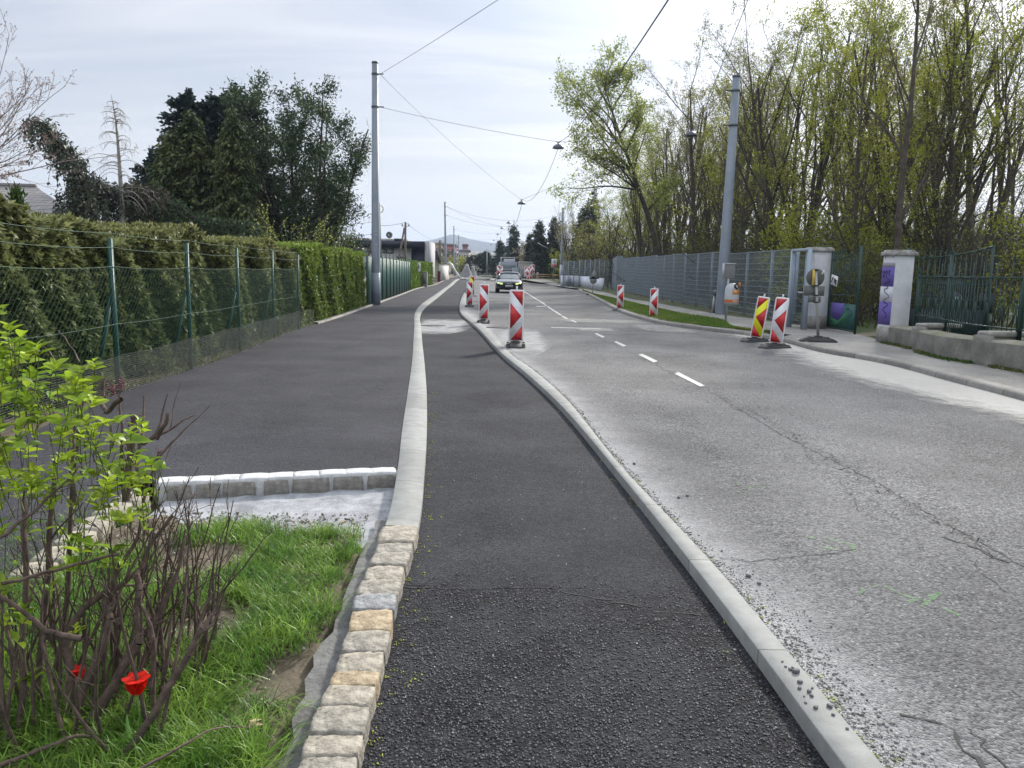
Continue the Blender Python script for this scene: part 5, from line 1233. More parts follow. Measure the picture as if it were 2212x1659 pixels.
# ================================================================ beacons
M_rub = mat('black_rubber', (.030, .030, .032), .7, col2=(.055, .054, .052), vscale=12, bump=.3, bscale=60)
M_bw = mat('beacon_white', (.72, .73, .75), .45, var=.10, vscale=9)
M_br = mat('beacon_red', (.48, .018, .022), .4, var=.14, vscale=8)
M_by = mat('beacon_yellow', (.80, .80, .01), .4)
M_frame = mat('beacon_frame', (.72, .71, .72), .5, var=.07, vscale=8)
def foot(t, l=.78, w=.40, mx=None):
    q = MB(); hs = l/2; ws = w/2
    prof = [(-hs, 0), (hs, 0), (hs-.02, .035), (hs-.13, .085), (hs-.2, .10), (-hs+.2, .10), (-hs+.13, .085), (-hs+.02, .035)]
    M = Matrix.Rotation(PI/2, 4, 'X')
    q.prism(prof, -ws*.62, ws*.62, M)
    pr2 = [(-hs+.04, 0), (hs-.04, 0), (hs-.08, .03), (hs-.16, .06), (-hs+.16, .06), (-hs+.08, .03)]
    q.prism(pr2, -ws, -ws*.62-.002, M); q.prism(pr2, ws*.62+.002, ws, M)
    for s in (-1, 1):
        for k in (-1, 1): q.box((s*.24, k*ws*.82, .045), (.06, .05, .075))
        q.box((s*.16, 0, .105), (.12, w*.45, .02))
    q.box((0, 0, .11), (.16, .12, .05)); o = q.build('rubber_foot', M_rub, t); bv = o.modifiers.new('b', 'BEVEL'); bv.width = .006; bv.segments = 1
    return o
def beacon(label, px, py, s=1.0, left=False, yellow=False, rz=0, lean=0, loc=None, footrz=0, group='red and white striped road work beacons', two=True):
    p = loc or G(px, py, zR); t = thing('warning_beacon', label, 'traffic beacon', p, 0, group, scale=s); t.rotation_euler = (0, 0, rz)
    f = foot(t); f.rotation_euler = (0, 0, footrz+PI/2)
    Lm = Matrix.Rotation(lean, 4, 'Y')
    w, h, z0 = .25, 1.0, .15
    q = MB(); r = .035; out = []
    hw, H = w/2+.028, h+.055
    for (cx, cz, a0) in ((hw-r, H-r, 0), (-hw+r, H-r, PI/2)):
        for k in range(5): a = a0+k*PI/8; out.append((cx+r*math.cos(a), cz+r*math.sin(a)+z0-.03))
    out += [(-hw, z0-.03), (hw, z0-.03)]
    M = Lm @ Matrix.Rotation(PI/2, 4, 'X'); q.prism(out, -.045, .045, M); o = q.build('beacon_body', M_frame, t); bv = o.modifiers.new('b', 'BEVEL'); bv.width = .008; bv.segments = 2
    q = MB(); q.prism([(-.02, z0+H-.05), (.02, z0+H-.05), (.02, z0+H+.03), (.012, z0+H+.045), (-.012, z0+H+.045), (-.02, z0+H+.03)], -.02, .02, M); q.build('lamp_spigot', M_frame, t)
    q = MB(); q.prism([(-.06, .07), (.06, .07), (.05, z0), (-.05, z0)], -.03, .03, M); q.build('socket', M_rub, t)
    for side in ((-1, 1) if two else (-1,)):
        e = .0465*(-side)  # prism z maps to -y
        flip = (-1 if left else 1)*(1 if side == -1 else -1)
        U = lambda u, v: ((u-.5)*w*flip, z0+h*(1-v)-.005)
        q = MB(); zz = (.045, .0475) if side == -1 else (-.0475, -.045)
        q.prism([(-w/2, z0-.005), (w/2, z0-.005), (w/2, z0+h-.005), (-w/2, z0+h-.005)][::1], *zz, M); q.build('face_panel', M_by if yellow else M_bw, t)
        zz = (.0475, .0495) if side == -1 else (-.0495, -.0475)
        for tri in (((.06, 0), (1, 0), (1, .30)), ((0, .235), (.92, .505), (0, .78)), ((1, .705), (1, 1), (.06, 1))):
            P = [U(*p_) for p_ in tri]
            ar = sum(P[i][0]*P[(i+1) % 3][1]-P[(i+1) % 3][0]*P[i][1] for i in range(3))
            if ar < 0: P = P[::-1]
            q = MB(); q.prism(P, *zz, M); q.build('red_triangle', M_br, t)
    return t
def bscale(px, ytop, ybot): # scale from seen height
    p = G(px, ybot, zR); return (A(px, ytop, p.y).z-p.z)/1.20
beacon('largest striped beacon with a right pointing red triangle, nearest on the middle kerb', 1114, 749, bscale(1112, 624, 752))
beacon('right pointing striped beacon, second along the middle kerb', 1044.5, 697.5, bscale(1044, 613, 700))
beacon('right pointing striped beacon, third along the middle kerb beside the black car', 1014, 663, bscale(1014, 607.5, 664))
beacon('small half hidden yellow and red beacon behind the third kerb beacon', 1019, 640, bscale(1019, 596, 641), yellow=True, rz=.35)
beacon('yellow and red left pointing beacon leaning by the right kerb', 1631, 738.5, bscale(1640, 640, 739)*1.02, left=True, yellow=True, rz=-.35, lean=.13, footrz=-.8)
beacon('leaning red and white left pointing beacon next to the yellow one', 1674, 752, bscale(1680, 642, 752)*1.02, left=True, rz=-.35, lean=.08, footrz=-.8)
beacon('left pointing striped beacon in front of the verge, third on the right kerb', 1411, 690, bscale(1412, 622, 691), left=True, rz=-.25, footrz=-.6)
beacon('farthest single left pointing beacon at the right kerb by the bend', 1339, 671, bscale(1340, 615, 672), left=True, rz=-.2, footrz=-.6)
# far ones in the road works
far_b = [(1077.0, 606, 573, 0, 'left one of the two striped beacons beside the far cars', 0), (1082, 606, 575, 1, 'right one of the two striped beacons beside the far cars', .5),
         (1103, 597, 577, 0, 'tiny striped beacon peeping over the roof of the black car', .2),
         (1136, 604, 576, 1, 'first of the crowded orange striped beacons in front of the beige tipper', .3), (1141, 605, 578, 0, 'second of the crowded orange striped beacons in front of the beige tipper', -.4),
         (1146, 604, 574, 1, 'third of the crowded orange striped beacons in front of the beige tipper', .6), (1150.5, 603, 571, 0, 'tallest crowded orange striped beacon beside the third right pole', .2),
         (1161, 603.5, 588, 1, 'single small striped beacon in front of the wooden barrier', .3), (1188.5, 602, 584, 0, 'narrow yellow striped beacon seen edge on by the barrier', 1.2), (1203, 602.5, 585, 1, 'small yellow striped beacon at the right end of the barrier', .3)]
for x, yb, yt, l, lab, rz in far_b:
    p = G(x, yb, zR+.0); s = (A(x, yt, p.y).z-p.z)/1.2
    beacon(lab, 0, 0, s, left=bool(l), rz=rz, loc=p, group='distant beacons round the road works', yellow=False)
# ---- round sign seen from behind on a stand
def back_sign():
    b = G(1767, 738, zF); Y = b.y; t = thing('portable_road_sign', 'round road sign seen from its grey back on a portable stand before the gate pillar', 'road sign', b)
    f = foot(t, .80, .40); f.rotation_euler = (0, 0, -.1)
    tp = A(1762, 583, Y)-b; lean = math.atan2(tp.x, tp.z)
    q = MB(); q.bar((0, 0, .05), (tp.x, 0, tp.z), .05); q.build('stand_post', mat('stand_grey', (.36, .36, .34), .5, metal=.3), t)
    c = A(1763.5, 599.5, Y)-b; R = 19.2*Y/FPX; M = Matrix.Translation(c) @ Matrix.Rotation(PI/2, 4, 'X')
    q = MB(); q.lathe([(0, -.075), (R, -.075), (R*1.01, -.06), (R, -.045), (0, -.045)], 36, M=M); q.build('disc', mat('sign_back', (.10, .105, .09), .6, var=.1, vscale=3), t, smooth=False)
    q = MB(); q.box((c.x-.075, -.03+.0, c.z), (.055, .01, R*1.75), mi=0); q.build('yellow_strip', mat('yellow_strip', (.62, .42, .06), .5), t)
    q = MB(); q.box((c.x-.05, -.024, c.z), (.012, .004, R*1.6)); q.build('strip_edge', mat('strip_dark', (.05, .05, .05), .5), t)
    q = MB(); q.box((c.x+.13, -.03+.0, c.z+R*.6), (.03, .006, .10), ry=.5); q.build('tape_scrap', M_bw, t)
    r1 = A(1761, 628.5, Y)-b; q = MB(); q.box((r1.x, .06, r1.z), (44*Y/FPX, .012, 21*Y/FPX)); q.build('sub_plate', mat('sign_back2', (.13, .135, .13), .6), t)
    r2 = A(1761.5, 647, Y)-b; q = MB(); q.box((r2.x-.0, .06, r2.z), (27*Y/FPX, .012, 13*Y/FPX)); q.build('lower_plate', MATS['sign_back2'], t)
    for yy in (583.5, 617, 638, 653): r = A(1762.5, yy, Y)-b; q = MB(); q.box((r.x, .0, r.z), (.085, .08, .03)); q.build('clamp', mat('clamp_black', (.015, .015, .015), .5), t)
back_sign()
# ---- far signs seen from behind (triangle over disc) on the right kerb bend
def tri_sign():
    b = G(1279.5, 638, zR); Y = b.y; t = thing('portable_road_sign', 'grey triangular and round sign backs on one stand at the far kerb bend', 'road sign', b)
    q = MB(); q.box((0, 0, .06), (.8, .4, .1)); q.build('rubber_foot', M_rub, t)
    s = Y/FPX; h = A(1282, 583, Y).z-b.z
    q = MB(); q.bar((0, 0, .05), (.06, 0, h), .05); q.build('stand_post', MATS['stand_grey'], t)
    c = A(1284, 591, Y)-b; R = 11.5*s*1.15
    M = Matrix.Translation((c.x-.02, -.04, c.z-.15)) @ Matrix.Rotation(PI/2, 4, 'X'); q = MB(); q.prism([(R*math.cos(a), R*math.sin(a)) for a in (PI/2, PI/2+2*PI/3, PI/2+4*PI/3)], 0, .01, M); q.build('triangle_plate', mat('sign_back_pale', (.22, .23, .22), .6), t)
    c = A(1281.5, 605.5, Y)-b; q = MB(); q.lathe([(0, 0), (7.5*s, 0), (7.5*s, .01), (0, .01)], 24, M=Matrix.Translation((c.x, -.04, c.z)) @ Matrix.Rotation(PI/2, 4, 'X')); q.build('disc', MATS['sign_back_pale'], t)
tri_sign()
# ---- waste bin with grey back plate on a post
def waste_bin():
    b = G(1567.5, 692, zF); Y = b.y; t = thing('waste_bin', 'pale grey domed waste bin with orange stickers on a post by the verge', 'waste bin', b); s = Y/FPX
    top = A(1575.5, 572, Y)-b
    q = MB(); q.tube([(0, 0, 0), (top.x, 0, top.z)], .035, 10); q.build('post', mat('bin_post', (.42, .43, .43), .45, metal=.3), t)
    c = A(1575.5, 586, Y)-b; q = MB(); q.box((c.x, .02, c.z), (24*s, .12, 32*s)); o = q.build('bag_box', mat('box_grey', (.20, .205, .21), .5), t); bv = o.modifiers.new('b', 'BEVEL'); bv.width = .02; bv.segments = 2
    q = MB(); q.box((c.x, .02, c.z+16*s), (25.5*s, .16, .035)); q.box((c.x-12.5*s, .02, c.z), (.03, .15, 32*s)); q.build('box_rim', mat('rim_pale', (.45, .46, .47), .5), t)
    x0 = (A(1581, 634, Y)-b).x; zb = (A(1581, 657.5, Y)-b).z; zt = (A(1581, 611.5, Y)-b).z; w = 15.3*s; h = zt-zb
    q = MB(); pr = [(w*1.0, 0), (w*.99, h*.25), (w*.96, h*.70), (w*.90, h*.80), (w*.72, h*.91), (w*.42, h*.98), (0, h)]
    M = Matrix.Translation((x0, -.0, zb)) @ Matrix.Diagonal((1, .78, 1, 1)); q.lathe([(0, 0)]+pr, 28, M=M); o = q.build('bin_body', mat('bin_grey', (.52, .54, .58), .4, var=.06, vscale=4), t, smooth=True)
    M = Matrix.Translation((x0+w*.42, -w*.55, zb+h*.84)) @ Matrix.Rotation(math.radians(40), 4, 'Z') @ Matrix.Rotation(math.radians(62), 4, 'X')
    q = MB(); q.lathe([(w*.40, -.02), (w*.40, .02), (w*.32, .028), (w*.30, 0), (0, -.0)], 20, M=M); q.build('opening', mat('bin_hole', (.012, .006, .006), .7), t)
    q = MB(); q.box((x0+w*.85, -.12, zb+h*.93), (.05, .05, .16), ry=.15); q.build('orange_flap', mat('orange_plastic', (.62, .22, .02), .5), t)
    M_or = MATS['orange_plastic']; M_or2 = mat('orange_red', (.60, .13, .02), .5); M_wt = mat('sticker_text', (.75, .66, .45), .5)
    def wrap(name, z0, z1, a0, a1, m, r=1.012, par=t):
        q = MB(); M = Matrix.Translation((x0, 0, zb)) @ Matrix.Diagonal((1, .78, 1, 1)); q.lathe([(w*r, z0), (w*r*.985, z1)], 14, M=M, a0=a0, a1=a1); return q.build(name, m, par)
    o = wrap('upper_sticker', h*.48, h*.70, -PI/2-.15, -PI/2+1.25, M_or, 1.03)
    for k, (zz, e) in enumerate(((.67, .55), (.63, .95), (.59, .6))): wrap('sticker_line', h*(zz-.014), h*(zz+.010), -PI/2-.05, -PI/2-.05+e*.85, M_wt, 1.045, o)
    o = wrap('lower_sticker', h*.10, h*.24, -PI-.2, 0.1, M_or2, 1.008)
    for zz, e in ((.20, .9), (.14, .95)): wrap('sticker_line', h*(zz-.014), h*(zz+.010), -PI/2-.05, -PI/2-.05+e*.85, M_wt, 1.045, o)
waste_bin()
b = G(1541, 676, zF); Y = b.y; s = Y/FPX
t = thing('hydrant_post', 'small post with a round grey fitting beside the tall right pole', 'standpipe', b)
h = A(1542, 628, Y).z-b.z
q = MB(); q.bar((-.03, 0, 0), (.0, 0, h*.78), .07); q.bar((.05, .02, 0), (.07, .02, h*.78), .05); q.build('post', mat('bin_post', (.42, .43, .43)), t)
q = MB(); q.lathe([(.07, 0), (.10, .03), (.10, .16), (.06, .2), (.0, .21)], 14, c=(.03, 0, h*.78)); q.lathe([(0, 0), (.08, 0), (.08, .06), (0, .08)], 14, M=Matrix.Translation((.05, -.08, h*.92)) @ Matrix.Rotation(PI/2, 4, 'X')); q.build('fitting', mat('fitting_grey', (.10, .11, .11), .5, metal=.3), t)

# ================================================================ cars
def car(label, px, py, wpx, body, Y=None, lights=True, plate=True, white=False, rz=0, group=None):
    p = G(px, py, zR) if Y is None else Vector((A(px, 600, Y).x, Y, zR+GH(Y))); Wd = wpx*p.y/FPX; k = Wd/1.86
    t = thing('parked_car' if not lights else 'car', label, 'car', p, rz, group, scale=k)
    # body by cross sections, front at y=0 facing -y
    st = [(0.0, .66, .34, .60, .66), (.06, .78, .24, .66, .74), (.25, .87, .20, .70, .80), (.7, .92, .18, .76, .89), (1.25, .93, .17, .82, .96), (1.6, .93, .17, .86, .985), (2.6, .93, .17, .88, .985), (3.6, .93, .17, .90, .99), (4.2, .90, .20, .88, .98), (4.6, .84, .30, .80, .93), (4.7, .78, .4, .7, .85)]
    V = []; 
    for y, w, zb, zs, zt in st: V += [(-w*.92, y, zb), (-w, y, zb+.14), (-w*1.0, y, zs-.12), (-w*.955, y, zs), (-w*.80, y, zt-.015), (-w*.4, y, zt+.01), (0, y, zt+.018), (w*.4, y, zt+.01), (w*.80, y, zt-.015), (w*.955, y, zs), (w*1.0, y, zs-.12), (w, y, zb+.14), (w*.92, y, zb)]
    n = 13; F = [(r*n+i, r*n+i+1, (r+1)*n+i+1, (r+1)*n+i) for r in range(len(st)-1) for i in range(n-1)]+[tuple(range(n))[::-1], tuple(range((len(st)-1)*n, len(st)*n))]+[(r*n+n-1, r*n, (r+1)*n, (r+1)*n+n-1) for r in range(len(st)-1)]
    bo = MB().add(V, F).build('body', body, t, smooth=True); sb = bo.modifiers.new('s', 'SUBSURF'); sb.levels = 1; sb.render_levels = 1
    gs = [(1.38, .80, .94, .97), (2.15, .60, .95, 1.335), (2.6, .61, .95, 1.375), (3.2, .60, .95, 1.36), (4.25, .66, .95, 1.0)]
    V = []
    for y, w, zb, zt in gs: wb = .82; V += [(-wb, y, zb-.04), (-w, y, zt-.03), (-w*.6, y, zt), (w*.6, y, zt), (w, y, zt-.03), (wb, y, zb-.04)]
    F = [(r*6+i, r*6+i+1, (r+1)*6+i+1, (r+1)*6+i) for r in range(4) for i in range(5)]
    MB().add(V, F).build('cabin_glass', mat('car_glass', (.04, .05, .055), .10, spec=.8, col2=(.12, .14, .15), vscale=1.5), t, smooth=False)
    V = []
    for y, w, zb, zt in ((2.10, .60, 0, 1.335), (2.6, .615, 0, 1.38), (3.25, .605, 0, 1.365)): V += [(-w, y, zt-.022), (-w*.6, y, zt+.012), (0, y, zt+.02), (w*.6, y, zt+.012), (w, y, zt-.022)]
    MB().add(V, [(r*5+i, r*5+i+1, (r+1)*5+i+1, (r+1)*5+i) for r in range(2) for i in range(4)]).build('roof', mat('roof_sheen', (.06, .07, .08), .15, metal=.3) if not white else body, t, smooth=True)
    for s_ in (-1, 1):
        q = MB(); q.bar((s_*.80, 1.38, .96), (s_*.605, 2.13, 1.33), .05, .04); q.build('pillar', body, t)
        q = MB(); q.rough_rock((s_*1.02, 1.65, 1.02), (.20, .12, .14), rk, sub=2, amt=.02); q.bar((s_*.85, 1.65, .97), (s_*.98, 1.65, 1.0), .05); q.build('mirror', body, t, smooth=True)
        q = MB(); V = [(s_*.40, -.012, .66), (s_*.44, -.0, .56), (s_*.72, .10, .575), (s_*.80, .16, .66), (s_*.74, .09, .70)]; V2 = [(x, y-.03, z) for x, y, z in V]
        F = [(0, 1, 2, 3, 4), (5, 9, 8, 7, 6)]+[(i, 5+i, 5+(i+1) % 5, (i+1) % 5) for i in range(5)]; q.add([*V, *V2], F)
        if lights:
            m_, nt, b_ = nodes('headlamp_on') if 'headlamp_on' not in MATS else (MATS['headlamp_on'], None, None)
            if nt: b_.inputs['Base Color'].default_value = (.8, .85, .5, 1); b_.inputs['Emission Color'].default_value = (.88, 1, .30, 1); b_.inputs['Emission Strength'].default_value = .55; MATS['headlamp_on'] = m_
        else: m_ = mat('headlamp_off', (.5, .52, .55), .2)
        q.build('headlight', m_, t)
        for yy in (.85, 3.75):
            q = MB(); M = Matrix.Translation((s_*.80, yy, .32)) @ Matrix.Rotation(PI/2, 4, 'Y'); q.lathe([(.2, -.11), (.31, -.11), (.325, -.08), (.325, .08), (.31, .11), (.2, .11)], 20, M=M); w_ = q.build('wheel', mat('tyre', (.015, .015, .016), .8), t)
            q = MB(); q.lathe([(0, -.09), (.2, -.10), (.2, .10), (0, .09)], 14, M=M); q.build('rim', mat('rim', (.25, .26, .27), .35, metal=.7), w_)
    q = MB(); q.add([(-.40, -.005, .68), (.40, -.005, .68), (.36, -.03, .36), (-.36, -.03, .36), (-.40, .1, .68), (.40, .1, .68), (.36, .1, .36), (-.36, .1, .36)], [(0, 3, 2, 1), (0, 1, 5, 4), (2, 3, 7, 6), (0, 4, 7, 3), (1, 2, 6, 5)]); q.build('grille', mat('grille_black', (.012, .012, .014), .4), t)
    if lights:
        e = MB()
        for i in range(4):
            M = Matrix.Translation((-.105+i*.07, -.035, .60)) @ Matrix.Rotation(PI/2, 4, 'X'); e.lathe([(.040, 0), (.046, .006), (.040, .012), (.034, .006), (.040, 0)], 16, M=M)
        e.build('ring_emblem', mat('chrome', (.6, .6, .6), .2, metal=1), t)
        q = MB(); q.box((-.68, .02, .32), (.3, .1, .12)); q.box((.68, .02, .32), (.3, .1, .12)); q.build('air_intake', MATS['grille_black'], t)
    if plate:
        q = MB(); q.box((0, -.055, .46), (.52, .02, .12)); o = q.build('number_plate', mat('plate', (.55, .57, .60), .5), t)
        q = MB()
        for i in range(6): q.box((-.18+i*.072, -.067, .46), (.03, .003, .06))
        q.build('plate_characters', mat('plate_ink', (.08, .08, .10), .6), o)
    return t
M_cb = mat('black_car_paint', (.012, .016, .026), .12, coat=1, metal=.2); M_cw = mat('white_car_paint', (.55, .57, .60), .25, coat=1); M_cs = mat('silver_car_paint', (.38, .41, .46), .25, coat=1, metal=.3); M_cd = mat('dark_car_paint', (.02, .022, .028), .2, coat=1)
car('black car driving towards us with its yellowish headlights on', 1099.5, 633.5, 61, M_cb)
car('white car, nearest of the far queue beyond the tarps', 1041.5, 594.5, 15.5, M_cw, Y=None, lights=False, white=True, group='far oncoming cars')
car('silver car half behind the far white car', 1030.5, 594, 14.5, M_cs, lights=False, white=True, group='far oncoming cars')
car('far dark car right of the white car', 1056.8, 594.8, 14.5, M_cd, lights=False, group='far oncoming cars')
# ---- lorry with beige tipper body
def lorry():
    Y = 124; f = lambda px, py: A(px, py, Y); p = f(1100, 600); gz = zR+GH(Y); t = thing('tipper_lorry', 'large grey and white lorry with a beige tipper body in the road works', 'lorry', (p.x, Y, gz)); O = t.location
    def bx(name, x0, y0, x1, y1, dy, dep, m, par=t, bev=.04):
        a, b = f(x0, y0), f(x1, y1); q = MB(); q.box(((a.x+b.x)/2-O.x, dy+dep/2, (a.z+b.z)/2-O.z), (abs(b.x-a.x), dep, abs(a.z-b.z))); o = q.build(name, m, par)
        if bev: bv = o.modifiers.new('b', 'BEVEL'); bv.width = bev; bv.segments = 2
        return o
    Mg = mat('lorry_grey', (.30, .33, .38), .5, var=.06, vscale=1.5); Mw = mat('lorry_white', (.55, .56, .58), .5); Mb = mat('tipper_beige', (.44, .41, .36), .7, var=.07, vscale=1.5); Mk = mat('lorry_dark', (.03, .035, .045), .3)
    bx('cab', 1081, 565, 1117, 606, 0, 2.2, Mg)
    bx('windscreen', 1084.5, 571, 1114, 580, -.04, .08, mat('lorry_glass', (.16, .20, .23), .1, spec=.9))
    bx('roof_frame', 1081.5, 555.2, 1112, 557, .4, .2, Mw); bx('roof_frame', 1081.5, 555.2, 1083, 566, .4, .2, Mw); bx('roof_frame', 1110.8, 555.2, 1112.2, 566, .4, .2, Mw)
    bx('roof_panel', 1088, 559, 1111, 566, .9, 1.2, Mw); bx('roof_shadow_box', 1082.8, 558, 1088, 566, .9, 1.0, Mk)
    bx('grille', 1084, 583, 1106, 598, -.05, .1, Mk); bx('bumper', 1080, 599, 1118, 604, -.12, .3, Mg); bx('side_mirror', 1077.8, 566, 1080.8, 590, -.1, .3, Mw)
    bx('load_cover', 1106, 578.5, 1128, 606, -.5, .3, mat('grey_sheet', (.34, .36, .40), .6, var=.12, vscale=2))
    bx('tipper_body', 1120.5, 566, 1151, 597, 2.8, 5.5, Mb, bev=.12); bx('tipper_rim', 1119.5, 564.6, 1152, 567.6, 2.7, 5.7, mat('tipper_rim', (.52, .50, .45), .7))
    bx('hose_pipe', 1121, 577, 1121.8, 603, -.8, .1, Mk)
    for x in (1086, 1112): 
        c = f(x, 606); q = MB(); q.lathe([(.2, -.15), (.5, -.15), (.5, .15), (.2, .15)], 18, M=Matrix.Translation((c.x-O.x, .9, .5)) @ Matrix.Rotation(PI/2, 4, 'Y')); w_ = q.build('wheel', MATS['tyre'], t)
    c = f(1136, 606)
    for dx in (-.6, 1.0):
        q = MB(); q.lathe([(.2, -.15), (.5, -.15), (.5, .15), (.2, .15)], 18, M=Matrix.Translation((c.x-O.x+dx, 5, .5)) @ Matrix.Rotation(PI/2, 4, 'Y')); q.build('wheel', MATS['tyre'], t)
lorry()
# ---- wooden barrier
def barrier():
    a, b = G(1152, 604, zR), G(1204, 602.5, zR); b.y = a.y+6; t = thing('wooden_barrier', 'long low barrier of weathered yellow brown planks across the side road', 'barrier', (0, 0, 0))
    s = a.y/FPX; M = mat('barrier_plank', (.30, .20, .09), .8, col2=(.42, .32, .18), vscale=1.5)
    for z0, z1 in ((1.3, 2.4), (5.8, 7.4), (9.6, 12)):
        q = MB(); q.bar((a.x, a.y, a.z+(z0+z1)/2*s), (b.x, b.y, b.z+(z0+z1)/2*s), .06, (z1-z0)*s); q.build('plank', M, t)
    for u in (.02, .25, .5, .75, .97):
        p = a.lerp(b, u); q = MB(); q.bar((p.x, p.y+.12, p.z-.1), (p.x, p.y+.12, p.z+12.6*s), .12); q.build('post', mat('barrier_post', (.16, .12, .07), .9), t)
    c = G(1196, 603, zR); p = Vector((A(1199, 595, a.y).x, a.y-.3, a.z)); q = MB(); q.box((p.x, p.y, p.z+10.5*s), (13*s, .06, 2.4*s)); q.build('yellow_board', mat('barrier_yellow', (.60, .38, .08), .6), t)
barrier()
# ---- tarpaulin covered signs and building site sheets
M_tarp = mat('grey_tarp', (.20, .205, .20), .7, col2=(.30, .305, .30), vscale=1.2, bump=.3, bscale=3, bdist=.1)
def tarp(label, pts, Y, th, seed, m=None, cat='covered sign', folds=1):
    r = np.random.default_rng(seed); P = [A(x, y, Y) for x, y in pts]; c = sum((p.x for p in P))/len(P); zb = min(p.z for p in P)
    t = thing('covered_sign', label, cat, (c, Y, zb)); apex = max(P, key=lambda p: p.z)
    # draped cover: rings of the outline shrinking to the ridge, folded
    n = 26; V = []; F = []; L = 9
    x0, x1 = min(p.x for p in P)-c, max(p.x for p in P)-c; H = apex.z-zb; ax = apex.x-c
    tl_ = [p for p in P if p.z > zb+H*.8]; wtop = (max(p.x for p in tl_)-min(p.x for p in tl_))/2+.06; ax = (max(p.x for p in tl_)+min(p.x for p in tl_))/2-c
    for i in range(L):
        f = i/(L-1); hw = (x1-x0)/2*(1-f)**1.1+wtop*f; cx = (x0+x1)/2*(1-f)+ax*f
        for j in range(n):
            a = 2*PI*j/n; k = 1+.10*math.sin(a*7+seed)*(1-f)+r.normal(0, .015)
            V.append((cx+hw*k*math.cos(a), th*(.35+.65*(1-f))*k*math.sin(a), H*f))
        if i: F += [((i-1)*n+j, (i-1)*n+(j+1) % n, i*n+(j+1) % n, i*n+j) for j in range(n)]
    F.append(tuple(range((L-1)*n, L*n)))
    MB().add(V, F).build('cover', m or M_tarp, t, smooth=True)
    q = MB(); q.tube([(ax, 0, H*.9), (ax, 0, H*1.06)], .07*Y/100, 8); q.build('post_top', mat('pale_post', (.45, .45, .42), .6), t)
    return t
tarp('tall grey sheeted sign at the far end of the cycle path', [(991, 600), (1006, 571), (1011, 571), (1022, 600)], 128, .9, 1)
tarp('grey sheeted sign further back right of the tall one', [(1014, 599), (1020, 575), (1023, 575), (1031, 598)], 140, .9, 2)
tarp('smaller pale grey sheeted heap just behind the third beacon', [(1004, 634), (1009, 603), (1014, 603), (1026, 630)], 52, .35, 3, mat('pale_tarp', (.30, .31, .31), .6, var=.15, vscale=2))
tarp('grey sheeted frame between the far cars and the lorry', [(1071, 604), (1075, 576), (1079, 576), (1086, 604)], 122, .6, 4)
# white protective sleeve peeling off the second pole
def sleeve():
    Y = 97; f = lambda x, y: A(x, y, Y); q = MB(); o = f(968, 570)
    t = thing('plastic_sheet', 'white plastic sheeting hanging and slanting beside the second left pole', 'plastic sheet', o)
    for P, r in (([(966, 569), (970.5, 567), (974, 570), (974.5, 577), (972, 587), (969, 594), (967, 598)], .09), ([(971, 567.5), (976, 573), (983, 584), (990, 595), (993, 600)], .13)):
        q = MB(); q.tube([f(*p)-o for p in P], [r*(1+.3*math.sin(i*2)) for i in range(len(P))], 7); q.build('strip', mat('white_film', (.62, .62, .60), .4), t, smooth=True)
sleeve()
# ---- shop sign on a post, right
def shop_sign():
    Y = 92; f = lambda x, y: A(x, y, Y); b = f(1195.5, 603); b.z = GH(Y)+zR; t = thing('shop_sign', 'white sign with a green tree ring over a red field by the far right pole', 'shop sign', b)
    q = MB(); h = f(1197, 562).z-b.z; q.tube([(0, 0, 0), (.02, 0, h)], .05, 8); q.build('post', M_steel, t)
    c = f(1197.2, 568.5)-b; s = Y/FPX; q = MB(); q.box((c.x, -.08, c.z), (11.6*s, .06, 17.6*s)); pl = q.build('plate', mat('sign_white', (.72, .72, .72)), t)
    Mg = mat('sign_green', (.0, .20, .14), .5); cz = c.z+4.0*s
    q = MB(); R = 3.9*s; q.lathe([(R, 0), (R, .01), (R*.78, .01), (R*.78, 0), (R, 0)], 24, M=Matrix.Translation((c.x, -.112, cz)) @ Matrix.Rotation(PI/2, 4, 'X')); q.build('ring', Mg, pl)
    q = MB(); M = Matrix.Translation((c.x, -.112, cz)) @ Matrix.Rotation(PI/2, 4, 'X'); q.prism([(-.28*R, -.5*R), (.28*R, -.5*R), (.05*R, -.15*R), (.45*R, -.3*R)][:3] if 0 else [(-.5*R, -.35*R), (.5*R, -.35*R), (0, .62*R)], 0, .008, M); q.prism([(-.1*R, -.6*R), (.1*R, -.6*R), (.1*R, -.36*R), (-.1*R, -.36*R)], 0, .008, M); q.build('tree_mark', Mg, pl)
    q = MB(); q.box((c.x, -.115, c.z-4.7*s), (10*s, .01, 6.5*s)); q.build('red_field', mat('sign_red', (.50, .04, .06), .5, col2=(.58, .30, .30), vscale=9), pl)
    q = MB(); q.prism([(0, 1.6*s), (0, -1.6*s), (2.8*s, 0)], 0, .01, Matrix.Translation((c.x+.5*s, -.125, c.z-6.3*s)) @ Matrix.Rotation(PI/2, 4, 'X')); q.build('arrow_mark', mat('sign_dark', (.06, .02, .04), .5), pl)
shop_sign()
def small_lamp(label, x, yt, yb, Y, arm):
    b = A(x, yb, Y); b.z = GH(Y); top = A(x, yt, Y)-b; t = thing('street_lamp', label, 'street lamp', b)
    q = MB(); q.tube([(0, 0, 0), (top.x, 0, top.z)], [.11*Y/150, .07*Y/150], 8); q.build('mast', mat('lamp_mast', (.30, .32, .33), .5), t)
    a1 = A(x+arm[0], yt+arm[1], Y)-b; q = MB(); q.tube([top, (top+a1)/2+Vector((0, 0, .1)), a1], .05*Y/130, 6); q.build('arm', MATS['lamp_mast'], t)
    d = (a1-top).normalized(); q = MB(); q.bar(a1-d*.3, a1+d*.8, .25, .1); q.build('lamp_head', mat('lamp_head_pale', (.52, .53, .52), .4), t)
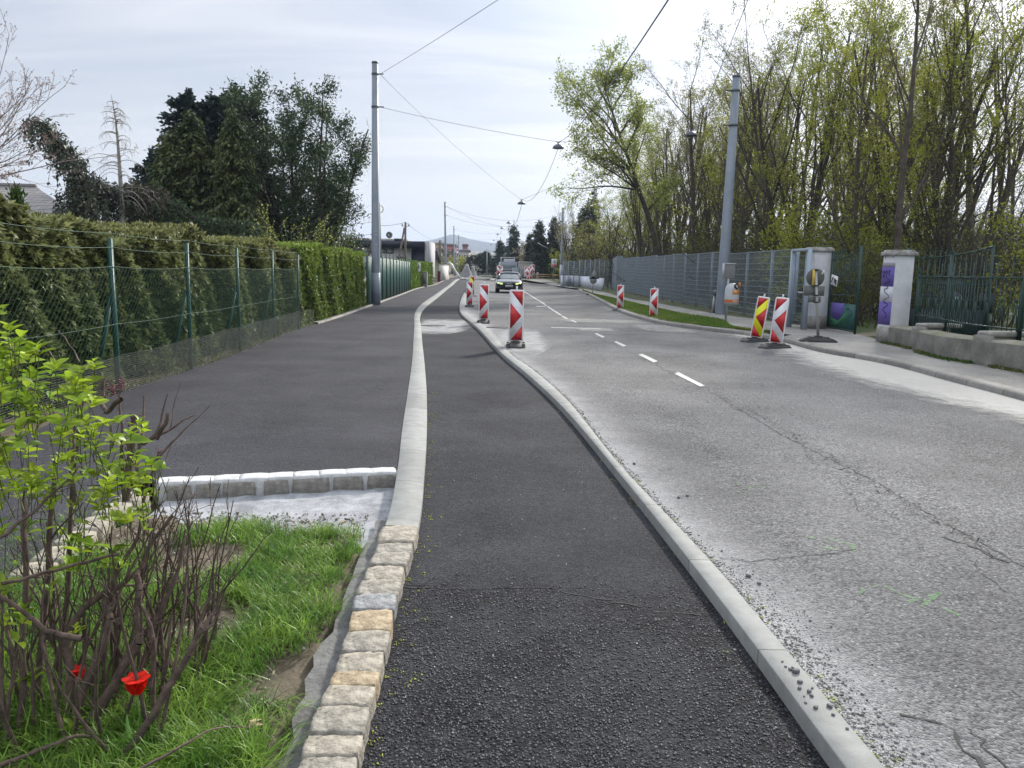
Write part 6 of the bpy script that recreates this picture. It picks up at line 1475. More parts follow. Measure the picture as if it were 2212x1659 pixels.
small_lamp('short distant street lamp with its arm over the far cars', 1052, 542, 590, 165, (9, .5))
small_lamp('street lamp with a long slanting arm in front of the dark pine', 1193, 543, 600, 120, (-22, -13))
# house behind the pine on the right
def right_house():
    Y = 135; f = lambda x, y: A(x, y, Y); O = f(1180, 600); O.z = 0; t = thing('gabled_house', 'pale house with a broad grey roof behind the dark pine on the right', 'house', O)
    def P(x, y, dy=0): p = f(x, y)-O; return (p.x, dy, p.z)
    q = MB(); q.add([P(1150, 560), P(1212, 560), P(1212, 541), P(1181, 527), P(1150, 548), P(1150, 600), P(1212, 600)], [(5, 6, 1, 2, 3, 4, 0)]); q.add([P(1150, 600), P(1150, 548), P(1150, 548, 8), P(1150, 600, 8)], [(0, 1, 2, 3)]); q.build('wall', MATS['cream_wall'], t)
    q = MB(); q.add([P(1142, 552, -1), P(1165, 528, -1), P(1208, 533, -1), P(1222, 543, -1), P(1142, 552, 9), P(1165, 528, 9), P(1208, 533, 9), P(1222, 543, 9)], [(0, 1, 2, 3), (0, 4, 5, 1), (1, 5, 6, 2), (2, 6, 7, 3)]); q.build('roof', mat('grey_tiles', (.14, .14, .15), .8, var=.15, vscale=1), t)
    for x0, y0 in ((1198, 556), (1204, 572), (1160, 560)): 
        a, b = f(x0, y0)-O, f(x0+4, y0+7)-O; q = MB(); q.box(((a.x+b.x)/2, -.05, (a.z+b.z)/2), (abs(a.x-b.x), .1, abs(a.z-b.z))); q.build('window', M_dark, t)
right_house()
# ================================================================ trees
M_bark = mat('bark_grey', (.065, .053, .041), .95, col2=(.125, .105, .082), vscale=5, bump=.5, bscale=18, bdist=.02)
M_barkd = mat('bark_dark', (.042, .034, .027), .95, col2=(.078, .065, .050), vscale=5, bump=.4, bscale=18, bdist=.02)
M_barkp = mat('bark_pale', (.25, .23, .21), .9, col2=(.34, .32, .29), vscale=4)
def nrm(v): return v/(np.linalg.norm(v)+1e-9)
def perp(d, rg):
    r = rg.normal(0, 1, 3); r -= d*np.dot(r, d); return nrm(r)
class Tree:
    def __init__(s, rg): s.rg = rg; s.a = []; s.b = []; s.ra = []; s.rb = []; s.tips = []
    def limb(s, p, d, L, r0, r1, n, wob, up, kids, lvl):
        # kids: per level (count, length factor, angle, start fraction, radius factor)
        rg = s.rg; p = np.array(p, float); d = nrm(np.array(d, float)); st = L/n; pts = [p]; ds = [d]
        for i in range(n):
            d = nrm(d+rg.normal(0, wob, 3)+np.array((0, 0, up))); q = p+d*st; ra = r0+(r1-r0)*i/n; rb = r0+(r1-r0)*(i+1)/n
            s.a.append(p); s.b.append(q); s.ra.append(ra); s.rb.append(rb); p = q; pts.append(p); ds.append(d)
        s.kids(pts, ds, L, r0, r1, kids, lvl)
    def kids(s, pts, ds, L, r0, r1, kids, lvl):
        rg = s.rg; n = len(pts)-1
        if lvl >= len(kids):
            for k in range(1, n+1): s.tips.append((pts[k], ds[k]))
            return
        cnt, lf, ang, sf, rf, wob, up, seg = kids[lvl]
        cnt = max(1, int(cnt*rg.uniform(.75, 1.25)))
        for j in range(cnt):
            f = sf+(1-sf)*(j+rg.random())/cnt; k = min(n-1, int(f*n)); t = f*n-k; p = pts[k]*(1-t)+pts[k+1]*t; d = ds[min(n, k+1)]
            a = math.radians(ang*rg.uniform(.6, 1.3)); dd = d*math.cos(a)+perp(d, rg)*math.sin(a); rr = (r0+(r1-r0)*f)*rf
            s.limb(p, dd, L*lf*rg.uniform(.65, 1.2)*(1.15-.5*f), rr, rr*.3, seg, wob, up, kids, lvl+1)
        if lvl > 0: s.tips.append((pts[-1], ds[-1]))
    def wood(s, m, parent, name='trunk', lod=.02, minr=.004):
        A_, B_, ra, rb = np.array(s.a), np.array(s.b), np.maximum(s.ra, minr), np.maximum(s.rb, minr*.8); q = MB(); big = ra > lod
        if big.any(): q.sticks(A_[big]-(B_[big]-A_[big])*.04, B_[big], ra[big], rb[big], 7)
        if (~big).any(): q.sticks(A_[~big], B_[~big], ra[~big], rb[~big], 3)
        return q.build(name, m, parent, smooth=True)
    def leaves(s, m, parent, per, size, spread, rg, name='crown', lw=.55, keep=1.0, hang=0, mask=None, shape='diamond'):
        T = np.array([t[0] for t in s.tips]); D = np.array([t[1] for t in s.tips])
        if keep < 1: k = rg.random(len(T)) < keep; T, D = T[k], D[k]
        if mask is not None: k = mask(T); T, D = T[k], D[k]
        T = np.repeat(T, per, 0); D = np.repeat(D, per, 0); n = len(T)
        P = T+rg.normal(0, spread, T.shape); dd = D*.6+rg.normal(0, .7, T.shape)+np.array((0, 0, -hang)); sz = size*rg.uniform(.55, 1.3, n)
        return MB().cards(P, dd, rg.normal(0, 1, T.shape)+np.array((0, 0, .8)), sz, sz*lw, fold=.08, shape=shape).build(name, m, parent)
ML_bud = leafmat('bud_leaf', (.24, .27, .035), (.34, .36, .05), trans=.5, vscale=.7, island=.4)
ML_bud2 = leafmat('olive_bud_leaf', (.16, .155, .05), (.26, .26, .08), trans=.5, vscale=.7, island=.4)
ML_under = leafmat('undergrowth_leaf', (.10, .115, .035), (.16, .18, .05), trans=.35, vscale=.7, island=.5)
ML_dense = leafmat('spring_leaf', (.22, .27, .03), (.32, .34, .045), trans=.5, vscale=.6, island=.35)
ML_pale = leafmat('pale_leaf', (.25, .30, .07), (.36, .40, .11), trans=.5, vscale=.6, island=.35)
HID = -500
def proto_tree(name, label, cat, seed, h, kind):
    rg = np.random.default_rng(seed); T = Tree(rg); t = thing(name, label, cat, (0, 0, 0))
    if kind == 'slender':     # straight trunk forking steeply, budding twigs
        kids = [(9, .42, 30, .32, .55, .06, .06, 7), (7, .42, 34, .15, .5, .10, .05, 5), (6, .40, 38, .1, .55, .13, .03, 4), (4, .5, 40, .2, .6, .15, 0, 2)]
        T.limb((0, 0, -.2), (rg.normal(0, .05), rg.normal(0, .05), 1), h*.86, h*.0115, h*.0028, 12, .035, .03, kids, 0)
        T.wood(M_bark, t); T.leaves(ML_bud2, t, 5, .085, .07, rg, keep=.30)
    elif kind == 'forked':
        kids = [(7, .55, 26, .1, .6, .07, .08, 8), (6, .42, 34, .2, .5, .10, .05, 5), (6, .42, 40, .1, .55, .13, .02, 4), (4, .5, 42, .2, .6, .15, 0, 2)]
        for k in range(3):
            a = rg.uniform(0, 6.3); T.limb((0, 0, -.2), (math.cos(a)*.25, math.sin(a)*.25, 1), h*.72, h*.0105, h*.003, 10, .05, .06, kids, 0)
        T.wood(M_barkd, t); T.leaves(ML_bud, t, 5, .09, .08, rg, keep=.30)
    elif kind == 'leafy':
        kids = [(12, .42, 48, .14, .5, .08, .05, 7), (7, .45, 45, .15, .5, .12, .02, 5), (6, .45, 45, .1, .55, .15, 0, 3)]
        T.limb((0, 0, -.2), (rg.normal(0, .04), 0, 1), h*.9, h*.012, h*.003, 12, .04, .03, kids, 0)
        T.wood(M_bark, t); T.leaves(ML_dense, t, 9, .11, .12, rg, keep=.62)
    elif kind == 'undergrowth':
        for k in range(16):
            a = rg.uniform(0, 6.3); T.limb((rg.normal(0, .35), rg.normal(0, .35), -.1), (math.cos(a)*.5, math.sin(a)*.5, 1), h*rg.uniform(.5, 1), .022, .006, 6, .13, .03, [(7, .45, 40, .15, .5, .16, .02, 4), (5, .45, 40, .1, .6, .2, 0, 3)], 0)
        T.wood(M_barkd, t, 'stems', minr=.005); T.leaves(ML_under, t, 3, .07, .05, rg, 'foliage', keep=.3)
    elif kind == 'green_undergrowth':
        for k in range(12):
            a = rg.uniform(0, 6.3); T.limb((rg.normal(0, .35), rg.normal(0, .35), -.1), (math.cos(a)*.5, math.sin(a)*.5, 1), h*rg.uniform(.5, 1), .02, .006, 6, .13, .03, [(7, .45, 40, .15, .5, .16, .02, 4), (5, .45, 40, .1, .6, .2, 0, 3)], 0)
        T.wood(M_barkd, t, 'stems', minr=.005); T.leaves(ML_bud, t, 6, .085, .12, rg, 'foliage')
    return t
PROF = ([1180, 1215, 1330, 1380, 1420, 1500, 1600, 1700, 1780, 1830, 1900, 2212, 2600], [470, 440, 400, 235, 180, 115, 70, 35, 60, 20, -60, -330, -400])
def fx_fence(y): return float(np.interp(y, [9, 13, 17.7, 22, 25.8, 35.7, 50, 69, 98, 140], [8.2, 8.5, 9.6, 9.2, 9.6, 9.7, 9.8, 9.6, 7.4, 5]))
def forest():
    rg = np.random.default_rng(77)
    protos = {}
    for i, (kind, n) in enumerate((('slender', 3), ('forked', 2), ('leafy', 2), ('undergrowth', 2), ('green_undergrowth', 1))):
        protos[kind] = [proto_tree('budding_tree' if 'under' not in kind else 'woodland_shrub', 'x', 'tree' if 'under' not in kind else 'shrub', 100+i*10+j, 14 if 'under' not in kind else 3.4, kind) for j in range(n)]
    used = {}
    spots = []
    rows = [(1.8, 3.0, 1.0), (5.0, 3.6, 1.3), (9.0, 4.8, 1.6), (14, 6.0, 2.0), (20, 8.5, 2.5), (29, 12, 3)]
    for dx, st, jit in rows:
        y = 12.5+rg.random()*st
        while y < 135:
            x = fx_fence(y)+dx+rg.normal(0, jit*.35)+(0 if dx > 4 else abs(rg.normal(0, .4)))
            yy = y+rg.normal(0, st*.22); px = 1106+FPX*x/yy*.99; y += st*(1 if y < 70 else 1.7)
            if px > 2330 or px < 1195 or x < fx_fence(yy)+1.0: continue
            if dx < 3 and yy < 21.5 and yy > 16.2: continue      # gateway stays open
            if abs(px-1430) < 22 and yy < 56: continue
            h = (hor(px)-np.interp(px, *PROF)*rg.uniform(.98, 1.0))*yy/FPX+1.6
            h = h*rg.uniform(.84, 1.06) if h < 19 else rg.uniform(15, 19)
            if px < 1640: h *= .90
            if yy > 95: h = min(h, 9)
            h = max(5.5, min(h, 19.5))
            u = rg.random()
            kind = 'leafy' if (1690 < px < 1880 and 18 < yy < 46 and u < .75) or u < .20 else ('forked' if u < .55 else 'slender')
            if px > 1880 and yy < 24 and u < .5: kind = 'leafy'
            spots.append((px, x, yy, h, kind, dx))
    sh = []
    for dx, st in ((1.3, 2.1), (3.6, 2.4), (7, 3.2), (12, 4.2), (19, 6)):
        y = 13.0
        while y < 120:
            x = fx_fence(y)+dx+rg.normal(0, .5); yy = y+rg.normal(0, .6); px = 1106+FPX*x/yy; y += st*(1 if y < 60 else 1.6)
            if px > 2300 or px < 1190 or x < fx_fence(yy)+.9: continue
            if 16.0 < yy < 22.5 and x < 13.5: continue
            if yy < 16 and dx < 6: continue
            sh.append((px, x, yy, rg.uniform(.75, 1.5), 'green_undergrowth' if rg.random() < .22 else 'undergrowth', dx))
    spots.sort(); sh.sort(); print('forest', len(spots), len(sh))
    depth = lambda dx: 'front row' if dx < 3 else ('second row' if dx < 7 else ('third row' if dx < 12 else ('fourth row' if dx < 17 else ('fifth row' if dx < 24 else ('sixth row' if dx < 33 else 'last row')))))
    cnt = {}
    for px, x, yy, h, kind, dx in spots:
        pr = protos[kind][rg.integers(len(protos[kind]))]
        o = pr if id(pr) not in used else copy_tree(pr); used[id(pr)] = 1
        d = depth(dx); cnt[d] = cnt.get(d, 0)+1
        s = h/14; w = s*rg.uniform(.85, 1.15)
        adj = {'leafy': 'leafy yellow green', 'forked': 'several stemmed budding', 'slender': 'slender budding'}[kind]
        place(o, (x, yy, zF-.05+GH(yy)), 0, f'{adj} woodland tree, {ordn(cnt[d]-1)} from the left in the {d}', 'budding trees of the woodland behind the grey fence', scale=(w, w, s), rot=(rg.normal(0, .035), rg.normal(0, .035), rg.uniform(0, 6.28)))
    for px, x, yy, s, kind, dx in sh:
        d = {1.3: 'right behind the fence', 3.6: 'in the second line', 7: 'in the third line', 12: 'in the fourth line', 19: 'in the deepest line'}[dx]; cnt[d] = cnt.get(d, 0)+1; i = cnt[d]-1
        pr = protos[kind][rg.integers(len(protos[kind]))]
        o = pr if id(pr) not in used else copy_tree(pr); used[id(pr)] = 1
        place(o, (x, yy, zF-.05+GH(yy)), 0, f'{"greening" if kind[0] == "g" else "twiggy"} woodland shrub, {ordn(i)} from the left {d}', 'shrubs under the woodland trees', scale=s, rot=(0, 0, rg.uniform(0, 6.28)))
forest()
# deep wood: thin stems and twig haze beyond the countable trees
def deep_wood():
    rg = np.random.default_rng(5); P0 = []; P1 = []; R0_ = []; R1_ = []; LP = []
    for k in range(950):
        y = rg.uniform(18, 150); x = fx_fence(min(y, 138))+rg.uniform(34, 72)*(.5+.5*min(1, y/60)); px = 1106+FPX*x/y
        if px > 2350 or px < 1215: continue
        h = rg.uniform(5, 9.5)*(.7 if px < 1450 else 1); p = np.array((x, y, 0.)); d = nrm(np.array((rg.normal(0, .08), rg.normal(0, .08), 1)))
        n = 5
        for i in range(n):
            q = p+d*h/n; P0.append(p); P1.append(q); R0_.append(.11*(1-i/n)+.015); R1_.append(.11*(1-(i+1)/n)+.01); d = nrm(d+rg.normal(0, .06, 3))
            if i > 0:
                for j in range(9):
                    dd = nrm(rg.normal(0, .6, 3)+np.array((0, 0, .8))); a = p+(q-p)*rg.random(); b = a+dd*rg.uniform(1, 3); P0.append(a); P1.append(b); R0_.append(.025); R1_.append(.008)
                    for m in range(2): LP.append(a+(b-a)*rg.uniform(.3, 1)+rg.normal(0, .3, 3))
            p = q
    q = MB().sticks(P0, P1, R0_, R1_, 3); LP = np.array(LP); n = len(LP); s = rg.uniform(.12, .30, n)
    q.cards(LP, rg.normal(0, 1, LP.shape), rg.normal(0, 1, LP.shape), s, s*.6, mi=1)
    tag(q.build('deep_wood', [M_barkd, ML_under]), 'far depth of the wood, thin stems merging behind the trees', 'wood', kind='stuff')
    # leafy ground plants
    n = 26000; y = 9+rg.random(n)**1.4*70; x = np.array([fx_fence(q) for q in y])+.4+rg.random(n)**1.2*26
    k = (np.sin(x*.9+y*.5)+np.sin(x*.35-y*.8)+rg.normal(0, .5, n)) > -.3; k &= ~((y > 18.4) & (y < 21.6) & (x < 13)); x, y = x[k], y[k]; n = len(x)
    P = np.stack([x, y, np.full(n, zF-.01)], 1); D = rg.normal(0, .7, P.shape)+np.array((0, 0, .8)); s = rg.uniform(.08, .22, n)
    tag(MB().cards(P, D, rg.normal(0, .6, P.shape)+np.array((0, 0, 1)), s, s*.4).build('wood_ground_plants', leafmat('ground_leaf', (.07, .14, .018), (.13, .19, .03), trans=.3, vscale=.6)), 'fresh green plants covering the woodland floor behind the fence', 'ground plants', kind='stuff')
    # dry litter and ivy along the fence foot
    n = 9000; y = 22.5+rg.random(n)*48; x = np.array([fx_fence(q) for q in y])+rg.normal(-.28, .16, n); P = np.stack([x, y, np.full(n, zF)], 1); D = rg.normal(0, .8, P.shape)+np.array((0, 0, .5)); s = rg.uniform(.05, .13, n)
    tag(MB().cards(P, D, rg.normal(0, 1, P.shape), s, s*.6).build('leaf_litter', leafmat('litter_leaf', (.11, .075, .04), (.08, .10, .03), trans=.1, vscale=1.5, island=.5)), 'brown leaf litter and ivy along the foot of the grey fence', 'leaf litter', kind='stuff')
deep_wood()
def verge_grass():
    rg = np.random.default_rng(6); n = 42000; y = 19.7+rg.random(n)**1.5*44; a = np.array([E1(q) for q in y])+.04; b = np.array([max(VB(q), E1(q)+.02) for q in y]); x = a+(b-a)*rg.random(n)
    P = np.stack([x, y, np.full(n, zF+.005)], 1); D = rg.normal(0, .35, P.shape)+np.array((0, 0, 1)); s = rg.uniform(.03, .09, n)
    tag(MB().cards(P, D, rg.normal(0, 1, P.shape)*np.array((1, 1, .2)), s, rg.uniform(.006, .014, n)*(1+y/30)).build('verge_grass', leafmat('verge_blade', (.10, .19, .025), (.17, .22, .05), trans=.3, vscale=.9, island=.3)), 'short green grass on the narrow verge by the right kerb', 'grass', kind='stuff')
verge_grass()
# ---- the leaning pale tree by the fence
def leaning_tree():
    Y = 47.; rg = np.random.default_rng(12); pts = [A(x, y, Y) for x, y in [(1428, 600), (1420, 548), (1411, 505), (1396, 455), (1380, 410), (1368, 370), (1352, 330), (1338, 290), (1322, 240), (1306, 190), (1296, 150)]]
    b = Vector(pts[0]); b.z = zF; t = thing('leaning_tree', 'pale green tree leaning left over the fence toward the street lamps', 'tree', b); T = Tree(rg)
    P = [np.array(p-b) for p in pts]; n = len(P)-1; D = [nrm(P[min(i+1, n)]-P[max(i-1, 0)]) for i in range(n+1)]
    for i in range(n):
        T.a.append(P[i]); T.b.append(P[i+1]); T.ra.append(.21*(1-i/n*.9)); T.rb.append(.21*(1-(i+1)/n*.9))
    K = [(9, .46, 36, .12, .5, .10, .0, 5), (7, .45, 42, .1, .55, .14, 0, 3)]
    def br(i, tgt, r, n_=8):
        q = np.array(A(*tgt, Y+rg.normal(0, 1.2))-b); p = P[i]; L = np.linalg.norm(q-p); T.limb(p, q-p, L, r, r*.25, n_, .07, .0, K, 0)
    for i, tg in ((4, (1232, 330)), (4, (1260, 290)), (5, (1222, 265)), (5, (1290, 355)), (6, (1250, 215)), (6, (1240, 170)), (7, (1275, 160)), (7, (1385, 215)), (8, (1255, 150)), (8, (1350, 160)), (9, (1300, 130)), (9, (1335, 150)), (3, (1330, 300)), (3, (1455, 400)), (5, (1400, 290)), (6, (1385, 250)), (4, (1225, 385))):
        br(i, tg, .065)
    T.wood(M_barkd, t, minr=.008); T.leaves(ML_pale, t, 7, .15, .17, rg, keep=.8)
leaning_tree()
# ---- conifers
def fir(name, label, cat, base, h, rad, m, seed, levels=26, per=8, droop=.35, z0=.08, size=.16, bare_top=0, shape=1.0, dens=1.0, multi=1, barkm=None, lw=.45, up=0):
    rg = np.random.default_rng(seed); t = thing(name, label, cat, base); P0 = []; P1 = []; R0_ = []; R1_ = []; LP = []; LD = []; off = [(0, 0, 1.0)]
    if multi > 1: off = [(rg.normal(0, rad*.35), rg.normal(0, rad*.3), rg.uniform(.78, 1)) for _ in range(multi)]
    for ox, oy, hs in off:
        H = h*hs; R = rad*(1 if multi == 1 else .62)
        P0.append((ox*.4, oy*.4, -.2)); P1.append((ox, oy, H*.5)); R0_.append(h*.016); R1_.append(h*.010); P0.append((ox, oy, H*.5)); P1.append((ox, oy, H)); R0_.append(h*.010); R1_.append(.02)
        for i in range(levels):
            f = i/(levels-1); z = H*(z0+(1-z0)*f); L0_ = R*(1-f**shape)*rg.uniform(.75, 1.15)+.12
            for j in range(per):
                a = rg.uniform(0, 2*PI); L = L0_*rg.uniform(.6, 1.1); cx, cy = (ox, oy) if f > .5 else (ox*(.4+1.2*f), oy*(.4+1.2*f)); p = np.array((cx, cy, z+rg.normal(0, H*.012)))
                n = 4; d = np.array((math.cos(a), math.sin(a), -droop*.4+up))
                for k in range(n):
                    q = p+nrm(d)*L/n; P0.append(p); P1.append(q); R0_.append(.035*(1-k/n)*h/10+.006); R1_.append(.035*(1-(k+1)/n)*h/10+.006); d = d+np.array((0, 0, -droop*.16+up*.3))
                    if f < 1-bare_top:
                        c = max(1, int(7*dens*L/n/.3)); u = rg.random((c, 1)); LP.append(p+(q-p)*u+rg.normal(0, size*.35, (c, 3))); s = np.array((-math.sin(a), math.cos(a), 0)); LD.append(nrm(d)*.7+s*rg.choice((-1, 1), (c, 1))*.6+rg.normal(0, .35, (c, 3))+np.array((0, 0, -droop*.6+up)))
                    p = q
    MB().sticks(P0, P1, R0_, R1_, 4).build('trunk', barkm or M_barkd, t, smooth=True)
    LP = np.concatenate(LP); LD = np.concatenate(LD); s = size*rg.uniform(.6, 1.35, len(LP))
    MB().cards(LP, LD, rg.normal(0, .6, LP.shape)+np.array((0, 0, 1)), s, s*lw, fold=.06).build('crown', m, t)
    return t
MF_blue = leafmat('blue_needle', (.032, .055, .052), (.070, .10, .095), trans=.1, vscale=1.1, island=.4)
MF_yel = leafmat('golden_cypress_leaf', (.055, .085, .026), (.115, .14, .042), trans=.2, vscale=.9, c3=(.30, .28, .06), zmix=(8.0, 11.5), island=.45)
MF_dark = leafmat('dark_evergreen_leaf', (.040, .070, .032), (.078, .12, .050), trans=.2, vscale=.8, island=.45)
MF_cedar = leafmat('cedar_needle', (.050, .068, .046), (.090, .110, .072), trans=.12, vscale=1.0, island=.45)
MF_thu = leafmat('cone_thuja_leaf', (.05, .10, .018), (.07, .13, .022), trans=.2, vscale=2)
MF_far = leafmat('far_fir_needle', (.035, .055, .042), (.055, .085, .06), trans=.1, vscale=.4, island=.35)
MF_pine = leafmat('pine_needle', (.035, .055, .028), (.065, .085, .042), trans=.1, vscale=.5, island=.4)
def base_at(px, Y): p = A(px, 585, Y); return Vector((p.x, Y, GH(Y)))
def hgt(px, py, Y): return A(px, py, Y).z-GH(Y)
Y = 36
for i, (px, py, rad, lab) in enumerate(((418, 198, 1.5, 'dark blue spruce crown on the left behind the golden cypresses'), (470, 205, 1.2, 'middle blue spruce crown rising between the golden cypresses'), (520, 186, 1.3, 'tallest blue spruce crown with a leaning tip on the left'), (555, 205, 1.0, 'narrow blue spruce crown beside the broad dark tree'), (352, 330, 1.3, 'low dark blue spruce left of the golden cypress'))):
    fir('blue_spruce', lab, 'conifer', base_at(px, Y+2), hgt(px, py, Y+2), rad*1.25, MF_blue, 300+i, levels=34, per=11, droop=.05, size=.20, shape=4.5, dens=3.0, lw=.75, up=.12)
fir('golden_cypress', 'broad yellowish green cypress in front of the blue spruces', 'conifer', base_at(412, Y-1), hgt(400, 236, Y-1), 2.9, MF_yel, 320, levels=36, per=14, droop=.55, size=.23, shape=3.4, dens=3.0, multi=4, lw=.4)
fir('golden_cypress', 'narrow yellowish cypress with bare trunk and drooping sprays', 'conifer', base_at(512, Y-2), hgt(508, 228, Y-2), 1.9, MF_yel, 321, levels=32, per=12, droop=.75, size=.22, shape=1.6, dens=2.6, lw=.35)
def broad_evergreen():
    rg = np.random.default_rng(55); Y = 38; b = base_at(672, Y); h = hgt(660, 186, Y); t = thing('broad_evergreen', 'broad dark evergreen tree with feathery outline left of the tall pole', 'tree', b); T = Tree(rg)
    for k in range(11):
        a = k/11*6.28; sx = math.cos(a)*(.19 if math.cos(a) > 0 else .33)+rg.normal(0, .04)-.03; T.limb((math.cos(a)*.4, math.sin(a)*.4, -.1), (sx, math.sin(a)*.3, 1), h*rg.uniform(.78, 1.0), .13, .02, 10, .05, .035, [(15, .20, 42, .10, .45, .10, .04, 5), (7, .42, 40, .15, .5, .13, .05, 3), (3, .5, 35, .3, .6, .1, .1, 2)], 0)
    k_ = [i for i in range(len(T.a)) if T.b[i][0] < 2.75]; T.a = [T.a[i] for i in k_]; T.b = [T.b[i] for i in k_]; T.ra = [T.ra[i] for i in k_]; T.rb = [T.rb[i] for i in k_]; T.tips = [q_ for q_ in T.tips if q_[0][0] < 2.6]
    T.wood(M_barkd, t, minr=.006); T.leaves(MF_dark, t, 9, .18, .17, rg, lw=.34, keep=.85)
broad_evergreen()
# budding willow-like sprouts behind the hedges
def sprouts():
    rg = np.random.default_rng(3); Y = 24.5; b = base_at(650, Y); t = thing('sprouting_shrub', 'fountain of thin budding green rods above the junction of the hedges', 'shrub', b); T = Tree(rg)
    for k in range(80):
        a = rg.uniform(0, 6.3); T.limb((rg.normal(0, .3), rg.normal(0, .3), 0), (math.cos(a)*.42, math.sin(a)*.42, 1), rg.uniform(2.2, 3.5), .013, .005, 7, .03, .02, [(3, .2, 25, .4, .6, .05, .05, 3)], 0)
    T.wood(mat('green_twig', (.12, .14, .05), .8), t, 'stems', minr=.005); T.leaves(ML_pale, t, 3, .06, .04, rg, 'foliage')
sprouts()
# weeping cedar
def weeping(name, label, pts, Y, seed, hang, thick, per=30, m=None, size=.16):
    rg = np.random.default_rng(seed); P = [A(x, y, Y) for x, y in pts]; b = Vector((P[0].x, Y, 0)); t = thing(name, label, 'conifer', b)
    P = [np.array(p-b) for p in P]; q = MB(); q.tube([np.array((P[0][0], 0, -.2))]+P, [.16]+list(np.linspace(.13, .03, len(P))), 7); P0 = []; P1 = []; LP = []; LD = []
    for i in range(len(P)-1):
        L = np.linalg.norm(P[i+1]-P[i])
        for k in range(int(per*L)):
            p = P[i]+(P[i+1]-P[i])*rg.random(); a = rg.uniform(0, 6.28); d = np.array((math.cos(a)*thick, math.sin(a)*thick, .1)); p1 = p+d*rg.uniform(.2, 1); p2 = p1+np.array((rg.normal(0, .2), rg.normal(0, .2), -rg.uniform(.2, 1)*hang))
            P0 += [p, p1]; P1 += [p1, p2]; n = 34
            u = rg.random((n, 1)); LP.append(p1+(p2-p1)*u+rg.normal(0, .07, (n, 3))); LD.append(rg.normal(0, .6, (n, 3))+np.array((0, 0, -.7))); u = rg.random((8, 1)); LP.append(p+(p1-p)*u+rg.normal(0, .07, (8, 3))); LD.append(rg.normal(0, .8, (8, 3)))
    q.sticks(P0, P1, .012, .006, 3); q.build('trunk', M_barkd, t); LP = np.concatenate(LP); LD = np.concatenate(LD); s = size*rg.uniform(.5, 1.3, len(LP))
    MB().cards(LP, LD, rg.normal(0, 1, LP.shape), s, s*.42).build('crown', m or MF_cedar, t)
weeping('weeping_cedar', 'drooping grey green cedar arching over the hedge at far left', [(205, 470), (185, 400), (160, 350), (135, 320), (112, 290), (92, 268), (76, 262)], 27, 61, 1.3, .55)
weeping('weeping_cedar', 'hanging lower mass of the cedar beside the dead tree', [(150, 480), (165, 425), (185, 392), (215, 395), (235, 420)], 28, 62, 1.3, .75)
weeping('weeping_cedar', 'low dark brownish conifer mass left of the golden cypress', [(290, 500), (280, 455), (262, 425), (240, 415), (300, 405), (330, 425)], 29, 63, 1.0, .85, m=leafmat('brown_needle', (.07, .062, .045), (.10, .095, .06), trans=.1, island=.5))
weeping('dark_conifer', 'dark shaggy conifer fringe at the foot of the cypresses', [(330, 520), (330, 450), (360, 430), (420, 470), (480, 480), (540, 485)], 31, 64, 1.3, .8, per=22, m=MF_dark)
# dead bare conifer
def dead_tree():
    Y = 28; rg = np.random.default_rng(8); pts = [(266, 500), (263, 440), (261, 400), (258, 350), (254, 300), (250, 260), (246, 235), (240, 204)]; P = [A(x, y, Y) for x, y in pts]; b = Vector((P[0].x, Y, 0)); P = [np.array(p-b) for p in P]; t = thing('dead_conifer', 'bare dead conifer with drooping grey branches above the hedge', 'dead tree', b)
    q = MB(); q.tube([(P[0][0], 0, 0)]+P, [.13, .10, .09, .075, .06, .045, .03, .02, .008], 7); P0 = []; P1 = []; R = []
    for k in range(56):
        f = .15+.8*rg.random(); i = min(len(P)-2, int(f*(len(P)-1))); u = f*(len(P)-1)-i; p = P[i]+(P[i+1]-P[i])*u; a = rg.choice((-.35, 3.4), p=(.68, .32))+rg.normal(0, .5); L = (1-f)*1.6*rg.uniform(.4, 1.1)+.15; d = np.array((math.cos(a), math.sin(a)*.8, .45))
        for j in range(7):
            p2 = p+nrm(d)*L/7; P0.append(p); P1.append(p2); R.append(.014*(1-j/8)+.004); d = d+np.array((0, 0, -.22))+rg.normal(0, .08, 3)
            if j > 2 and rg.random() < .6: P0.append(p2); P1.append(p2+np.array((rg.normal(0, .08), rg.normal(0, .08), -rg.uniform(.08, .3)))); R.append(.005)
            p = p2
    q.sticks(P0, P1, R, np.array(R)*.8, 3).build('trunk', M_barkp, t)
dead_tree()
# budding bare tree at the far left edge
def edge_tree():
    Y = 14; rg = np.random.default_rng(19); b = Vector((A(-95, 500, Y).x, Y, 0)); t = thing('blossom_tree', 'bare pinkish budding fruit tree reaching in at the left edge', 'tree', b); T = Tree(rg); c = np.array(A(-95, 400, Y)-b)
    T.a.append(np.array((0, 0, -.1))); T.b.append(c); T.ra.append(.12); T.rb.append(.09)
    for tg in [(40, 75), (55, 150), (105, 190), (95, 225), (130, 255), (185, 245), (110, 300), (70, 335), (120, 350), (265, 330), (30, 100), (50, 390), (80, 270), (20, 200), (5, 300)]:
        q = np.array(A(*tg, Y+rg.normal(0, .6))-b); L = np.linalg.norm(q-c); T.limb(c, q-c+np.array((0, 0, .25)), L*.98, .016, .004, 9, .06, -.012, [(8, .26, 30, .3, .5, .08, .03, 4), (4, .4, 35, .2, .6, .1, .03, 3)], 0)
    T.wood(mat('bark_pinkgrey', (.20, .16, .15), .9, col2=(.27, .22, .20), vscale=9), t, minr=.0035)
    T.leaves(leafmat('pink_bud', (.36, .24, .22), (.30, .22, .17), trans=.3, island=.3), t, 2, .026, .015, rg, 'buds', lw=.9, keep=.85)
edge_tree()
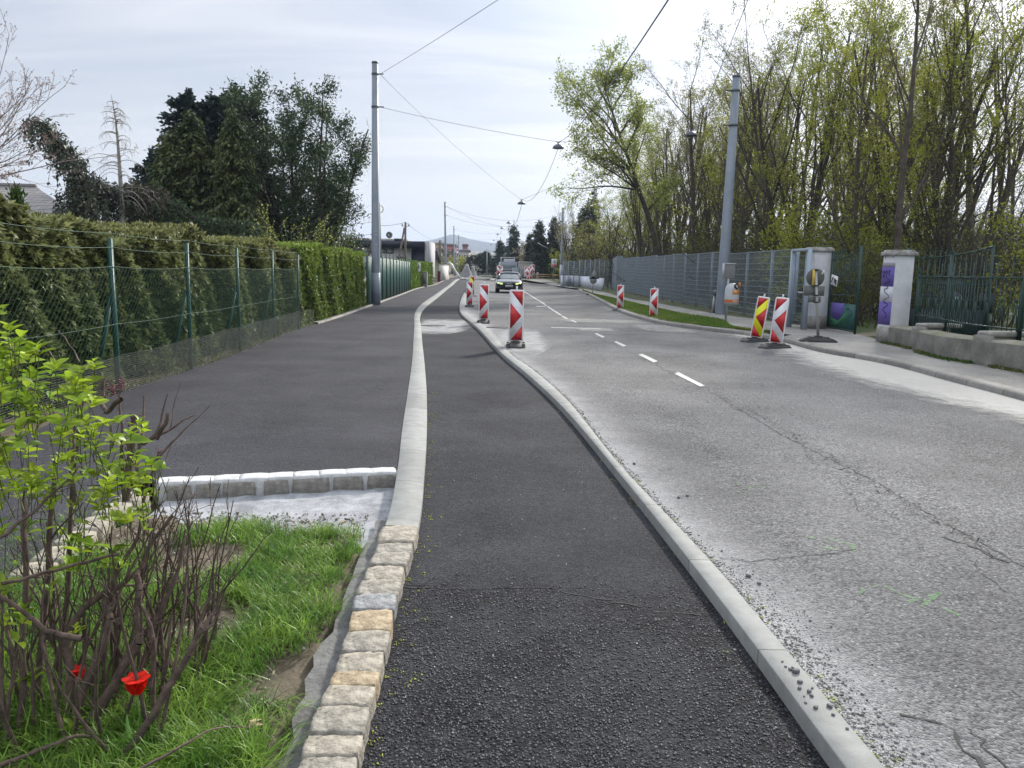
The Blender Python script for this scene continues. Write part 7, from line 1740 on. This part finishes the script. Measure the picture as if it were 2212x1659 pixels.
fir('cone_thuja', 'small dark green cone shaped thuja behind the hedge at the left edge', 'conifer', base_at(47, 16), hgt(47, 407, 16), .42, MF_thu, 401, levels=26, per=10, droop=-.4, size=.1, shape=1.6, dens=2.6, up=.6)
fir('red_shrub', 'little dark red shrub beside the small cone thuja', 'shrub', base_at(88, 17), hgt(88, 463, 17), .35, leafmat('dark_red_leaf', (.10, .025, .03), (.07, .02, .025)), 402, levels=10, per=8, droop=0, size=.09, shape=2)
# ---- far trees along the street
FT = [('far_pine', 'dark pine mass left of the far street lamp', 1036, 546, 185, 4.2, MF_pine, 2.2, 3), ('far_pine', 'dark broad pine just left of the far firs', 1052, 543, 175, 4.0, MF_pine, 2.0, 2), ('far_fir', 'tiered dark fir left of the tall spire fir', 1080, 513, 150, 2.6, MF_far, 1.0, 1), ('far_fir', 'tall fir with a thin bare spire over the lorry', 1108, 477, 142, 3.4, MF_far, .9, 1),
      ('far_cypress', 'slim dark column cypress above the tipper lorry', 1142.5, 505, 128, .55, MF_far, 4, 1), ('far_pine', 'big dark pine with open crown beside the third right pole', 1186, 462, 122, 2.9, MF_pine, 1.6, 3), ('far_pine', 'second dark pine behind the shop sign', 1207, 500, 118, 2.0, MF_pine, 2.0, 2), ('far_fir', 'pointed fir rising beyond the far right pole', 1278, 402, 92, 2.3, MF_far, 1.0, 1), ('far_pine', 'irregular dark pine right of the far right pole', 1246, 428, 96, 2.2, MF_pine, 1.7, 2)]
for i, (nm, lab, px, py, Y, rad, m, shp, mu) in enumerate(FT):
    fir(nm, lab, 'conifer', base_at(px, Y), hgt(px, py, Y), rad, m, 500+i, levels=24 if nm != 'far_cypress' else 30, per=9, droop=.25 if 'fir' in nm else .0, size=.42 if Y > 110 else .3, shape=shp, dens=1.3, multi=mu, z0=.12 if nm == 'far_fir' else (.03 if 'cyp' in nm else .2), bare_top=.12 if 'spire' in lab else 0, up=.1 if 'pine' in nm else 0)
def far_decid(label, px, py, Y, kind, m, wood, seed, s=1.0, cat='tree', name='far_tree', keep=.7, per=3, size=.2):
    rg = np.random.default_rng(seed); t = thing(name, label, cat, base_at(px, Y)); h = hgt(px, py, Y); T = Tree(rg)
    for k in range(3):
        a = rg.uniform(0, 6.3); T.limb((0, 0, -.2), (math.cos(a)*.2*s, math.sin(a)*.2*s, 1), h*.8, h*.012, h*.004, 7, .06, .04, [(9, .42, 38*s, .15, .5, .1, .05, 4), (5, .42, 40, .1, .6, .13, 0, 3)], 0)
    T.wood(wood, t, minr=.012); T.leaves(m, t, per, size, .16, rg, keep=keep); return t
M_beige = leafmat('beige_catkin', (.22, .19, .12), (.30, .27, .17), trans=.3)
for i, (lab, px, py, Y, m, w, s, kp) in enumerate((('pale birch like tree with beige haze above the tipper', 1129, 518, 138, M_beige, M_barkp, .9, .9), ('second pale beige tree by the slim cypress', 1136, 538, 132, M_beige, M_barkp, 1.1, .9), ('purple leaved shrub below the tall spire fir', 1118, 553, 136, leafmat('plum_leaf', (.09, .03, .045), (.06, .025, .035)), M_barkd, 1.3, 1), ('brown budding tree beyond the second left pole', 968, 552, 150, ML_bud2, M_bark, 1.2, .7), ('olive budding tree behind the third left pole', 984, 548, 165, ML_bud, M_bark, 1.2, .8), ('brown tree at the end of the left pavement', 1000, 550, 185, ML_bud2, M_bark, 1.3, .8), ('grey brown tree behind the grey sheeted signs', 1014, 546, 200, ML_bud2, M_bark, 1.3, .8), ('green tree over the far white car', 1026, 548, 190, ML_bud, M_bark, 1.3, .9),
    ('thin bare larch behind the far right pole', 1219, 415, 100, M_beige, M_barkp, .7, .15), ('brown budding scrub tree right of the far right pole', 1236, 470, 90, ML_bud2, M_barkd, 1.2, .8), ('brown scrub tree before the irregular pine', 1262, 485, 84, ML_bud2, M_barkd, 1.2, .8), ('taller brown scrub tree by the pointed fir', 1295, 455, 80, ML_bud2, M_barkd, 1.2, .8), ('brown thicket tree next to the leaning tree', 1325, 440, 75, ML_bud2, M_barkd, 1.1, .8), ('white flowering tree beside the far street lamp', 1030, 567, 150, leafmat('white_blossom', (.42, .40, .38), (.5, .48, .45)), M_barkd, 1.4, .4), ('leafy garden tree behind the clipped hedge', 935, 566, 100, ML_bud, M_bark, 1.2, .9), ('bronze garden tree behind the white wall', 960, 566, 104, ML_bud2, M_bark, 1.2, .9))):
    far_decid(lab, px, py, Y, 0, m, w, 700+i, s, keep=kp, name='far_tree' if 'shrub' not in lab else 'plum_shrub', per=4 if kp > .5 else 1, size=.28 if Y > 110 else .2)
# background wood masses at street level far away
def far_mass():
    rg = np.random.default_rng(44); n = 30000; x = rg.uniform(-90, 80, n); y = rg.uniform(215, 330, n); h = 4.2+1.8*np.sin(x*.23)+1.2*np.sin(x*.61+1); k = (np.abs(x+4) > 0); z = rg.random(n)**.7*h+.3
    P = np.stack([x, y, z], 1)[k]; s = rg.uniform(.5, 1.3, len(P)); tag(MB().cards(P, rg.normal(0, 1, P.shape), rg.normal(0, 1, P.shape), s, s*.6).build('far_wood', leafmat('far_wood_leaf', (.055, .07, .035), (.11, .11, .06), trans=.15, vscale=.12)), 'distant brown and green belt of trees at the end of the street', 'wood', kind='stuff')
    n = 26000; x = rg.uniform(9, 75, n); y = rg.uniform(96, 150, n); k = x > 6+0*(y); h = 3.0+1.5*np.sin(x*.4+y*.1); z = rg.random(n)**.8*h+.2; P = np.stack([x, y, z], 1); s = rg.uniform(.18, .5, n)
    tag(MB().cards(P, rg.normal(0, 1, P.shape), rg.normal(0, 1, P.shape), s, s*.6).build('hedge_thicket', leafmat('thicket_leaf', (.035, .05, .02), (.075, .08, .035), trans=.15, vscale=.25)), 'dark thicket closing the view beyond the grey fence', 'thicket', kind='stuff')
far_mass()
# dark garden hedge behind the barrier
q = MB(); rg_ = np.random.default_rng(2); a, b = A(1156, 590, 134), A(1213, 590, 126); n = 5000; u = rg_.random(n); P = np.stack([a.x+(b.x-a.x)*u, 134-8*u+rg_.random(n)*1.5, GH(110)+rg_.random(n)*3.6], 1); s = rg_.uniform(.15, .4, n)
t = thing('garden_hedge', 'dark green garden hedge behind the wooden barrier', 'hedge', (a.x, 134, 0)); MB().cards(P-np.array((a.x, 134, 0)), rg_.normal(0, 1, P.shape), rg_.normal(0, 1, P.shape), s, s*.6).build('foliage', MF_dark, t)
MB().bar((0, 1, GH(110)+1.6), (b.x-a.x, -7.2, GH(110)+1.6), 1.0, 3.2).build('inner_growth', M_core, t)

# ================================================================ foreground bed: grass, shrub, tulips
def bed_grass():
    rg = np.random.default_rng(90); P = []; 
    tuft = []
    for k in range(3600):
        y = 1.2+rg.random()*3.42; x = L0(y)-.13-rg.random()**.9*2.2
        d = math.sin(x*4.3+y*3.1)+math.sin(x*7.9-y*5.2+1)+math.sin(x*2.1+y*8.3)*.6
        if y > 3.5: d -= (y-3.5)*1.35
        if x > L0(y)-.17: d -= .25
        if x < -2.4: d -= .5
        if d > -1.15: tuft.append((x, y, 1.0 if y < 3.6 else .75))
    V = []; D = []; S = []; W_ = []
    for x, y, s in tuft:
        n = rg.integers(14, 30); lean = rg.normal(0, .5, 2)
        for j in range(n):
            V.append((x+rg.normal(0, .032), y+rg.normal(0, .032), -.01)); D.append((lean[0]+rg.normal(0, .42), lean[1]+rg.normal(0, .42), 1.0)); S.append(s*rg.uniform(.05, .175)); W_.append(rg.uniform(.003, .0065))
    V = np.array(V); D = np.array(D); N_ = np.cross(D, rg.normal(0, 1, D.shape)); 
    # blades bow the way they lean
    H = D.copy(); H[:, 2] = 0; H += rg.normal(0, .2, H.shape)*np.array((1, 1, 0)); N_ = -H+np.array((0, 0, .35))
    m = MB().cards(V, D, N_, S, W_, shape='blade', fold=.25); print('grass', len(V))
    tag(m.build('bed_grass', leafmat('bed_blade', (.085, .19, .022), (.21, .34, .055), trans=.42, vscale=5.0, island=.55, rough=.4)), 'long fresh green grass growing in the planting bed', 'grass', kind='stuff')
    # dry blades, crumbs and pebbles
    n = 6500; y = 1.3+rg.random(n)*3.4; x = np.array([L0(q) for q in y])-.2-rg.random(n)*2.3; P = np.stack([x, y, np.full(n, .008)], 1); D = rg.normal(0, 1, P.shape)*np.array((1, 1, .25)); s = rg.uniform(.015, .06, n)
    tag(MB().cards(P, D, rg.normal(0, .5, P.shape)+np.array((0, 0, 1)), s, s*.22).build('dry_litter', leafmat('dry_blade', (.22, .17, .10), (.13, .09, .055), trans=.15, island=.5)), 'dry stalks and leaf crumbs on the bare soil of the bed', 'plant litter', kind='stuff')
    P = []; R = []
    for k in range(1500):
        y = 4.3+rg.random()*.65 if rg.random() < .6 else 1.5+rg.random()*3; x = L0(y)-.15-rg.random()*2.3; r = rg.uniform(.003, .012); P.append((x, y, (.0 if y < 4.7 else -.03)+r*.2)); R.append(r)
    tag(MB().pebbles(P, R, rg).build('bed_gravel', mat('gravel_warm', (.24, .22, .19), .9, island=.55)), 'small mixed stones between grass and the pale concrete patch', 'gravel', kind='stuff')
bed_grass()
def broad_leaf(px, py, z, label, cols, L, nm='dead_leaf'):
    p = G(px, py, z); r = np.random.default_rng(int(px)); q = MB(); q.cards([(0, 0, 0), (.01, .005, .004)], np.array([(1, .3, .35), (.5, 1, .2)]), np.array([(0, 0, 1.), (0, .2, 1)]), L, L*.6, shape='leaf', fold=.22); o = q.build(nm, mat(nm+'_skin', cols, .8, var=.3, vscale=40)); o.location = p; tag(o, label, 'leaf')
broad_leaf(533, 1575, .05, 'curled pale brown dead leaf lying in the grass near the kerb blocks', (.36, .26, .17), .055)
broad_leaf(735, 1133, .03, 'small orange brown dead leaf at the end of the concrete patch', (.30, .15, .07), .05)
# ---- shrub
def front_shrub():
    rg = np.random.default_rng(123); t = thing('foreground_shrub', 'leggy shrub with bright young leaves and many bare brown stems at the left front', 'shrub', (-1.35, 2.55, 0)); O = np.array(t.location); T = Tree(rg)
    def trace(pts, Y0, Y1, r0, r1, kids=None, n=1):
        P = [np.array(A(x, y, Y0+(Y1-Y0)*i/(len(pts)-1)))-O for i, (x, y) in enumerate(pts)]
        # smooth the traced line a little
        Q = []
        for i in range(len(P)-1):
            for k in range(4): u = k/4; Q.append(P[i]*(1-u)+P[i+1]*u+rg.normal(0, .004, 3))
        Q.append(P[-1])
        for i in range(1, len(Q)-1): Q[i] = (Q[i-1]+Q[i]*2+Q[i+1])/4
        m = len(Q)-1
        for i in range(m): T.a.append(Q[i]); T.b.append(Q[i+1]); T.ra.append(r0+(r1-r0)*i/m); T.rb.append(r0+(r1-r0)*(i+1)/m)
        if kids: D = [nrm(Q[min(i+1, m)]-Q[max(i-1, 0)]) for i in range(m+1)]; L = sum(np.linalg.norm(Q[i+1]-Q[i]) for i in range(m)); T.kids(Q, D, L, r0, r1, kids, 0)
    z = lambda x, y: (x/2.327, (1100+y/2.011)/1.1573)
    z2 = lambda x, y: (x/3.457/1.1573, (820+y/3.457)/1.1573)
    KB = [(5, .20, 35, .25, .45, .10, .05, 4), (3, .4, 35, .3, .6, .1, .0, 3)]
    KT = [(3, .22, 38, .3, .5, .1, .03, 4)]
    tr = [([z(500, 1790), z(640, 1560), z(760, 1400), z(870, 1210), z(940, 1080), z(1010, 970), z(1050, 900), z(1090, 840)], 2.25, 2.45, .016, .006, KT),
          ([z(1010, 970), z(1000, 900), z(1075, 760)], 2.43, 2.5, .008, .003, None), ([z(1010, 970), z(1070, 930), z(1112, 850)], 2.43, 2.5, .007, .003, None),
          ([z(250, 1790), z(340, 1560), z(470, 1400), z(600, 1200), z(700, 1010), z(690, 900), z(700, 760), z(690, 660)], 2.35, 2.6, .020, .011, KT),
          ([z(380, 1700), z(520, 1330), z(640, 1080), z(760, 930), z(880, 720), z(930, 480)], 2.4, 2.65, .018, .005, KT),
          ([z(320, 1700), z(400, 1300), z(500, 1050), z(560, 900), z(520, 800), z(600, 740), z(700, 640), z(760, 520), z(870, 380)], 2.4, 2.75, .016, .006, KT),
          ([z(160, 900), z(230, 960), z(320, 990), z(415, 995)], 2.3, 2.3, .008, .011, None), ([z(-20, 780), z(160, 900)], 2.3, 2.3, .006, .008, None),
          ([z(70, 1700), z(110, 1300), z(120, 900), z(130, 500), z(115, 300)], 2.35, 2.6, .012, .009, KB), ([z(140, 1700), z(190, 1200), z(230, 800), z(250, 400), z(280, 80)], 2.5, 2.8, .014, .008, KB),
          ([z(200, 1700), z(250, 1300), z(310, 1000), z(350, 700), z(360, 300), z(400, -100)], 2.6, 2.95, .014, .006, KB), ([z(-40, 1650), z(200, 1560), z(380, 1480), z(520, 1500)], 2.15, 2.3, .008, .005, None),
          ([z(560, 1700), z(560, 1400), z(590, 1000), z(560, 700), z(700, 480), z(720, 300), z(800, 60)], 2.6, 3.0, .012, .005, KT), ([z(330, 1660), z(360, 1200), z(330, 1000), z(430, 830), z(560, 740)], 2.45, 2.6, .017, .010, KT),
          ([z(760, 1240), z(770, 1040), z(750, 900), z(700, 830)], 2.45, 2.5, .008, .006, None), ([z(830, 1180), z(850, 1000), z(860, 870)], 2.45, 2.5, .007, .003, None),
          ([z(700, 1650), z(880, 1560), z(1040, 1460), z(1180, 1438), z(1290, 1440)], 2.1, 2.4, .005, .002, None), ([z(790, 1530), z(810, 1350), z(900, 1180), z(1020, 990), z(1080, 860), z(1100, 480)], 2.35, 2.6, .003, .002, None),
          ([z(0, 715), z(150, 690), z(400, 620), z(600, 575)], 2.25, 2.4, .006, .005, KB), ([z(0, 500), z(120, 400), z(280, 260), z(400, 130)], 2.2, 2.4, .006, .003, KB),
          ([z2(1080, 1500), z2(1100, 1300), z2(1150, 1000), z2(1160, 760)], 2.9, 3.0, .016, .012, KT), ([z2(1190, 1450), z2(1200, 1100), z2(1240, 900), z2(1245, 590)], 2.9, 3.1, .010, .004, None),
          ([z2(1250, 1000), z2(1360, 900), z2(1500, 560), z2(1430, 500)][0:2]+[z2(1450, 570)], 3.0, 3.1, .007, .003, None), ([z2(1240, 1000), z2(1450, 880), z2(1590, 790), z2(1680, 750)], 3.0, 3.1, .006, .003, None), ([z2(1260, 1250), z2(1450, 1010), z2(1620, 860), z2(1810, 675)], 2.9, 3.1, .006, .0025, None), ([z2(1320, 1450), z2(1370, 1300), z2(1480, 1020)], 2.8, 3.0, .004, .002, None), ([z2(1470, 860), z2(1510, 680), z2(1560, 470)], 3.0, 3.1, .003, .0015, None),
          ([z2(1350, 950), z2(1440, 820), z2(1450, 740)], 3.0, 3.0, .009, .007, None), ([z2(1040, 620), z2(900, 740), z2(880, 640), z2(905, 420)], 3.0, 3.1, .010, .007, KT), ([z2(1070, 1400), z2(1060, 900), z2(1030, 690), z2(1040, 480)], 3.0, 3.1, .008, .003, KT),
          ([z2(650, 1500), z2(600, 1250), z2(640, 1000), z2(650, 830)], 2.5, 2.6, .007, .003, KB), ([z2(700, 300), z2(600, 150), z2(500, 20)], 3.3, 3.4, .004, .003, None), ([z2(560, 340), z2(460, 260), z2(380, 160)], 3.2, 3.3, .004, .003, None)]
    for a in tr: trace(*a[:1], a[1], a[2], a[3], a[4], a[5])
    # plain shoots filling the clump
    for k in range(46):
        bx = rg.uniform(-1.9, -1.15); by = rg.uniform(2.25, 3.0); p = np.array((bx, by, -.02))-O
        T.limb(p, (rg.normal(-.05, .22)+(bx+1.4)*.5, rg.normal(.05, .15), 1), rg.uniform(.4, .88), .0075, .0025, 7, .09, .02, KB if rg.random() < .6 else KT, 0)
    for k in range(44):   # bare twiggy tangle on the street side of the clump
        p = np.array((rg.uniform(-1.62, -1.2), rg.uniform(2.5, 3.1), -.02))-O
        T.limb(p, (rg.normal(.10, .16), rg.normal(.05, .15), 1), rg.uniform(.4, .78), .0065, .002, 8, .10, .01, [(4, .28, 32, .3, .5, .12, .03, 4), (2, .5, 35, .3, .6, .1, 0, 3)], 0)
    T.wood(mat('shrub_bark', (.060, .042, .034), .9, col2=(.145, .10, .08), vscale=25, bump=.6, bscale=120, bdist=.003), t, 'stems', lod=.004, minr=.0016)
    # leaves: opposite pairs and little rosettes, mostly in the upper left
    RMi = np.array(RM.inverted())
    def scr(P):
        q = (P+O-np.array((0, 0, CAMH))) @ RMi.T; return 1106+FPX*q[:, 0]/-q[:, 2], 829.5-FPX*q[:, 1]/-q[:, 2]
    P = []; D = []
    for _ in range(3000):
        x = rg.uniform(-140, 440); y = rg.uniform(640, 1400)
        edge = np.interp(y, [680, 735, 790, 830, 895, 965, 1085, 1135, 1250, 1400], [0, 60, 130, 180, 270, 330, 340, 300, 150, 60])
        if x > edge+rg.normal(0, 14): continue
        dn = 1 if y < 1100 else .3
        if rg.random() > dn*.26: continue
        P.append(np.array(A(x, y, rg.uniform(2.25, 3.0)))-O)
    for x, y in [(20, 745), (35, 735), (180, 830), (205, 800), (250, 975), (310, 1100), (290, 1040), (240, 1190), (215, 1210), (60, 1480), (30, 1500), (60, 1580), (150, 1575), (20, 1280), (45, 1340), (170, 1370), (10, 1420), (300, 1130), (250, 1230), (120, 1010), (330, 1010), (345, 1020)]:
        for k in range(2): P.append(np.array(A(x+rg.normal(0, 8), y+rg.normal(0, 8), rg.uniform(2.3, 2.6)))-O)
    LPp = []; LDd = []; LN = []; LS = []
    for p in P:
        ax = nrm(np.array((rg.normal(0, .35), rg.normal(0, .35), 1))); s0 = rg.uniform(.032, .072); a0 = rg.uniform(0, 6.28)
        for pair in range(rg.integers(1, 4)):
            for sgn in (0, PI):
                a = a0+pair*PI/2+sgn+rg.normal(0, .2); h = np.array((math.cos(a), math.sin(a), 0)); tilt = rg.uniform(.1, .9)+.3*pair
                d = nrm(h+ax*tilt); LPp.append(p+ax*.012*pair); LDd.append(d); LN.append(ax*1.0-h*.5+rg.normal(0, .1, 3)); LS.append(s0*(1-.18*pair)*rg.uniform(.8, 1.2))
    LS = np.array(LS); print('shrub leaves', len(LS))
    S0 = np.array(P); MS_ = MB().cards(np.array(LPp), np.array(LDd), np.array(LN), LS, LS*.55, shape='leaf', fold=.14); MS_.sticks(S0+np.array([(rg.normal(0, .02), rg.normal(0, .02), -rg.uniform(.05, .13)) for _ in P]), S0, .0022, .0015, 3, mi=1); MS_.build('leaves', [leafmat('shrub_leaf', (.15, .26, .022), (.34, .44, .035), trans=.45, vscale=4.5, island=.45, rough=.4), mat('green_stalk', (.10, .12, .035), .8)], t, smooth=True)
    # dark red flower buds
    for cx, cy, n, sp in ((243, 845, 80, 11), (262, 830, 60, 6), (285, 925, 60, 10), (299, 946, 60, 6), (335, 1000, 45, 10), (345, 980, 25, 6), (268, 955, 30, 8), (300, 1020, 26, 9), (290, 985, 20, 8)):
        Pb = []; R = []
        for k in range(n): Pb.append(np.array(A(cx+rg.normal(0, sp*.6), cy+rg.normal(0, sp), 3.02+rg.normal(0, .02)))-O); R.append(rg.uniform(.0028, .0048))
        MB().pebbles(Pb, R, rg).build('bud_cluster', mat('bud_red', (.14, .035, .05), .6, island=.4), t)
front_shrub()
def tulip(label, px, py, Y, s, open_):
    c = A(px, py, Y); t = thing('tulip', label, 'flower', (c.x, c.y, 0)); rg = np.random.default_rng(int(px)); h = c.z
    q = MB(); q.tube([(0, 0, 0), (.005, 0, h*.6), (0, 0, h)], [.004, .0035, .003], 6); q.build('stem', mat('tulip_stem', (.10, .20, .04), .6), t)
    q = MB(); q.cards([(0, 0, 0), (0, 0, 0)], np.array([(.5, .2, 1), (-.6, .1, 1.)]), np.array([(1, 0, .4), (-1, 0, .4)]), .13, .03, shape='leaf', fold=.1); q.build('leaf', mat('tulip_leaf', (.09, .20, .05), .5), t)
    for k in range(6):
        a = k*PI/3+.3; d = np.array((math.cos(a)*open_, math.sin(a)*open_, 1-open_*.3)); V = []; n = 6; sx = np.array((-math.sin(a), math.cos(a), 0)); dn = nrm(d); nn = np.cross(sx, dn)
        for i in range(n+1):
            u = i/n; w = s*.46*math.sin(PI*min(1, u*.82+.12)); p = np.array((0, 0, h))+dn*s*u+nn*s*.25*math.sin(u*PI)*-1
            V += [p-sx*w/1, p+nn*w*.25*-1, p+sx*w/1]
        F = [(i*3+j, i*3+j+1, i*3+j+4, i*3+j+3) for i in range(n) for j in range(2)]
        MB().add(V, F).build('petal', leafmat('tulip_red', (.75, .02, .008), (.65, .015, .01), trans=.3, island=.05), t, smooth=True)
tulip('open red tulip standing in the grass behind the shrub stems', 296, 1500, 2.36, .075, .6)
tulip('second red tulip mostly hidden behind thick shrub stems', 168, 1470, 2.5, .055, .5)

# ---- the air: far things pale and turn blue
hz = MB(); hz.box((0, 1750, 90), (7800, 4300, 183)); hm = bpy.data.materials.new('haze'); hm.use_nodes = True; nt = hm.node_tree; nt.nodes.clear()
ho = nt.nodes.new('ShaderNodeOutputMaterial'); pv = nt.nodes.new('ShaderNodeVolumePrincipled'); pv.inputs['Color'].default_value = (.62, .74, 1, 1); pv.inputs['Density'].default_value = 2.6e-4; pv.inputs['Anisotropy'].default_value = .2
nt.links.new(pv.outputs[0], ho.inputs['Volume']); o = hz.build('haze', hm); o['kind'] = 'stuff'; o['label'] = 'thin bluish haze in the air over the street and hills'
